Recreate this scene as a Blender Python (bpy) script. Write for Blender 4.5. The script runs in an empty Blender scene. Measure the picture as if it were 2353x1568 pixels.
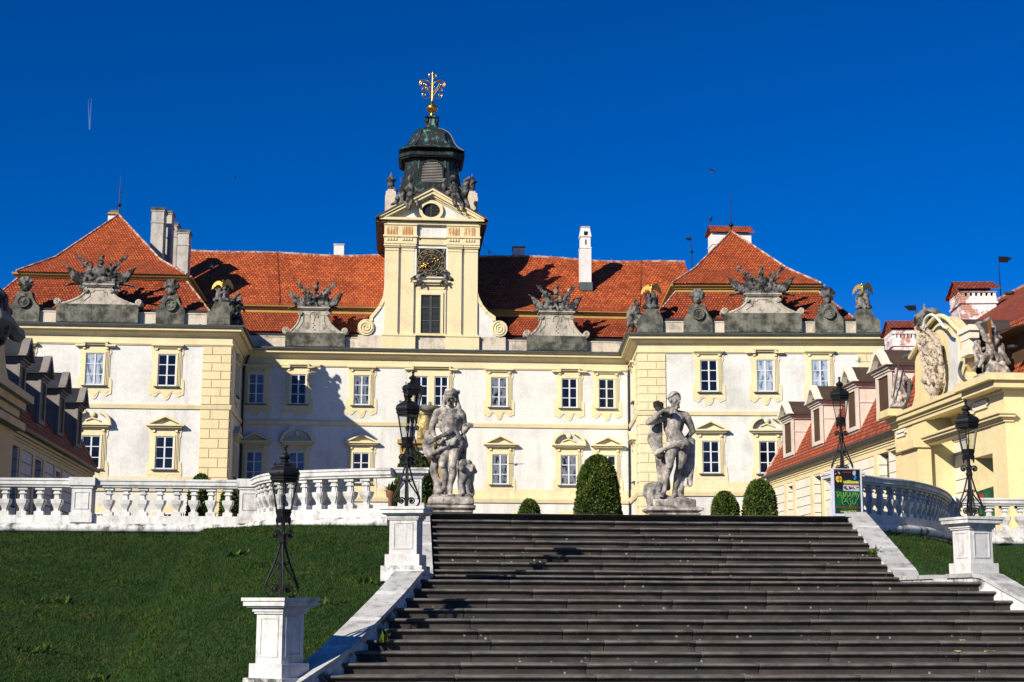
import bpy, bmesh, math, random
import numpy as np
from mathutils import Vector, Matrix, noise
random.seed(7); PI = math.pi; rad = math.radians
SC = bpy.context.scene; COL = SC.collection
# ---------------------------------------------------------------- camera
FPX, PW, PH = 3460.0, 2353.0, 1568.0
pitch = math.atan(604/FPX); yaw = math.atan(276*math.cos(pitch)/FPX); roll = 0.0035
fw = Vector((math.sin(yaw)*math.cos(pitch), math.cos(yaw)*math.cos(pitch), math.sin(pitch)))
r0 = Vector((math.cos(yaw), -math.sin(yaw), 0)); u0 = r0.cross(fw)
rt = r0*math.cos(roll)+u0*math.sin(roll); up = u0*math.cos(roll)-r0*math.sin(roll)
cam = bpy.data.cameras.new('camera'); camo = bpy.data.objects.new('camera', cam); COL.objects.link(camo)
camo.matrix_world = Matrix(((rt.x, up.x, -fw.x, 0), (rt.y, up.y, -fw.y, 0), (rt.z, up.z, -fw.z, 0), (0, 0, 0, 1)))
cam.sensor_width = 36; cam.lens = FPX/PW*36; cam.clip_end = 20000; cam.clip_start = .1
SC.camera = camo
def ray(x, y): return fw*FPX+rt*(x-PW/2)-up*(y-PH/2)
def at(x, y, Y):
    r = ray(x, y); return r*(Y/r.y)
class Frame:
    """vertical plane: u runs to the right, n comes out of it"""
    def __init__(s, o, deg):
        s.o = Vector((o[0], o[1], 0)); a = rad(deg)
        s.u = Vector((math.cos(a), math.sin(a), 0)); s.n = Vector((math.sin(a), -math.cos(a), 0)); s.deg = deg
    def w(s, u, z, n=0): return s.o+s.u*u+s.n*n+Vector((0, 0, z))
    def pix(s, x, y, n=0):
        r = ray(x, y); p0 = s.o+s.n*n; t = p0.dot(s.n)/r.dot(s.n); p = r*t
        return (p-s.o).dot(s.u), p.z
# ---------------------------------------------------------------- objects
def tag(o, label=None, cat=None, group=None, kind=None):
    if label: o['label'] = label
    if cat: o['category'] = cat
    if group: o['group'] = group
    if kind: o['kind'] = kind
    return o
def thing(name, label, cat, loc=(0, 0, 0), rotz=0, group=None):
    o = bpy.data.objects.new(name, None); COL.objects.link(o); o.empty_display_size = .2
    o.location = loc; o.rotation_euler = (0, 0, rotz); return tag(o, label, cat, group)
def rootloc(p):
    while p.parent: p = p.parent
    return Vector(p.location)
def copy_tree(o, parent=None):
    c = o.copy(); COL.objects.link(c); c.parent = parent
    for ch in list(o.children): copy_tree(ch, c)
    return c
class MB:
    def __init__(s): s.v = []; s.f = []; s.uv = []
    def add(s, vs, fs, uvs=None):
        b = len(s.v); s.v += [tuple(v) for v in vs]
        for k, f in enumerate(fs):
            s.f.append([b+i for i in f]); s.uv.append(uvs[k] if uvs else None)
    def hexa(s, p):   # 8 corners: bottom 4 ccw, top 4
        s.add(p, [(3, 2, 1, 0), (4, 5, 6, 7), (0, 1, 5, 4), (1, 2, 6, 5), (2, 3, 7, 6), (3, 0, 4, 7)])
    def box(s, F, u0, u1, z0, z1, n0, n1):
        s.hexa([F.w(u0, z0, n1), F.w(u1, z0, n1), F.w(u1, z0, n0), F.w(u0, z0, n0),
                F.w(u0, z1, n1), F.w(u1, z1, n1), F.w(u1, z1, n0), F.w(u0, z1, n0)])
    def prism(s, F, poly, n0, n1):     # poly: ccw list of (u,z)
        k = len(poly); vs = [F.w(u, z, n1) for u, z in poly]+[F.w(u, z, n0) for u, z in poly]
        fs = [tuple(range(k)), tuple(range(2*k-1, k-1, -1))]
        fs += [(i, k+i, k+(i+1) % k, (i+1) % k) for i in range(k)]
        s.add(vs, fs)
    def ring(s, F, outer, inner, n0, n1):  # two loops of the same length
        k = len(outer)
        vs = [F.w(u, z, n1) for u, z in outer]+[F.w(u, z, n1) for u, z in inner]+[F.w(u, z, n0) for u, z in outer]+[F.w(u, z, n0) for u, z in inner]
        fs = []
        for i in range(k):
            j = (i+1) % k
            fs += [(i, j, k+j, k+i), (2*k+i, i, k+i, 3*k+i)[:0] or (i, 2*k+i, 2*k+j, j), (k+i, k+j, 3*k+j, 3*k+i), (2*k+i, 3*k+i, 3*k+j, 2*k+j)]
        s.add(vs, fs)
    def sweep(s, path, prof, caps=True):   # path [(x,y)] left to right, prof [(n,z)] closed loop
        P = [Vector(p) for p in path]; m = []
        for i in range(len(P)):
            ns = []
            for a, b in ((i-1, i), (i, i+1)):
                if a >= 0 and b < len(P):
                    d = (P[b]-P[a]).normalized(); ns.append(Vector((d.y, -d.x)))
            q = sum(ns, Vector((0, 0))); q = q/len(ns); m.append(q/q.length_squared if q.length > .1 else ns[0])
        k = len(prof); vs = []
        for p, q in zip(P, m): vs += [(p.x+q.x*n, p.y+q.y*n, z) for n, z in prof]
        fs = []
        for i in range(len(P)-1):
            for j in range(k):
                l = (j+1) % k; fs.append((i*k+j, (i+1)*k+j, (i+1)*k+l, i*k+l))
        if caps: fs += [tuple(range(k-1, -1, -1)), tuple((len(P)-1)*k+j for j in range(k))]
        s.add(vs, fs)
    def tube(s, pts, rs, seg=8, caps=True):
        pts = [Vector(p) for p in pts]; n = len(pts)
        if not hasattr(rs, '__len__'): rs = [rs]*n
        d = (pts[1]-pts[0]).normalized(); a = d.orthogonal().normalized(); vs = []; fs = []
        for i in range(n):
            if i == 0: t = pts[1]-pts[0]
            elif i == n-1: t = pts[-1]-pts[-2]
            else: t = pts[i+1]-pts[i-1]
            t = t.normalized(); a = (a-t*a.dot(t))
            a = a.normalized() if a.length > 1e-5 else t.orthogonal().normalized(); b = t.cross(a)
            vs += [pts[i]+(a*math.cos(2*PI*k/seg)+b*math.sin(2*PI*k/seg))*rs[i] for k in range(seg)]
        for i in range(n-1):
            for k in range(seg):
                l = (k+1) % seg; fs.append((i*seg+k, i*seg+l, (i+1)*seg+l, (i+1)*seg+k))
        if caps: fs += [tuple(range(seg-1, -1, -1)), tuple((n-1)*seg+k for k in range(seg))]
        s.add(vs, fs)
    def lathe(s, c, prof, seg=16, rot=0, sx=1, sy=1):   # prof [(r,z)] bottom to top
        c = Vector(c); vs = []; fs = []
        for r, z in prof:
            vs += [c+Vector((r*sx*math.cos(rot+2*PI*k/seg), r*sy*math.sin(rot+2*PI*k/seg), z)) for k in range(seg)]
        n = len(prof)
        for i in range(n-1):
            for k in range(seg):
                l = (k+1) % seg; fs.append((i*seg+k, i*seg+l, (i+1)*seg+l, (i+1)*seg+k))
        fs += [tuple(range(seg-1, -1, -1)), tuple((n-1)*seg+k for k in range(seg))]
        s.add(vs, fs)
    def quad(s, a, b, c, d, uv=None): s.add([a, b, c, d], [(0, 1, 2, 3)], [uv] if uv else None)
    def tile(s, a, b, c, d):
        """roof face with uv in metres: a,b along the eave, c above b, d above a (c may equal d)"""
        a, b, c, d = map(Vector, (a, b, c, d)); ux = (b-a).normalized(); n = ux.cross(d-a).normalized(); vy = n.cross(ux)
        o = Vector((0, 0, 0))
        pts = [a, b, c] if (c-d).length < 1e-4 else [a, b, c, d]
        s.add(pts, [tuple(range(len(pts)))], [[((p-o).dot(ux), (p-a).dot(vy)) for p in pts]])
    def sphere(s, c, r, seg=10, rings=6, sc=(1, 1, 1)):
        c = Vector(c); prof = [(max(r*math.sin(PI*i/rings), r*.02), -r*math.cos(PI*i/rings)) for i in range(rings+1)]
        s.lathe(c, [(a, b*sc[2]) for a, b in prof], seg, 0, sc[0], sc[1])
    def build(s, name, mat, parent=None, smooth=False, loc=None):
        me = bpy.data.meshes.new(name)
        off = rootloc(parent) if parent is not None else Vector(loc or (0, 0, 0))
        me.from_pydata([(v[0]-off.x, v[1]-off.y, v[2]-off.z) for v in s.v], [], s.f)
        if any(u is not None for u in s.uv):
            ul = me.uv_layers.new(name='UVMap'); i = 0
            for f, u in zip(s.f, s.uv):
                for k in range(len(f)):
                    if u: ul.data[i].uv = u[k]
                    i += 1
        me.materials.append(mat); me.update()
        if smooth: me.polygons.foreach_set('use_smooth', [True]*len(me.polygons))
        o = bpy.data.objects.new(name, me); COL.objects.link(o)
        if parent is not None: o.parent = parent
        else: o.location = off
        return o
def smooth_by_angle(o, deg=40):
    me = o.data; bm = bmesh.new(); bm.from_mesh(me)
    for f in bm.faces: f.smooth = True
    for e in bm.edges:
        if len(e.link_faces) != 2 or e.calc_face_angle(9) > rad(deg): e.smooth = False
    bm.to_mesh(me); bm.free(); return o
# sculpted figures: overlapping limbs fused into one continuous skin
def capsule(m, a, ra, b, rb, seg=12):
    a, b = Vector(a), Vector(b); d = b-a; L = d.length
    if L < 1e-5: m.sphere(a, ra); return
    d /= L; pts = []; rs = []
    for i in range(5):
        t = (PI/2)*(i/4); pts.append(a-d*ra*math.cos(t)); rs.append(max(ra*math.sin(t), ra*.04))
    for i in range(5):
        t = (PI/2)*(i/4); pts.append(b+d*rb*math.sin(t)); rs.append(max(rb*math.cos(t), rb*.04))
    m.tube(pts, rs, seg)
def blob(name, prims, voxel, mat, parent=None, smooth=3, loc=None, rough=0, fac=.5):
    m = MB()
    for p in prims:
        if p[0] == 'c': capsule(m, p[1], p[2], p[3], p[4])
        elif p[0] == 'e':      # ellipsoid: centre, (rx,ry,rz), optional z rotation & tilt
            sub = MB(); sub.sphere((0, 0, 0), 1, 14, 9)
            R = Matrix.Rotation(p[3] if len(p) > 3 else 0, 3, 'Z') @ Matrix.Rotation(p[4] if len(p) > 4 else 0, 3, 'Y')
            m.add([R @ Vector((v[0]*p[2][0], v[1]*p[2][1], v[2]*p[2][2]))+Vector(p[1]) for v in sub.v], sub.f)
        elif p[0] == 'm': m.add(p[1].v, p[1].f)
    o = m.build(name, mat, parent, loc=loc)
    md = o.modifiers.new('r', 'REMESH'); md.mode = 'VOXEL'; md.voxel_size = voxel
    if smooth:
        ms = o.modifiers.new('s', 'SMOOTH'); ms.iterations = smooth; ms.factor = fac
    dg = bpy.context.evaluated_depsgraph_get(); me = bpy.data.meshes.new_from_object(o.evaluated_get(dg))
    o.modifiers.clear(); old = o.data; o.data = me; me.name = name; bpy.data.meshes.remove(old)
    if rough:
        co = np.zeros(len(me.vertices)*3); me.vertices.foreach_get('co', co); co = co.reshape(-1, 3)
        nn = np.zeros(len(me.vertices)*3); me.vertices.foreach_get('normal', nn); nn = nn.reshape(-1, 3)
        h = np.array([noise.noise(Vector(c)*(1/rough/4))+.5*noise.noise(Vector(c)*(1/rough/1.6)) for c in co])
        co += nn*h[:, None]*rough*.55; me.vertices.foreach_set('co', co.ravel()); me.update()
    me.polygons.foreach_set('use_smooth', [True]*len(me.polygons))
    if not me.materials: me.materials.append(mat)
    return o
def cat(pts, n=5):
    out = []
    for i in range(len(pts)-1):
        p0, p1, p2, p3 = pts[max(i-1, 0)], pts[i], pts[i+1], pts[min(i+2, len(pts)-1)]
        for j in range(n):
            t = j/n; out.append(tuple(.5*((2*p1[k])+(-p0[k]+p2[k])*t+(2*p0[k]-5*p1[k]+4*p2[k]-p3[k])*t*t+(-p0[k]+3*p1[k]-3*p2[k]+p3[k])*t**3) for k in range(len(p1))))
    return out+[pts[-1]]
# ---------------------------------------------------------------- materials
def new_mat(name, rough=.85, spec=.25):
    m = bpy.data.materials.new(name); m.use_nodes = True; nt = m.node_tree; b = nt.nodes['Principled BSDF']
    b.inputs['Roughness'].default_value = rough; b.inputs['Specular IOR Level'].default_value = spec
    return m, nt, b
def N(nt, t, **kw):
    n = nt.nodes.new(t)
    for k, v in kw.items():
        if k in n.inputs.keys(): n.inputs[k].default_value = v
        else: setattr(n, k, v)
    return n
def ramp(nt, src, stops):
    r = nt.nodes.new('ShaderNodeValToRGB'); e = r.color_ramp.elements
    while len(e) < len(stops): e.new(.5)
    for el, (p, c) in zip(e, stops):
        el.position = p; el.color = (c, c, c, 1) if not hasattr(c, '__len__') else (*c, 1)
    nt.links.new(src, r.inputs[0]); return r.outputs[0]
def mix(nt, fac, a, b, mode='MIX'):
    n = nt.nodes.new('ShaderNodeMix'); n.data_type = 'RGBA'; n.blend_type = mode
    for i, v in ((0, fac), (6, a), (7, b)):
        if hasattr(v, 'is_linked'): nt.links.new(v, n.inputs[i])
        elif i == 0: n.inputs[0].default_value = v
        else: n.inputs[i].default_value = (*v, 1)
    return n.outputs[2]
def coords(nt, scale=(1, 1, 1), kind='Object'):
    if kind == 'World':
        g = nt.nodes.new('ShaderNodeNewGeometry'); src = g.outputs['Position']
    else:
        t = nt.nodes.new('ShaderNodeTexCoord'); src = t.outputs[kind]
    mp = nt.nodes.new('ShaderNodeMapping'); mp.inputs['Scale'].default_value = scale
    nt.links.new(src, mp.inputs[0]); return mp.outputs[0]
def noise_tex(nt, co, scale, detail=4, rough=.6):
    n = N(nt, 'ShaderNodeTexNoise', Scale=scale, Detail=detail, Roughness=rough); nt.links.new(co, n.inputs['Vector']); return n.outputs['Fac']
def bump(nt, b, h, strength=.3, dist=.02):
    n = N(nt, 'ShaderNodeBump', Strength=strength, Distance=dist); nt.links.new(h, n.inputs['Height']); nt.links.new(n.outputs[0], b.inputs['Normal'])
def weathered(name, base, dirt, amount=.5, scale=.5, fine=8, rough=.9, bmp=.25, bd=.02, streak=True, thr=(.45, .75), base2=None):
    m, nt, b = new_mat(name, rough); co = coords(nt, kind='World')
    n1 = noise_tex(nt, co, scale, 6, .65)
    f = ramp(nt, n1, [(thr[0], 0), (thr[1], amount)])
    if base2: basec = mix(nt, ramp(nt, noise_tex(nt, co, scale*.35, 3), [(.35, 0), (.65, 1)]), base, base2)
    else: basec = base
    c = mix(nt, f, basec, dirt)
    if streak:
        n2 = noise_tex(nt, coords(nt, (1, 1, .12), 'World'), scale*3, 4, .7)
        c = mix(nt, ramp(nt, n2, [(.5, 0), (.8, amount*.8)]), c, dirt)
    n3 = noise_tex(nt, co, fine, 5, .7)
    c = mix(nt, .35, c, ramp(nt, n3, [(.25, .55), (.75, 1.25)]), 'MULTIPLY')
    nt.links.new(c, b.inputs['Base Color']); bump(nt, b, n3, bmp, bd); return m
M = {}
M['plaster'] = weathered('white_plaster', (.79, .765, .68), (.40, .37, .30), .7, .25, 5, thr=(.50, .78), bd=.01)
M['yellow'] = weathered('yellow_plaster', (.83, .69, .38), (.50, .38, .24), .45, .45, 6, thr=(.52, .78), bd=.008, base2=(.86, .73, .43))
M['ochre'] = weathered('ochre_plaster', (.50, .33, .10), (.25, .15, .06), .5, .5, 6)
M['gateyellow'] = weathered('gate_plaster', (.82, .66, .33), (.45, .33, .2), .45, .5, 6, thr=(.52, .78), base2=(.85, .70, .38))
M['rust'] = weathered('rust_stained_plaster', (.80, .62, .34), (.55, .27, .08), .9, 2.2, 8, thr=(.42, .55))
M['cream'] = weathered('cream_plaster', (.86, .79, .62), (.5, .42, .32), .35, .4, 6, thr=(.5, .8))
M['shadeplaster'] = weathered('shaded_plaster', (.30, .27, .23), (.10, .09, .08), .6, .5, 6)  # plaster darkened so the left dormers carry their shade in the colour
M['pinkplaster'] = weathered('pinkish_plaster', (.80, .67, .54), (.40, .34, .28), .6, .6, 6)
M['attic'] = weathered('attic_stone', (.70, .60, .45), (.20, .17, .13), .8, .8, 6, thr=(.5, .72))
M['darkstone'] = weathered('lichen_stone', (.15, .145, .115), (.035, .037, .026), .9, 1.3, 9, thr=(.40, .6), base2=(.28, .26, .20), bd=.04)
M['pedstone'] = weathered('pedestal_stone', (.64, .55, .42), (.13, .12, .09), .9, 1.4, 8, thr=(.50, .66), base2=(.50, .45, .36), bd=.03)
M['statue'] = weathered('statue_stone', (.72, .63, .52), (.06, .056, .05), .9, 3.4, 20, thr=(.38, .62), base2=(.42, .385, .335), bd=.03, bmp=.5)
M['roofstatue'] = weathered('roof_statue_stone', (.13, .12, .105), (.016, .016, .014), .95, 2.2, 10, thr=(.44, .56), base2=(.26, .245, .21), bd=.04)
M['carved'] = weathered('carved_stone', (.60, .49, .35), (.09, .07, .05), .95, 6.5, 10, thr=(.54, .62), bd=.06, bmp=.6)
M['whitestone'] = weathered('white_stone', (.80, .775, .71), (.24, .225, .195), .8, 2.6, 14, thr=(.53, .70), bd=.015, base2=(.62, .60, .55))
M['torus'] = weathered('white_stone_base', (.78, .755, .69), (.07, .065, .055), .95, 2.4, 12, thr=(.50, .62), bd=.03)
M['slate'] = weathered('slate_sheet', (.075, .09, .095), (.13, .17, .16), .8, .9, 6, rough=.55)
M['iron'] = weathered('black_iron', (.011, .011, .012), (.02, .019, .018), .6, 9, 40, rough=.45, streak=False, bmp=.15, bd=.004)
M['zinc'] = weathered('dark_zinc', (.03, .032, .035), (.06, .06, .06), .6, 1, 6, rough=.5)
M['brownmetal'] = weathered('brown_metal_roof', (.075, .052, .035), (.13, .085, .05), .6, .5, 5, rough=.55)
M['soffit'] = weathered('dark_timber', (.10, .055, .03), (.04, .025, .015), .6, 1, 8)
M['chimney'] = weathered('chimney_plaster', (.60, .55, .47), (.22, .19, .15), .7, .8, 6)
M['whitewash'] = weathered('whitewash', (.82, .79, .73), (.45, .4, .33), .5, .6, 8, thr=(.5, .8))
M['mossy'] = weathered('mossy_tile', (.20, .13, .03), (.09, .07, .02), .6, 2, 8)
M['sash'] = weathered('white_paint', (.78, .78, .76), (.5, .5, .5), .3, 2, 10, rough=.6, streak=False)
M['shutter'] = weathered('grey_shutter', (.075, .085, .08), (.05, .055, .05), .6, 2, 10, rough=.6)
M['gravel'] = weathered('gravel', (.24, .21, .17), (.16, .14, .11), .6, .8, 30, streak=False)
M['soil'] = weathered('soil', (.05, .04, .025), (.03, .025, .015), .6, 1, 20, streak=False)
M['black'] = new_mat('matt_black', .6)[0]; M['black'].node_tree.nodes['Principled BSDF'].inputs['Base Color'].default_value = (.012, .012, .014, 1)
def flat(name, col, rough=.6, metal=0):
    m, nt, b = new_mat(name, rough, .4); co = coords(nt); n = noise_tex(nt, co, 12, 4)
    c = mix(nt, .3, col, ramp(nt, n, [(.3, .7), (.7, 1.2)]), 'MULTIPLY'); nt.links.new(c, b.inputs['Base Color']); b.inputs['Metallic'].default_value = metal; return m
M['gold'] = flat('gilding', (.83, .50, .09), .28, 1)
M['agedgold'] = flat('aged_gilding', (.34, .20, .05), .4, .9)
M['dullgold'] = flat('painted_gold', (.42, .31, .12), .5, .2)
M['signwhite'] = flat('white_sign_panel', (.62, .64, .72), .4)
# brick showing through whitewash
def brick_mat():
    m, nt, b = new_mat('whitewashed_brick', .9); co = coords(nt, kind='World')
    w = mix(nt, .35, (.78, .74, .70), ramp(nt, noise_tex(nt, co, 5, 5), [(.3, .6), (.7, 1.1)]), 'MULTIPLY')
    zc = coords(nt, (0, 0, 1), 'World'); wv = N(nt, 'ShaderNodeTexWave', Scale=3.5, Distortion=1.0); wv.bands_direction = 'Z'; nt.links.new(co, wv.inputs['Vector'])
    br = mix(nt, ramp(nt, wv.outputs['Fac'], [(.15, 1), (.3, 0)]), (.42, .13, .07), (.55, .48, .42))
    f = ramp(nt, noise_tex(nt, co, 1.1, 6, .7), [(.5, 0), (.56, 1)])
    nt.links.new(mix(nt, f, w, br), b.inputs['Base Color']); bump(nt, b, f, .5, .03); return m
M['brick'] = brick_mat()
def tile_mat(name, c1, c2, dark, old=.35, rowh=.25, tw=.22):
    m, nt, b = new_mat(name, .85, .3); uv = coords(nt, kind='UV'); wc = coords(nt, kind='World')
    br = N(nt, 'ShaderNodeTexBrick', Scale=1.0); br.offset = .5; br.squash = 1
    br.inputs['Brick Width'].default_value = tw; br.inputs['Row Height'].default_value = rowh; br.inputs['Mortar Size'].default_value = .034; br.inputs['Mortar Smooth'].default_value = .3; br.inputs['Bias'].default_value = -.1
    br.inputs['Color1'].default_value = (*c1, 1); br.inputs['Color2'].default_value = (*c2, 1); br.inputs['Mortar'].default_value = (*dark, 1)
    jit = N(nt, 'ShaderNodeTexNoise', Scale=1.3, Detail=3); nt.links.new(uv, jit.inputs['Vector'])
    vm = N(nt, 'ShaderNodeVectorMath', operation='SCALE'); vm.inputs['Scale'].default_value = .05; nt.links.new(jit.outputs['Color'], vm.inputs[0])
    va = N(nt, 'ShaderNodeVectorMath', operation='ADD'); nt.links.new(uv, va.inputs[0]); nt.links.new(vm.outputs[0], va.inputs[1]); nt.links.new(va.outputs[0], br.inputs['Vector'])
    c = mix(nt, ramp(nt, noise_tex(nt, wc, .55, 6, .7), [(.45, 0), (.72, old*1.6)]), br.outputs['Color'], tuple(x*.38 for x in c2))
    c = mix(nt, .6, c, ramp(nt, noise_tex(nt, wc, 4.5, 5, .75), [(.3, .5), (.7, 1.45)]), 'MULTIPLY')
    c = mix(nt, ramp(nt, noise_tex(nt, wc, 2.4, 4, .8), [(.74, 0), (.78, .8)]), c, (.62, .50, .40))
    nt.links.new(c, b.inputs['Base Color'])
    # each row slants like a tile: height rises towards the lower edge
    sx = N(nt, 'ShaderNodeSeparateXYZ'); nt.links.new(va.outputs[0], sx.inputs[0])
    mm = N(nt, 'ShaderNodeMath', operation='FRACT'); dv = N(nt, 'ShaderNodeMath', operation='DIVIDE'); dv.inputs[1].default_value = rowh
    nt.links.new(sx.outputs['Y'], dv.inputs[0]); nt.links.new(dv.outputs[0], mm.inputs[0])
    sb = N(nt, 'ShaderNodeMath', operation='SUBTRACT'); sb.inputs[0].default_value = 1; nt.links.new(mm.outputs[0], sb.inputs[1])
    bump(nt, b, sb.outputs[0], 1.0, .10); return m
M['tile'] = tile_mat('red_roof_tiles', (.72, .155, .033), (.44, .070, .018), (.07, .015, .008))
M['tilefar'] = tile_mat('main_roof_tiles', (.74, .16, .034), (.42, .066, .017), (.06, .014, .008), .45, rowh=.34, tw=.30)
M['tileold'] = tile_mat('old_roof_tiles', (.60, .122, .032), (.34, .055, .018), (.04, .012, .008), .55)
M['tilegate'] = tile_mat('side_roof_tiles', (.62, .13, .042), (.34, .06, .024), (.07, .02, .014), .25)
M['ridge'] = weathered('mortared_ridge', (.55, .42, .33), (.30, .09, .04), .9, 2.5, 10, thr=(.45, .55), streak=False)
def glass_mat(name, col, curtain=0):
    m, nt, b = new_mat(name, .06, .4); co = coords(nt, (1, 1, 1), 'World')
    c = mix(nt, ramp(nt, noise_tex(nt, co, .9, 3), [(.35, 0), (.7, 1)]), col, tuple(x*2.6+.004 for x in col))
    if curtain:
        n = noise_tex(nt, coords(nt, (2.2, 2.2, .7), 'World'), 1.6, 3, .6)
        c = mix(nt, ramp(nt, n, [(.40, 0), (.5, curtain)]), c, (.50, .54, .58))
    nt.links.new(c, b.inputs['Base Color'])
    wv = noise_tex(nt, coords(nt, (1, 1, 1), 'World'), 1.5, 1); bump(nt, b, wv, .05, .02); return m
M['glass'] = glass_mat('window_glass', (.003, .004, .009))
M['glasspart'] = glass_mat('half_curtained_glass', (.004, .006, .012), .35)
M['glassblue'] = glass_mat('sky_lit_glass', (.045, .07, .11))
M['glasscurtain'] = glass_mat('curtained_glass', (.06, .10, .14), .85)
def step_mat():
    m, nt, b = new_mat('dark_step_stone', .85, .35); co = coords(nt, kind='World')
    c = mix(nt, ramp(nt, noise_tex(nt, co, 1.1, 6, .7), [(.35, 0), (.7, 1)]), (.034, .029, .024), (.095, .076, .060))
    c = mix(nt, ramp(nt, noise_tex(nt, co, .7, 3, .6), [(.62, 0), (.75, .7)]), c, (.15, .11, .08))
    c = mix(nt, .6, c, ramp(nt, noise_tex(nt, co, 30, 5, .8), [(.3, .45), (.7, 1.45)]), 'MULTIPLY')
    vo = N(nt, 'ShaderNodeTexVoronoi', Scale=7.5, Randomness=1.0); nt.links.new(co, vo.inputs['Vector'])
    rnd = ramp(nt, vo.outputs['Color'], [(.55, 0), (.62, 1)])
    spot = mix(nt, 1, ramp(nt, vo.outputs['Distance'], [(.12, 1), (.17, 0)]), rnd, 'MULTIPLY')
    c = mix(nt, spot, c, (.33, .31, .27))
    # joints between the blocks
    nt.links.new(c, b.inputs['Base Color']); bump(nt, b, noise_tex(nt, co, 40, 6, .8), .7, .012); return m
M['step'] = step_mat()
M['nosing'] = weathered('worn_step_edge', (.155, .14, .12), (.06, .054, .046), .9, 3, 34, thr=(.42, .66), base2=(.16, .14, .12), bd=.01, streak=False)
M['coping'] = weathered('worn_coping', (.46, .44, .40), (.16, .15, .13), .9, 5, 40, thr=(.5, .72), base2=(.60, .58, .53), bd=.01, streak=False)
def grass_mat():
    m, nt, b = new_mat('grass', .8, .2); co = coords(nt, kind='World')
    c = mix(nt, ramp(nt, noise_tex(nt, co, .8, 5, .7), [(.3, 0), (.7, 1)]), (.014, .044, .004), (.048, .088, .009))
    c = mix(nt, ramp(nt, noise_tex(nt, co, 1.7, 4, .7), [(.56, 0), (.75, .8)]), c, (.11, .092, .022))
    oi = N(nt, 'ShaderNodeNewGeometry')
    c = mix(nt, .8, c, ramp(nt, oi.outputs['Random Per Island'], [(0, .65), (.9, 1.2), (1, 1.6)]), 'MULTIPLY')
    nt.links.new(c, b.inputs['Base Color']); return m
M['grass'] = grass_mat()
M['turf'] = weathered('turf_soil', (.016, .045, .008), (.035, .045, .012), .8, 1.4, 30, streak=False)
def leaf_mat(name, a, bcol, c3):
    m, nt, b = new_mat(name, .55, .35); oi = N(nt, 'ShaderNodeNewGeometry'); co = coords(nt, kind='World')
    c = mix(nt, oi.outputs['Random Per Island'], a, bcol)
    c = mix(nt, ramp(nt, noise_tex(nt, co, 3.2, 4, .7), [(.52, 0), (.68, .85)]), c, c3)
    nt.links.new(c, b.inputs['Base Color']); return m
M['yew'] = leaf_mat('yew_leaves', (.010, .028, .004), (.085, .14, .014), (.20, .19, .02))
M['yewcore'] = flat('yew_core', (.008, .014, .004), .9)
def copper_mat():
    m, nt, b = new_mat('patinated_copper', .5, .5); co = coords(nt, kind='World')
    st = noise_tex(nt, coords(nt, (1.6, 1.6, .22), 'World'), 1.5, 5, .7)
    c = mix(nt, ramp(nt, st, [(.54, 0), (.64, 1)]), (.020, .024, .023), (.12, .32, .25))
    c = mix(nt, .5, c, ramp(nt, noise_tex(nt, co, 6, 5, .7), [(.3, .5), (.7, 1.2)]), 'MULTIPLY')
    nt.links.new(c, b.inputs['Base Color']); bump(nt, b, st, .3, .03); return m
M['copper'] = copper_mat()
M['copperdark'] = weathered('dark_copper', (.013, .015, .015), (.06, .15, .12), .7, 1.1, 6, rough=.55, thr=(.56, .72))
def clear_glass():
    m = bpy.data.materials.new('lantern_glass'); m.use_nodes = True; nt = m.node_tree; nt.nodes.remove(nt.nodes['Principled BSDF'])
    g = N(nt, 'ShaderNodeBsdfGlossy', Roughness=.03); t = N(nt, 'ShaderNodeBsdfTransparent'); fr = N(nt, 'ShaderNodeFresnel', IOR=1.5)
    t.inputs[0].default_value = (.86, .88, .88, 1); mx = N(nt, 'ShaderNodeMixShader')
    nt.links.new(fr.outputs[0], mx.inputs[0]); nt.links.new(t.outputs[0], mx.inputs[1]); nt.links.new(g.outputs[0], mx.inputs[2])
    nt.links.new(mx.outputs[0], nt.nodes['Material Output'].inputs[0]); return m
M['clear'] = clear_glass()
# ---------------------------------------------------------------- light
SUN = Vector((-.967, -1, .71)).normalized()
w = bpy.data.worlds.new('World'); SC.world = w; w.use_nodes = True; nt = w.node_tree; bg = nt.nodes['Background']
sky = nt.nodes.new('ShaderNodeTexSky'); sky.sky_type = 'NISHITA'; sky.sun_disc = False
sky.sun_elevation = math.asin(SUN.z); sky.sun_rotation = math.atan2(SUN.x, SUN.y)
sky.altitude = 1500; sky.air_density = .75; sky.dust_density = 0; sky.ozone_density = 4
hs = nt.nodes.new('ShaderNodeHueSaturation'); hs.inputs['Saturation'].default_value = 1.36; hs.inputs['Hue'].default_value = .516
nt.links.new(sky.outputs[0], hs.inputs['Color']); nt.links.new(hs.outputs[0], bg.inputs[0]); bg.inputs[1].default_value = .094
sl = bpy.data.lights.new('sun', 'SUN'); sl.energy = 5.0; sl.angle = rad(.5); sl.color = (1, .94, .85)
so = bpy.data.objects.new('sun', sl); COL.objects.link(so); so.rotation_euler = SUN.to_track_quat('Z', 'Y').to_euler(); so.location = (-60, -60, 60)
vs = SC.view_settings; SC.display_settings.display_device = 'sRGB'; vs.view_transform = 'Standard'; vs.look = 'None'; vs.exposure = 0.22; vs.gamma = 1
SC.cycles.max_bounces = 5; SC.cycles.diffuse_bounces = 1; SC.cycles.transparent_max_bounces = 16
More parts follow.
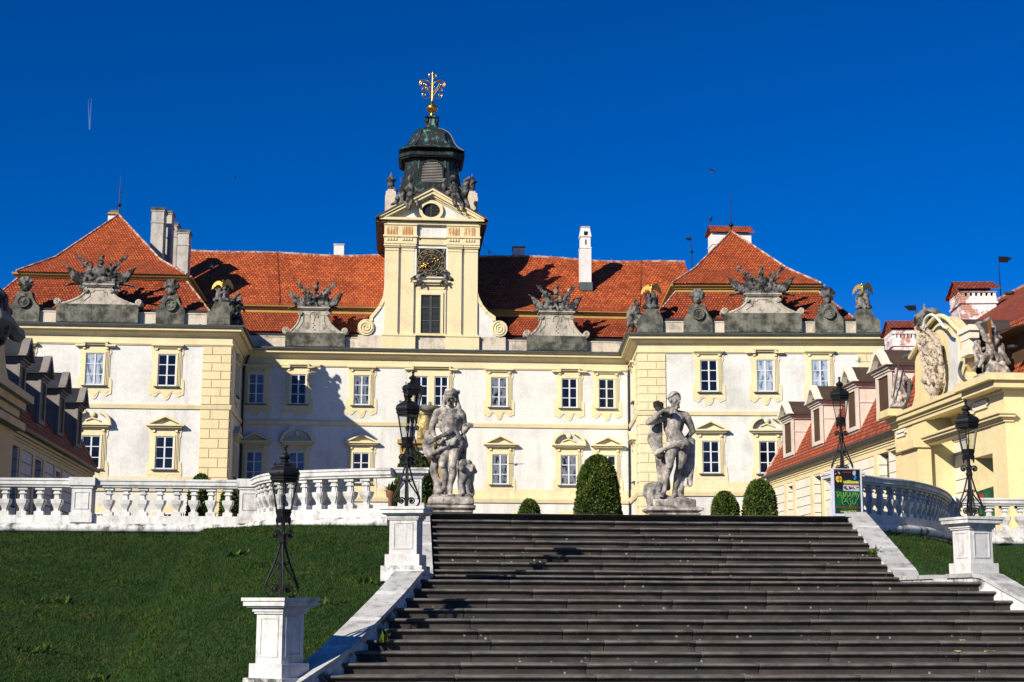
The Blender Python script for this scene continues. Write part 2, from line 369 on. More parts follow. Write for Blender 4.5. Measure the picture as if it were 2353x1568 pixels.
# ---------------------------------------------------------------- the castle
def zc(y, x=1054, Y=120): return at(x, y, Y).z
G0 = 1.8                                   # level of the courtyard above the eye
PL0 = at(-150, 940, 110.9); PL1 = at(527, 940, 110.9); PC0 = at(553, 960, 120); PC1 = at(1448.5, 960, 120); PR1 = at(1468, 940, 110.9)
FL = Frame(PL1, 0); FC = Frame((0, 120), 0); FR = Frame(PR1, -5)
uR = FR.pix(2034, 900)[0]; PR2 = FR.w(uR, 0); PR3 = FR.w(uR, 0, -20)
path = [(p.x, p.y) for p in (PL0, PL1, PC0, PC1, PR1, PR2, PR3)]
castle = thing('castle', 'long baroque castle with white and yellow walls, red tiled roofs and a clock tower', 'castle', (0, 115, G0))
Zg, Zc1, Zc0, Zf1, Zf0, Zw = zc(803.7), zc(811.5), zc(819), zc(830), zc(843), zc(848.5)
Zb1, Zb0, Zd, Ze1, Ze0 = zc(972.7), zc(981.6), zc(1123.7), zc(1142.8), zc(1154.8)
Zp = zc(778)
m = MB(); m.sweep(path, [(0, G0-1), (0, Zg-.1), (-.5, Zg-.1), (-.5, G0-1)]); m.build('wall', M['plaster'], castle)
m = MB()
m.sweep(path, [(0, Zb0), (.10, Zb0), (.16, Zb1-.06), (.16, Zb1), (0, Zb1+.03)])
m.sweep(path, [(0, Ze0), (.12, Ze0), (.20, Ze1-.15), (.20, Ze1-.03), (0, Ze1)])
m.sweep(path, [(0, Ze1), (.035, Ze1), (.035, Zd), (0, Zd)])
m.build('string_course', M['yellow'], castle)
m = MB()
m.sweep(path, [(-.1, Zw), (.08, Zw), (.08, Zw+.07), (.13, Zw+.07), (.13, Zf0-.02), (.06, Zf0), (.06, Zf1), (.16, Zf1+.03), (.20, Zf1+.10), (.45, Zc0-.12),
              (.50, Zc0-.03), (.74, Zc0-.02), (.74, Zc0+.13), (.66, Zc0+.16), (.80, Zc1-.02), (.80, Zc1), (-.1, Zc1)])
m.build('cornice', M['yellow'], castle)
m = MB(); m.sweep(path, [(-1.6, Zc1), (1.0, Zc1), (1.02, Zc1+.10), (.97, Zc1+.12), (-.6, Zg+.12), (-1.6, Zg+.12)])
for i in range(len(path)-1):      # standing seams of the sheet metal
    a, b = Vector(path[i]), Vector(path[i+1]); d = (b-a).normalized(); nrm = Vector((d.y, -d.x)); L = (b-a).length
    for k in range(1, int(L/1.7)):
        p = a+d*(k*1.7); q0, q1 = p+nrm*.97, p-nrm*.55
        m.tube([(q0.x, q0.y, Zc1+.13), (q1.x, q1.y, Zg+.13)], .022, 4)
m.build('gutter', M['slate'], castle)
m = MB(); m.sweep(path, [(-.75, Zg-.1), (-.75, Zp), (-.70, Zp), (-.70, Zp+.09), (-1.15, Zp+.09), (-1.15, Zg-.1)]); m.build('parapet', M['attic'], castle)
m = MB(); m.sweep(path, [(-1.15, Zp+.1), (-.95, Zp+.16), (-.95, Zp+.26), (-1.3, Zp+.42), (-2.2, Zp+.42), (-2.2, Zp-.3), (-1.15, Zp-.3)]); m.build('rain_gutter', M['zinc'], castle)
def window(F, uc, zb, zt, hw, head='flat', lower=False, glass='glass', parent=None, mat='yellow', pair=False, surround=True):
    parent = parent or castle; s = MB()
    HW = hw*2.25 if pair else hw
    # wavy surround plate with ears and a scalloped apron
    o = HW
    if lower: R = [(o+.62, zb-.10), (o+.62, zb-1.12), (0, zb-1.12)]
    else: R = [(o+.60, zb+.25)]+[(a_, zb+b_) for a_, b_ in cat([(o+.60, -.50), (o+.56, -.66), (o+.40, -.70), (o+.24, -.80), (o+.06, -.74), (o-.10, -.54), (o-.30, -.50), (.32, -.62), (.24, -.82), (.14, -.98), (0, -1.04)], 3)]
    U = [(0, zt+.60), (o+.58, zt+.60), (o+.58, zt+.42), (o+.46, zt+.28), (o+.50, zt+.05), (o+.46, zt-.02), (o+.40, zt-.14), (o+.40, zb+.62), (o+.46, zb+.52), (o+.55, zb+.48)]
    half = U+R
    loop = half+[(-u, z) for u, z in half[-2:0:-1]]
    s.prism(F, [(uc+u, z) for u, z in loop][::-1], 0, .05)
    # relief line inside the apron
    if not lower:
        for sg in (-1, 1):
            s.tube([F.w(uc+sg*a, zb+b, .055) for a, b in ((0, -.86), (.16, -.66), (.34, -.42), (.5, -.36), (o-.05, -.42), (o+.1, -.56), (o+.25, -.56), (o+.42, -.42))], .022, 4)
    else:
        for sg in (-1, 1):
            s.tube([F.w(uc+sg*a, zb+b, .055) for a, b in ((0, -.82), (.14, -.66), (.26, -.44), (.42, -.38), (.6, -.5), (o+.05, -.36), (o+.30, -.36), (o+.45, -.46))], .022, 4)
    for a, b, n1 in ((.30, .21, .10), (.21, .10, .14), (.10, 0, .19)):
        O = [(uc-HW-a, zb-.02), (uc+HW+a, zb-.02), (uc+HW+a, zt+a), (uc-HW-a, zt+a)]
        I = [(uc-HW-b, zb-.01), (uc+HW+b, zb-.01), (uc+HW+b, zt+b), (uc-HW-b, zt+b)]
        s.ring(F, O, I, .04, n1)
    if pair: s.box(F, uc-.26, uc+.26, zb, zt+.1, .04, .18)
    for sg in (-1, 1): s.box(F, uc+sg*(HW+.16)-.09, uc+sg*(HW+.16)+.09, zt+.30, zt+.46, .05, .20)
    if head == 'flat':
        s.box(F, uc-HW-.36, uc+HW+.36, zt+.44, zt+.52, .05, .18); s.box(F, uc-HW-.42, uc+HW+.42, zt+.52, zt+.60, .05, .26); s.box(F, uc-HW-.50, uc+HW+.50, zt+.60, zt+.72, 0, .36)
    elif head == 'step':
        for u0_, u1_ in ((-HW-.78, -HW-.08), (HW+.08, HW+.78)):
            s.box(F, uc+u0_, uc+u1_, zt+.50, zt+.62, 0, .34); s.box(F, uc+u0_+.08, uc+u1_-.08, zt+.42, zt+.50, .04, .22)
        s.box(F, uc-HW-.22, uc+HW+.22, zt+.74, zt+.87, 0, .40); s.box(F, uc-HW-.14, uc+HW+.14, zt+.62, zt+.74, .04, .26)
        s.box(F, uc-HW-.24, uc-HW-.06, zt+.621, zt+.74, 0, .36); s.box(F, uc+HW+.06, uc+HW+.24, zt+.621, zt+.74, 0, .36)
    else:
        s.box(F, uc-HW-.45, uc+HW+.45, zt+.52, zt+.62, .04, .22); s.box(F, uc-HW-.56, uc+HW+.56, zt+.62, zt+.74, 0, .36); s.box(F, uc-HW-.72, uc+HW+.72, zt+.74, zt+.86, 0, .50)
        if head == 'tri':
            b = HW+.72
            s.prism(F, [(uc-b+.1, zt+.861), (uc+b-.1, zt+.861), (uc, zt+1.42)], 0, .14)
            for sg in (-1, 1):
                q = [(uc+sg*b, zt+.862), (uc, zt+1.52), (uc, zt+1.38), (uc+sg*(b-.26), zt+.862)]
                s.prism(F, q if sg < 0 else q[::-1], 0, .48)
        else:
            b = HW+.70; n = 9; h = 1.05
            arc = [(uc+b*math.cos(PI*i/16), zt+.865+h*math.sin(PI*i/16)) for i in range(17)]
            s.prism(F, [(uc-b*.55, zt+.865), (uc+b*.55, zt+.865), (uc+b*.3, zt+1.22), (uc-b*.3, zt+1.22)], 0, .05)
            for rng in (range(0, 7), range(10, 17)):
                R1 = [(uc+b*math.cos(PI*i/16), zt+.862+h*math.sin(PI*i/16)) for i in rng]
                R2 = [(uc+(b-.20)*math.cos(PI*i/16), zt+.862+(h-.20)*math.sin(PI*i/16)) for i in rng]
                s.prism(F, R1+R2[::-1], 0, .44)
            s.sphere(F.w(uc, zt+1.55, .14), .22, 8, 6, (1, .5, 1)); s.tube([F.w(uc-.5, zt+1.1, .12), F.w(uc, zt+1.3, .14), F.w(uc+.5, zt+1.1, .12)], .06, 5)
    wd = s.build('window', M[mat], parent)
    spans = [(uc-HW, uc-.26), (uc+.26, uc+HW)] if pair else [(uc-hw, uc+hw)]
    f = MB(); g = MB()
    for a, b in spans:
        O = [(a, zb), (b, zb), (b, zt), (a, zt)]; I = [(a+.075, zb+.08), (b-.075, zb+.08), (b-.075, zt-.075), (a+.075, zt-.075)]
        f.ring(F, O, I, .05, .12); c = (a+b)/2; H = zt-zb
        f.box(F, c-.055, c+.055, zb+.08, zt-.075, .07, .135)
        for k in (1, 2): f.box(F, a+.07, b-.07, zb+H*k/3-.03, zb+H*k/3+.03, .07, .115)
        g.box(F, a+.02, b-.02, zb+.02, zt-.02, .052, .085)
    f.build('frame', M['sash'], wd); g.build('pane', M[glass], wd)
    s2 = MB(); s2.box(F, uc-HW-.24, uc+HW+.24, zb-.10, zb-.03, .03, .26); s2.build('sill', M['slate'], wd)
    return wd
def zpx(F, x, y): return F.pix(x, y)[1]
# central range: pixel positions of the sashes
for cx_, w_, hd in ((588.7, 34, 'flat'), (685.5, 35, 'step'), (831, 36, 'flat'), (1146.5, 37, 'flat'), (1308, 36, 'step'), (1393.3, 36.5, 'flat')):
    u_, _ = FC.pix(cx_, 900); z1_, z0_ = FC.pix(1146, 868)[1], FC.pix(1146, 935.5)[1]
    window(FC, u_, z0_, z1_, w_/2/28.6, hd, glass={588.7: 'glassblue', 831: 'glasspart', 1146.5: 'glasspart'}.get(cx_, 'glass'))
u_, _ = FC.pix(990.5, 900); window(FC, u_, z0_, z1_, .60, 'step', pair=True)
for cx_, w_, hd in ((583.5, 35, 'tri'), (681.5, 35.5, 'seg'), (829.5, 37, 'tri'), (1149, 36, 'tri'), (1306.5, 37, 'seg'), (1396, 37, 'tri')):
    u_, _ = FC.pix(cx_, 1075); z1_, z0_ = FC.pix(1149, 1044.7)[1], FC.pix(1149, 1113.4)[1]
    window(FC, u_, z0_, z1_, w_/2/28.6, hd, True, glass='glassblue' if cx_ < 700 else ('glasspart' if cx_ in (1149, 1306.5) else 'glass'))
for cx_, hd, gl in ((46, 'flat', 'glass'), (218.2, 'step', 'glasscurtain'), (384.4, 'flat', 'glass')):
    u_, _ = FL.pix(cx_, 850); z1_, z0_ = FL.pix(384, 814.8)[1], FL.pix(384, 887.6)[1]; window(FL, u_, z0_, z1_, .66, hd, glass=gl)
for cx_, hd in ((36, 'tri'), (209.5, 'seg'), (378.3, 'tri')):
    u_, _ = FL.pix(cx_, 1040); z1_, z0_ = FL.pix(378, 1003.5)[1], FL.pix(378, 1078.4)[1]; window(FL, u_, z0_, z1_, .655, hd, True)
for cx_, hd, gl in ((1628.5, 'flat', 'glass'), (1758, 'step', 'glasscurtain'), (1884.4, 'flat', 'glasscurtain')):
    u_, _ = FR.pix(cx_, 865); z1_, z0_ = FR.pix(cx_, 828)[1], FR.pix(cx_, 900.5)[1]; window(FR, u_, z0_, z1_, .64, hd, glass=gl)
for cx_, hd in ((1633, 'tri'), (1763.8, 'seg'), (1893, 'tri')):
    u_, _ = FR.pix(cx_, 1050); z1_, z0_ = FR.pix(1633, 1014)[1], FR.pix(1633, 1088)[1]; window(FR, u_, z0_, z1_, .63, hd, True)
# windows on the returns of the two wings
def side_frame(A, B):
    d = Vector((B.x-A.x, B.y-A.y, 0)); return Frame(A, math.degrees(math.atan2(d.y, d.x))), d.length
FLi, LLi = side_frame(PL1, PC0); FRi, LRi = side_frame(PC1, PR1)
for F_, L_ in ((FLi, LLi), (FRi, LRi)):
    window(F_, L_*.5, zc(935.5), zc(868), .6, 'flat', glass='glassblue'); window(F_, L_*.5, zc(1113.4), zc(1044.7), .6, 'tri', True, glass='glassblue')
# rusticated corners
def quoin(F, ua, ub, flip=False):
    s = MB()
    for z0_, z1_, rows in ((Zb1+.05, Zw-.02, 7), (Ze1+.62, Zb0-.02, 7), (G0, Ze0-.02, 8)):
        s.box(F, ua, ub, z0_, z1_, 0, .03); h = (z1_-z0_)/rows
        for r in range(rows):
            j = ua+(ub-ua)*((.66 if r % 2 else .34))
            s.box(F, ua+.003, j-.025, z0_+r*h+.03, z0_+(r+1)*h-.03, .02, .085); s.box(F, j+.025, ub-.003, z0_+r*h+.03, z0_+(r+1)*h-.03, .02, .085)
    return s.build('quoin', M['yellow'], castle)
quoin(FL, FL.pix(464.8, 850)[0], -.003); quoin(FR, .003, FR.pix(1529, 850)[0]); quoin(FR, FR.pix(1972, 850)[0], uR-.003)
quoin(FLi, .003, 1.3); quoin(FRi, LRi-1.9, LRi-.003)
# rainwater pipes
for F_, u_ in ((FLi, LLi-.25), (FC, FC.pix(1444.5, 960)[0])):
    s = MB(); s.tube([F_.w(u_, Zc1, .7), F_.w(u_, Zf0, .3), F_.w(u_, Zw-.3, .16), F_.w(u_, G0, .16)], .085, 8)
    for k in range(7): z_ = G0+2+k*2.4; s.tube([F_.w(u_, z_, .16), F_.w(u_, z_+.08, .16)], .11, 8)
    s.build('downpipe', M['zinc'], castle, smooth=True)
# small openings and mouldings of the ground floor that show over the stairs
for F_, x_, y_, hw_ in ((FL, 385, 1192, .55), (FL, 222, 1192, .55), (FR, 1690, 1196, .6), (FC, 1196, 1200, .5), (FC, 1300, 1200, .5)):
    u_, z_ = F_.pix(x_, y_); s = MB(); b_ = hw_
    s.prism(F_, [(u_-b_-.55, z_-1.6), (u_+b_+.55, z_-1.6), (u_+b_+.55, z_+.45), (u_+b_+.2, z_+.62), (u_+b_, z_+.9), (u_+.3, z_+.8), (u_, z_+1.1), (u_-.3, z_+.8), (u_-b_, z_+.9), (u_-b_-.2, z_+.62), (u_-b_-.55, z_+.45)], 0, .06)
    o_ = s.build('window', M['yellow'], castle); g = MB(); g.box(F_, u_-b_, u_+b_, z_-1.2, z_+.3, .05, .09); g.build('pane', M['glass'], o_)
    g = MB(); g.ring(F_, [(u_-b_-.08, z_-1.2), (u_+b_+.08, z_-1.2), (u_+b_+.08, z_+.38), (u_-b_-.08, z_+.38)], [(u_-b_, z_-1.15), (u_+b_, z_-1.15), (u_+b_, z_+.3), (u_-b_, z_+.3)], .05, .15)
    for k in range(1, 4): g.box(F_, u_-b_+2*b_*k/4-.02, u_-b_+2*b_*k/4+.02, z_-1.2, z_+.3, .09, .12)
    for k in range(5): g.box(F_, u_-b_, u_+b_, z_-1.0+k*.28, z_-.97+k*.28, .09, .115)
    g.build('grille', M['sash'], o_)
# ---- roofs
def hip(F, u0_, u1_, nf, nb, z0_, ring, apex, mat, parent, name='roof'):
    """ring: optional (inset fraction, z) kick; apex (u,n,z)"""
    s = MB(); A = F.w(apex[0], apex[2], apex[1])
    c0 = [F.w(u0_, z0_, nf), F.w(u1_, z0_, nf), F.w(u1_, z0_, nb), F.w(u0_, z0_, nb)]; L = [c0]
    if ring:
        for t, z in ring: L.append([Vector((c.x+(A.x-c.x)*t, c.y+(A.y-c.y)*t, z)) for c in c0])
    for a, b in zip(L[:-1], L[1:]):
        for i in range(4): s.tile(a[i], a[(i+1) % 4], b[(i+1) % 4], b[i])
    top = L[-1]
    for i in range(4): s.tile(top[i], top[(i+1) % 4], A, A)
    o = s.build(name, M[mat], parent)
    r = MB()
    for i in range(4):
        pts = [l[i] for l in L]+[A]; r.tube([p+Vector((0, 0, .03)) for p in pts], .09, 6)
    r.build('ridge_tiles', M['ridge'], o); return o
def frust(F, u0_, u1_, nf, nb, z0_, v0, v1, mf, mb_, z1_, mat, parent):
    s = MB(); a = [F.w(u0_, z0_, nf), F.w(u1_, z0_, nf), F.w(u1_, z0_, nb), F.w(u0_, z0_, nb)]; b = [F.w(v0, z1_, mf), F.w(v1, z1_, mf), F.w(v1, z1_, mb_), F.w(v0, z1_, mb_)]
    for i in range(4): s.tile(a[i], a[(i+1) % 4], b[(i+1) % 4], b[i])
    o = s.build('roof', M[mat], parent); r = MB()
    for i in range(4): r.tube([a[i], b[i]], .08, 6)
    r.build('ridge_tiles', M['ridge'], o); return o
def wing_roof(F, bl, br, br_base_l, br_base_r, up_l, up_r, yl, apexpx, kick):
    """all arguments are measured points of the photograph on planes n = -2, -4, -11"""
    ub0, zb_ = F.pix(br_base_l[0], br_base_l[1], -2.0); ub1, zb2 = F.pix(*br_base_r, -2.0); zb_ = min(zb_, zb2)-.25
    u0_, z1_ = F.pix(bl[0], bl[1], -4.0); u1_, z1b = F.pix(*br, -4.0); z1_ = (z1_+z1b)/2
    dep = (u1_-u0_)
    frust(F, ub0, ub1, -2.0, -6-dep, zb_, u0_, u1_, -4.0, -4-dep, z1_, 'tileold', castle)
    w0, zu = F.pix(*up_l, -3.5); w1, zub = F.pix(*up_r, -3.5); zu = (zu+zub)/2
    s = MB(); pth = [F.w(u0_, 0, -4-dep), F.w(u0_, 0, -4), F.w(u1_, 0, -4), F.w(u1_, 0, -4-dep)]
    s.sweep([(p.x, p.y) for p in pth], [(-.3, z1_-.05), (.02, z1_-.05), (.02, zu-.36), (.16, zu-.34), (.18, zu-.22), (.40, zu-.16), (.42, zu-.02), (-.3, zu-.02)]); s.build('eaves_cornice', M['ochre'], castle)
    ap, za = F.pix(*apexpx, -4-dep/2)
    return hip(F, w0, w1, -3.4, -4.6-dep, zu, [(kick[0], zu+(za-zu)*kick[1])], (ap, -4-dep/2, za), 'tile', castle), (ap, za, -4-dep/2), dep
rl, apL, depL = wing_roof(FL, (42, 640), (429, 644), (-40, 700), (484, 704), (38, 621), (429, 635), 0, (273, 494), (.37, .27))
rr, apR, depR = wing_roof(FR, (1551.7, 671), (1882, 671), (1500, 727), (1968, 727), (1544, 652), (1887, 652), 0, (1680.5, 532), (.37, .30))
# long range behind
y0r, y1r, y2r = 122.4, 124.2, 131.5
zr0, zr1, zr1b, zr2 = at(700, 762, y0r).z, at(700, 719, y1r).z, at(700, 703, y1r-.4).z, at(1054, 590.5, y2r).z
xa, xb = -22.5, 26
s = MB()
for x0_, x1_ in ((xa, xb),):
    s.tile((x0_, y0r, zr0), (x1_, y0r, zr0), (x1_, y1r, zr1), (x0_, y1r, zr1))
o_ = s.build('roof', M['tileold'], castle)
s = MB(); n_ = 24   # the old ridge and slopes sag slightly
def sag(x): return .12*math.sin(x*.21)+.08*math.sin(x*.53+1)
for k in range(n_):
    a_, b_ = xa+(xb-xa)*k/n_, xa+(xb-xa)*(k+1)/n_
    y_k = y1r+.9; z_k = zr1b+.62
    for (ya, za_, yb, zb__) in ((y1r-.45, zr1b, y_k, z_k), (y_k, z_k, y2r, None)):
        A0, B0 = (a_, ya, za_), (b_, ya, za_)
        if zb__ is None: C0, D0 = (b_, yb, zr2+sag(b_)), (a_, yb, zr2+sag(a_))
        else: C0, D0 = (b_, yb, zb__), (a_, yb, zb__)
        pts = list(map(Vector, (A0, B0, C0, D0)))
        vl = (pts[3]-pts[0]).length; off = 0 if zb__ is not None else 1.1
        s.add(pts, [(0, 1, 2, 3)], [[(a_, off), (b_, off), (b_, off+vl), (a_, off+vl)]])
    s.add([(a_, y2r, zr2+sag(a_)), (b_, y2r, zr2+sag(b_)), (b_, y2r+7, zr1b), (a_, y2r+7, zr1b)], [(0, 1, 2, 3)], [[(a_, 0), (b_, 0), (b_, 8), (a_, 8)]])
o_ = s.build('roof', M['tilefar'], castle)
r = MB(); r.tube([(x_, y2r, zr2+sag(x_)+.02) for x_ in np.linspace(xa, xb, 60)], .11, 6)
for k in range(43): r.box(FC, xa+k*1.1, xa+k*1.1+.04, zr2+.1, zr2+.22+sag(xa+k*1.1), -11.52, -11.48)
r.build('ridge_tiles', M['ridge'], o_)
s = MB(); s.sweep([(xa, y1r), (xb, y1r)], [(-.3, zr1-.1), (.02, zr1-.1), (.02, zr1b-.28), (.18, zr1b-.24), (.2, zr1b-.12), (.42, zr1b-.08), (.42, zr1b-.01), (-.3, zr1b-.01)]); s.build('eaves_cornice', M['ochre'], castle)
# lightning conductor cables lying on the tiles
s = MB()
for px in (640, 1477):
    p0, p1 = at(px, 700, y1r-.5), at(px-4, 592, y2r); s.tube([(p0.x, y1r-.5, zr1b+.05), (p0.x, y1r+.9, zr1b+.7), (p1.x, y2r, zr2+.1)], .02, 4)
s.build('conductor_cable', M['iron'], castle)
# chimneys
def chimney(x0, x1, ytop, ybot, Y, dep, mat, cap='flat', extra=0, capmat=None):
    a, b = at(x0, ybot, Y), at(x1, ybot, Y); t = at((x0+x1)/2, ytop, Y).z; z0_ = at((x0+x1)/2, ybot, Y).z-2.2
    F = Frame((a.x, Y), 0); W_ = b.x-a.x; s = MB()
    if cap == 'tiled':
        s.box(F, 0, W_, z0_, t-.85, -dep, 0); s.box(F, -.05, W_+.05, t-1.9, t-1.78, -dep-.05, .05)
        o = s.build('chimney', M[mat], castle); c = MB()
        c.tile(F.w(-.25, t-.82, .3), F.w(W_+.25, t-.82, .3), F.w(W_+.15, t, -dep/2), F.w(-.15, t, -dep/2)); c.tile(F.w(W_+.25, t-.82, -dep-.3), F.w(-.25, t-.82, -dep-.3), F.w(-.15, t, -dep/2), F.w(W_+.15, t, -dep/2))
        c.build('chimney_cap', M['tile'], o); return o
    s.box(F, 0, W_, z0_, t-.32, -dep, 0)
    if cap == 'flat': s.box(F, -.05, W_+.05, t-1.35, t-1.25, -dep-.05, .05); s.box(F, -.06, W_+.06, t-.36, t-.26, -dep-.06, .06)
    o = s.build('chimney', M[mat], castle); c = MB()
    if cap == 'flat': c.box(F, -.10, W_+.10, t-.26, t-.1, -dep-.1, .1); c.hexa([F.w(-.1, t-.1, .1), F.w(W_+.1, t-.1, .1), F.w(W_+.1, t-.1, -dep-.1), F.w(-.1, t-.1, -dep-.1), F.w(.1, t, -.1), F.w(W_-.1, t, -.1), F.w(W_-.1, t, -dep+.1), F.w(.1, t, -dep+.1)])
    elif cap == 'slope': c.hexa([F.w(-.12, t-.5, .12), F.w(W_+.12, t-.5, .12), F.w(W_+.12, t-.5, -dep-.1), F.w(-.12, t-.5, -dep-.1), F.w(.18, t, -.3), F.w(W_-.18, t, -.3), F.w(W_-.18, t, -dep+.3), F.w(.18, t, -dep+.3)])
    elif cap == 'thin': c.box(F, -.05, W_+.05, t-.32, t-.2, -dep-.05, .05)
    c.build('chimney_cap', M[capmat or 'darkstone'], o); return o
chimney(343.5, 372, 475.6, 600, 121.5, 1.5, 'chimney'); chimney(370, 390, 483, 615, 124.0, 1.5, 'chimney'); chimney(387, 403.5, 509.6, 625, 126.5, 1.2, 'chimney'); chimney(404, 430, 527, 640, 122.5, 1.5, 'chimney')
chimney(246.5, 272, 481, 530, 130, 1.4, 'whitewash', 'slope', capmat='mossy'); chimney(766.8, 790, 555.4, 590, 133.5, 1.0, 'whitewash', 'thin', capmat='chimney')
chimney(1179, 1206, 561.7, 610, 132.5, 1.2, 'whitewash', 'thin', capmat='tile'); chimney(1637.5, 1727, 514, 575, 125, 1.8, 'whitewash', 'tiled')
# tall white chimney on the right slope
F_ = Frame(at(1334, 652, 127.2), 0); W_ = at(1359, 652, 127.2).x-F_.o.x; zb_, zt_ = at(1346, 640, 127.2).z, at(1346, 521.8, 127.2).z; s = MB()
zs = at(1346, 571, 127.2).z; zs2 = at(1346, 549, 127.2).z
s.box(F_, 0, W_, zb_-.4, zs, -1.1, 0); s.box(F_, -.04, W_+.04, zs, zs+.1, -1.14, .04); s.box(F_, .05, W_-.05, zs+.1, zs2+.2, -1.05, -.05)
s.hexa([F_.w(-.03, zs2+.2, .03), F_.w(W_+.03, zs2+.2, .03), F_.w(W_+.03, zs2+.2, -1.1), F_.w(-.03, zs2+.2, -1.1), F_.w(.12, zt_, -.12), F_.w(W_-.12, zt_, -.12), F_.w(W_-.12, zt_, -.95), F_.w(.12, zt_, -.95)])
o_ = s.build('chimney', M['whitewash'], castle)
s = MB(); s.box(F_, .07, W_-.07, zt_, zt_+.08, -1.0, -.06); s.build('chimney_cap', M['chimney'], o_)
s = MB(); s.box(F_, W_/2-.16, W_/2+.16, zt_-.75, zt_-.4, -.12, .03); s.box(F_, W_/2-.05, W_/2+.05, zs+.35, zs+.8, -.1, -.02); s.build('vent_opening', M['black'], o_)
s = MB(); s.box(F_, -.08, W_+.08, zb_-1.1, zb_-.35, -1.3, .10); s.build('flashing', M['slate'], o_)
# weather vanes and rods on the roof tops
def rod(name, label, base, top, ballz, r=.03, ball=.17, flag=None):
    t = thing(name, label, 'weather vane' if flag else 'finial', tuple(base)); s = MB()
    s.tube([base, (base[0], base[1], ballz), (base[0], base[1], top)], [r*2, r*1.5, r*.4], 6); s.build('rod', M['iron'], t)
    s = MB(); s.sphere((base[0], base[1], ballz), ball, 10, 8, (1, 1, .85)); s.build('ball', M['iron'], t, smooth=True)
    if flag:
        s = MB(); F = Frame((base[0], base[1]), 0); z = flag[0]; L = flag[1]; h = abs(L)*.42
        q = [(0, z), (L*.62, z-.02), (L*.7, z+h*.25), (L, z+h*.75), (L*.6, z+h), (0, z+h)]
        s.prism(F, q if L > 0 else q[::-1], -.015, .015); s.build('vane', M['iron'], t)
    return t
p = FL.w(apL[0], 0, apL[2]); za = apL[1]
rod('weather_vane', 'thin iron rod with ball and small pennant on the left pavilion roof peak', (p.x, p.y, za-.1), at(277, 403, p.y).z, at(277, 471.7, p.y).z, flag=(at(277, 444, p.y).z, .32))
p = FR.w(apR[0], 0, apR[2]); za = apR[1]
rod('roof_finial', 'thin iron rod with ball on the right pavilion roof peak', (p.x, p.y, za-.1), at(1680, 438, p.y).z, at(1680, 517.7, p.y).z, ball=.2)
p = at(1590, 600, y2r-2); q = at(1590, 540, y2r-2)
rod('weather_vane', 'iron weather vane with flag left of the right pavilion roof', (p.x, p.y, p.z-.6), q.z, at(1590, 579, p.y).z, ball=.15, flag=(at(1590, 553, p.y).z, -.6))
for px, py in ((485, 620), (1305, 700)):
    p = at(px, py, 127.5); t = thing('roof_vent', 'small grey capped vent pipe on red tiles '+('right of the left chimneys' if px < 600 else 'in the shade right of the clock tower'), 'vent', (p.x, p.y, p.z-.5)); s = MB()
    if px > 600: p = at(1305, 696, 125.6) if False else at(1304.6, 696, 125.6); p = at(1304, 520, 125.6) if False else p
    b_ = at(485, 632, 127.0) if px < 600 else at(1304, 700, 124.9)
    if px > 600: b_ = at(1305, 690, 125.3); b_ = at(1306, 690, 125.3)
    t.location = (b_.x, b_.y, b_.z-.5); s.tube([(b_.x, b_.y, b_.z-.5), (b_.x, b_.y, b_.z+.65)], .07, 8); s.build('pipe', M['zinc'], t)
    s = MB(); s.lathe((b_.x, b_.y, b_.z+.62), [(.2, 0), (.22, .05), (.05, .28), (.03, .4)], 8); s.build('cap', M['chimney'], t)
# ---------------------------------------------------------------- clock tower (parts of the castle)
YT = 120.55; FT = Frame((0, YT), 0)
def tp(x, y, n=0): return FT.pix(x, y, n)
tx0, tx1 = tp(883, 665)[0], tp(1097.5, 665)[0]; txc = (tx0+tx1)/2
zT = lambda y: tp(990, y)[1]
DT = 11.0
s = MB(); s.box(FT, tx0, tx1, Zg-.2, zT(504), -DT, 0); s.build('tower_wall', M['plaster'], castle)
s = MB()
zb0, zb1 = Zg+.02, zT(772)
L = [tp(x, 700)[0] for x in (824, 883, 953, 1027, 1098, 1162)]
s.box(FT, L[0], L[5], zb0, zb1-.05, -1.2, .12); s.build('tower_base', M['attic'], castle)
for a, b in ((L[1]-.1, L[2]+.08), (L[3]-.08, L[4]+.1)):
    s = MB(); s.box(FT, a, b, zb0, zb1-.12, .1, .42); s.box(FT, a-.05, b+.05, zb1-.12, zb1, .0, .48)
    s.box(FT, a-.08, b+.08, zT(549), zT(545), .0, .52); s.box(FT, a, b, zT(564), zT(549)-.002, .0, .42); s.box(FT, a, b, zT(545)+.002, zT(521), .0, .32); s.box(FT, a-.04, b+.04, zT(521)+.002, zT(519), .0, .40); s.build('entablature', M['yellow'], castle)
s = MB(); s.box(FT, L[2], L[3], zT(564), zT(550), 0, .22); s.box(FT, L[2], L[3], zT(549.5), zT(546.5), 0, .34)
s.box(FT, tx0-.05, tx1+.05, zT(518.5), zT(513), -DT, .30)
s.build('architrave', M['yellow'], castle)
for xa_, xb_ in ((884, 914.5), (921, 950.5), (1029, 1060), (1066.5, 1097)):
    a, b = tp(xa_, 670)[0], tp(xb_, 670)[0]; p = MB()
    p.box(FT, a, b, zb1, zT(579), 0, .22); p.box(FT, a-.05, b+.05, zb1, zb1+.16, 0, .30)
    p.box(FT, a-.03, b+.03, zT(579), zT(577), 0, .27); p.box(FT, a, b, zT(577), zT(572), 0, .24); p.box(FT, a-.08, b+.08, zT(572), zT(569), 0, .34); p.box(FT, a-.14, b+.14, zT(569), zT(565.5), 0, .42)
    p.build('pilaster', M['yellow'], castle)
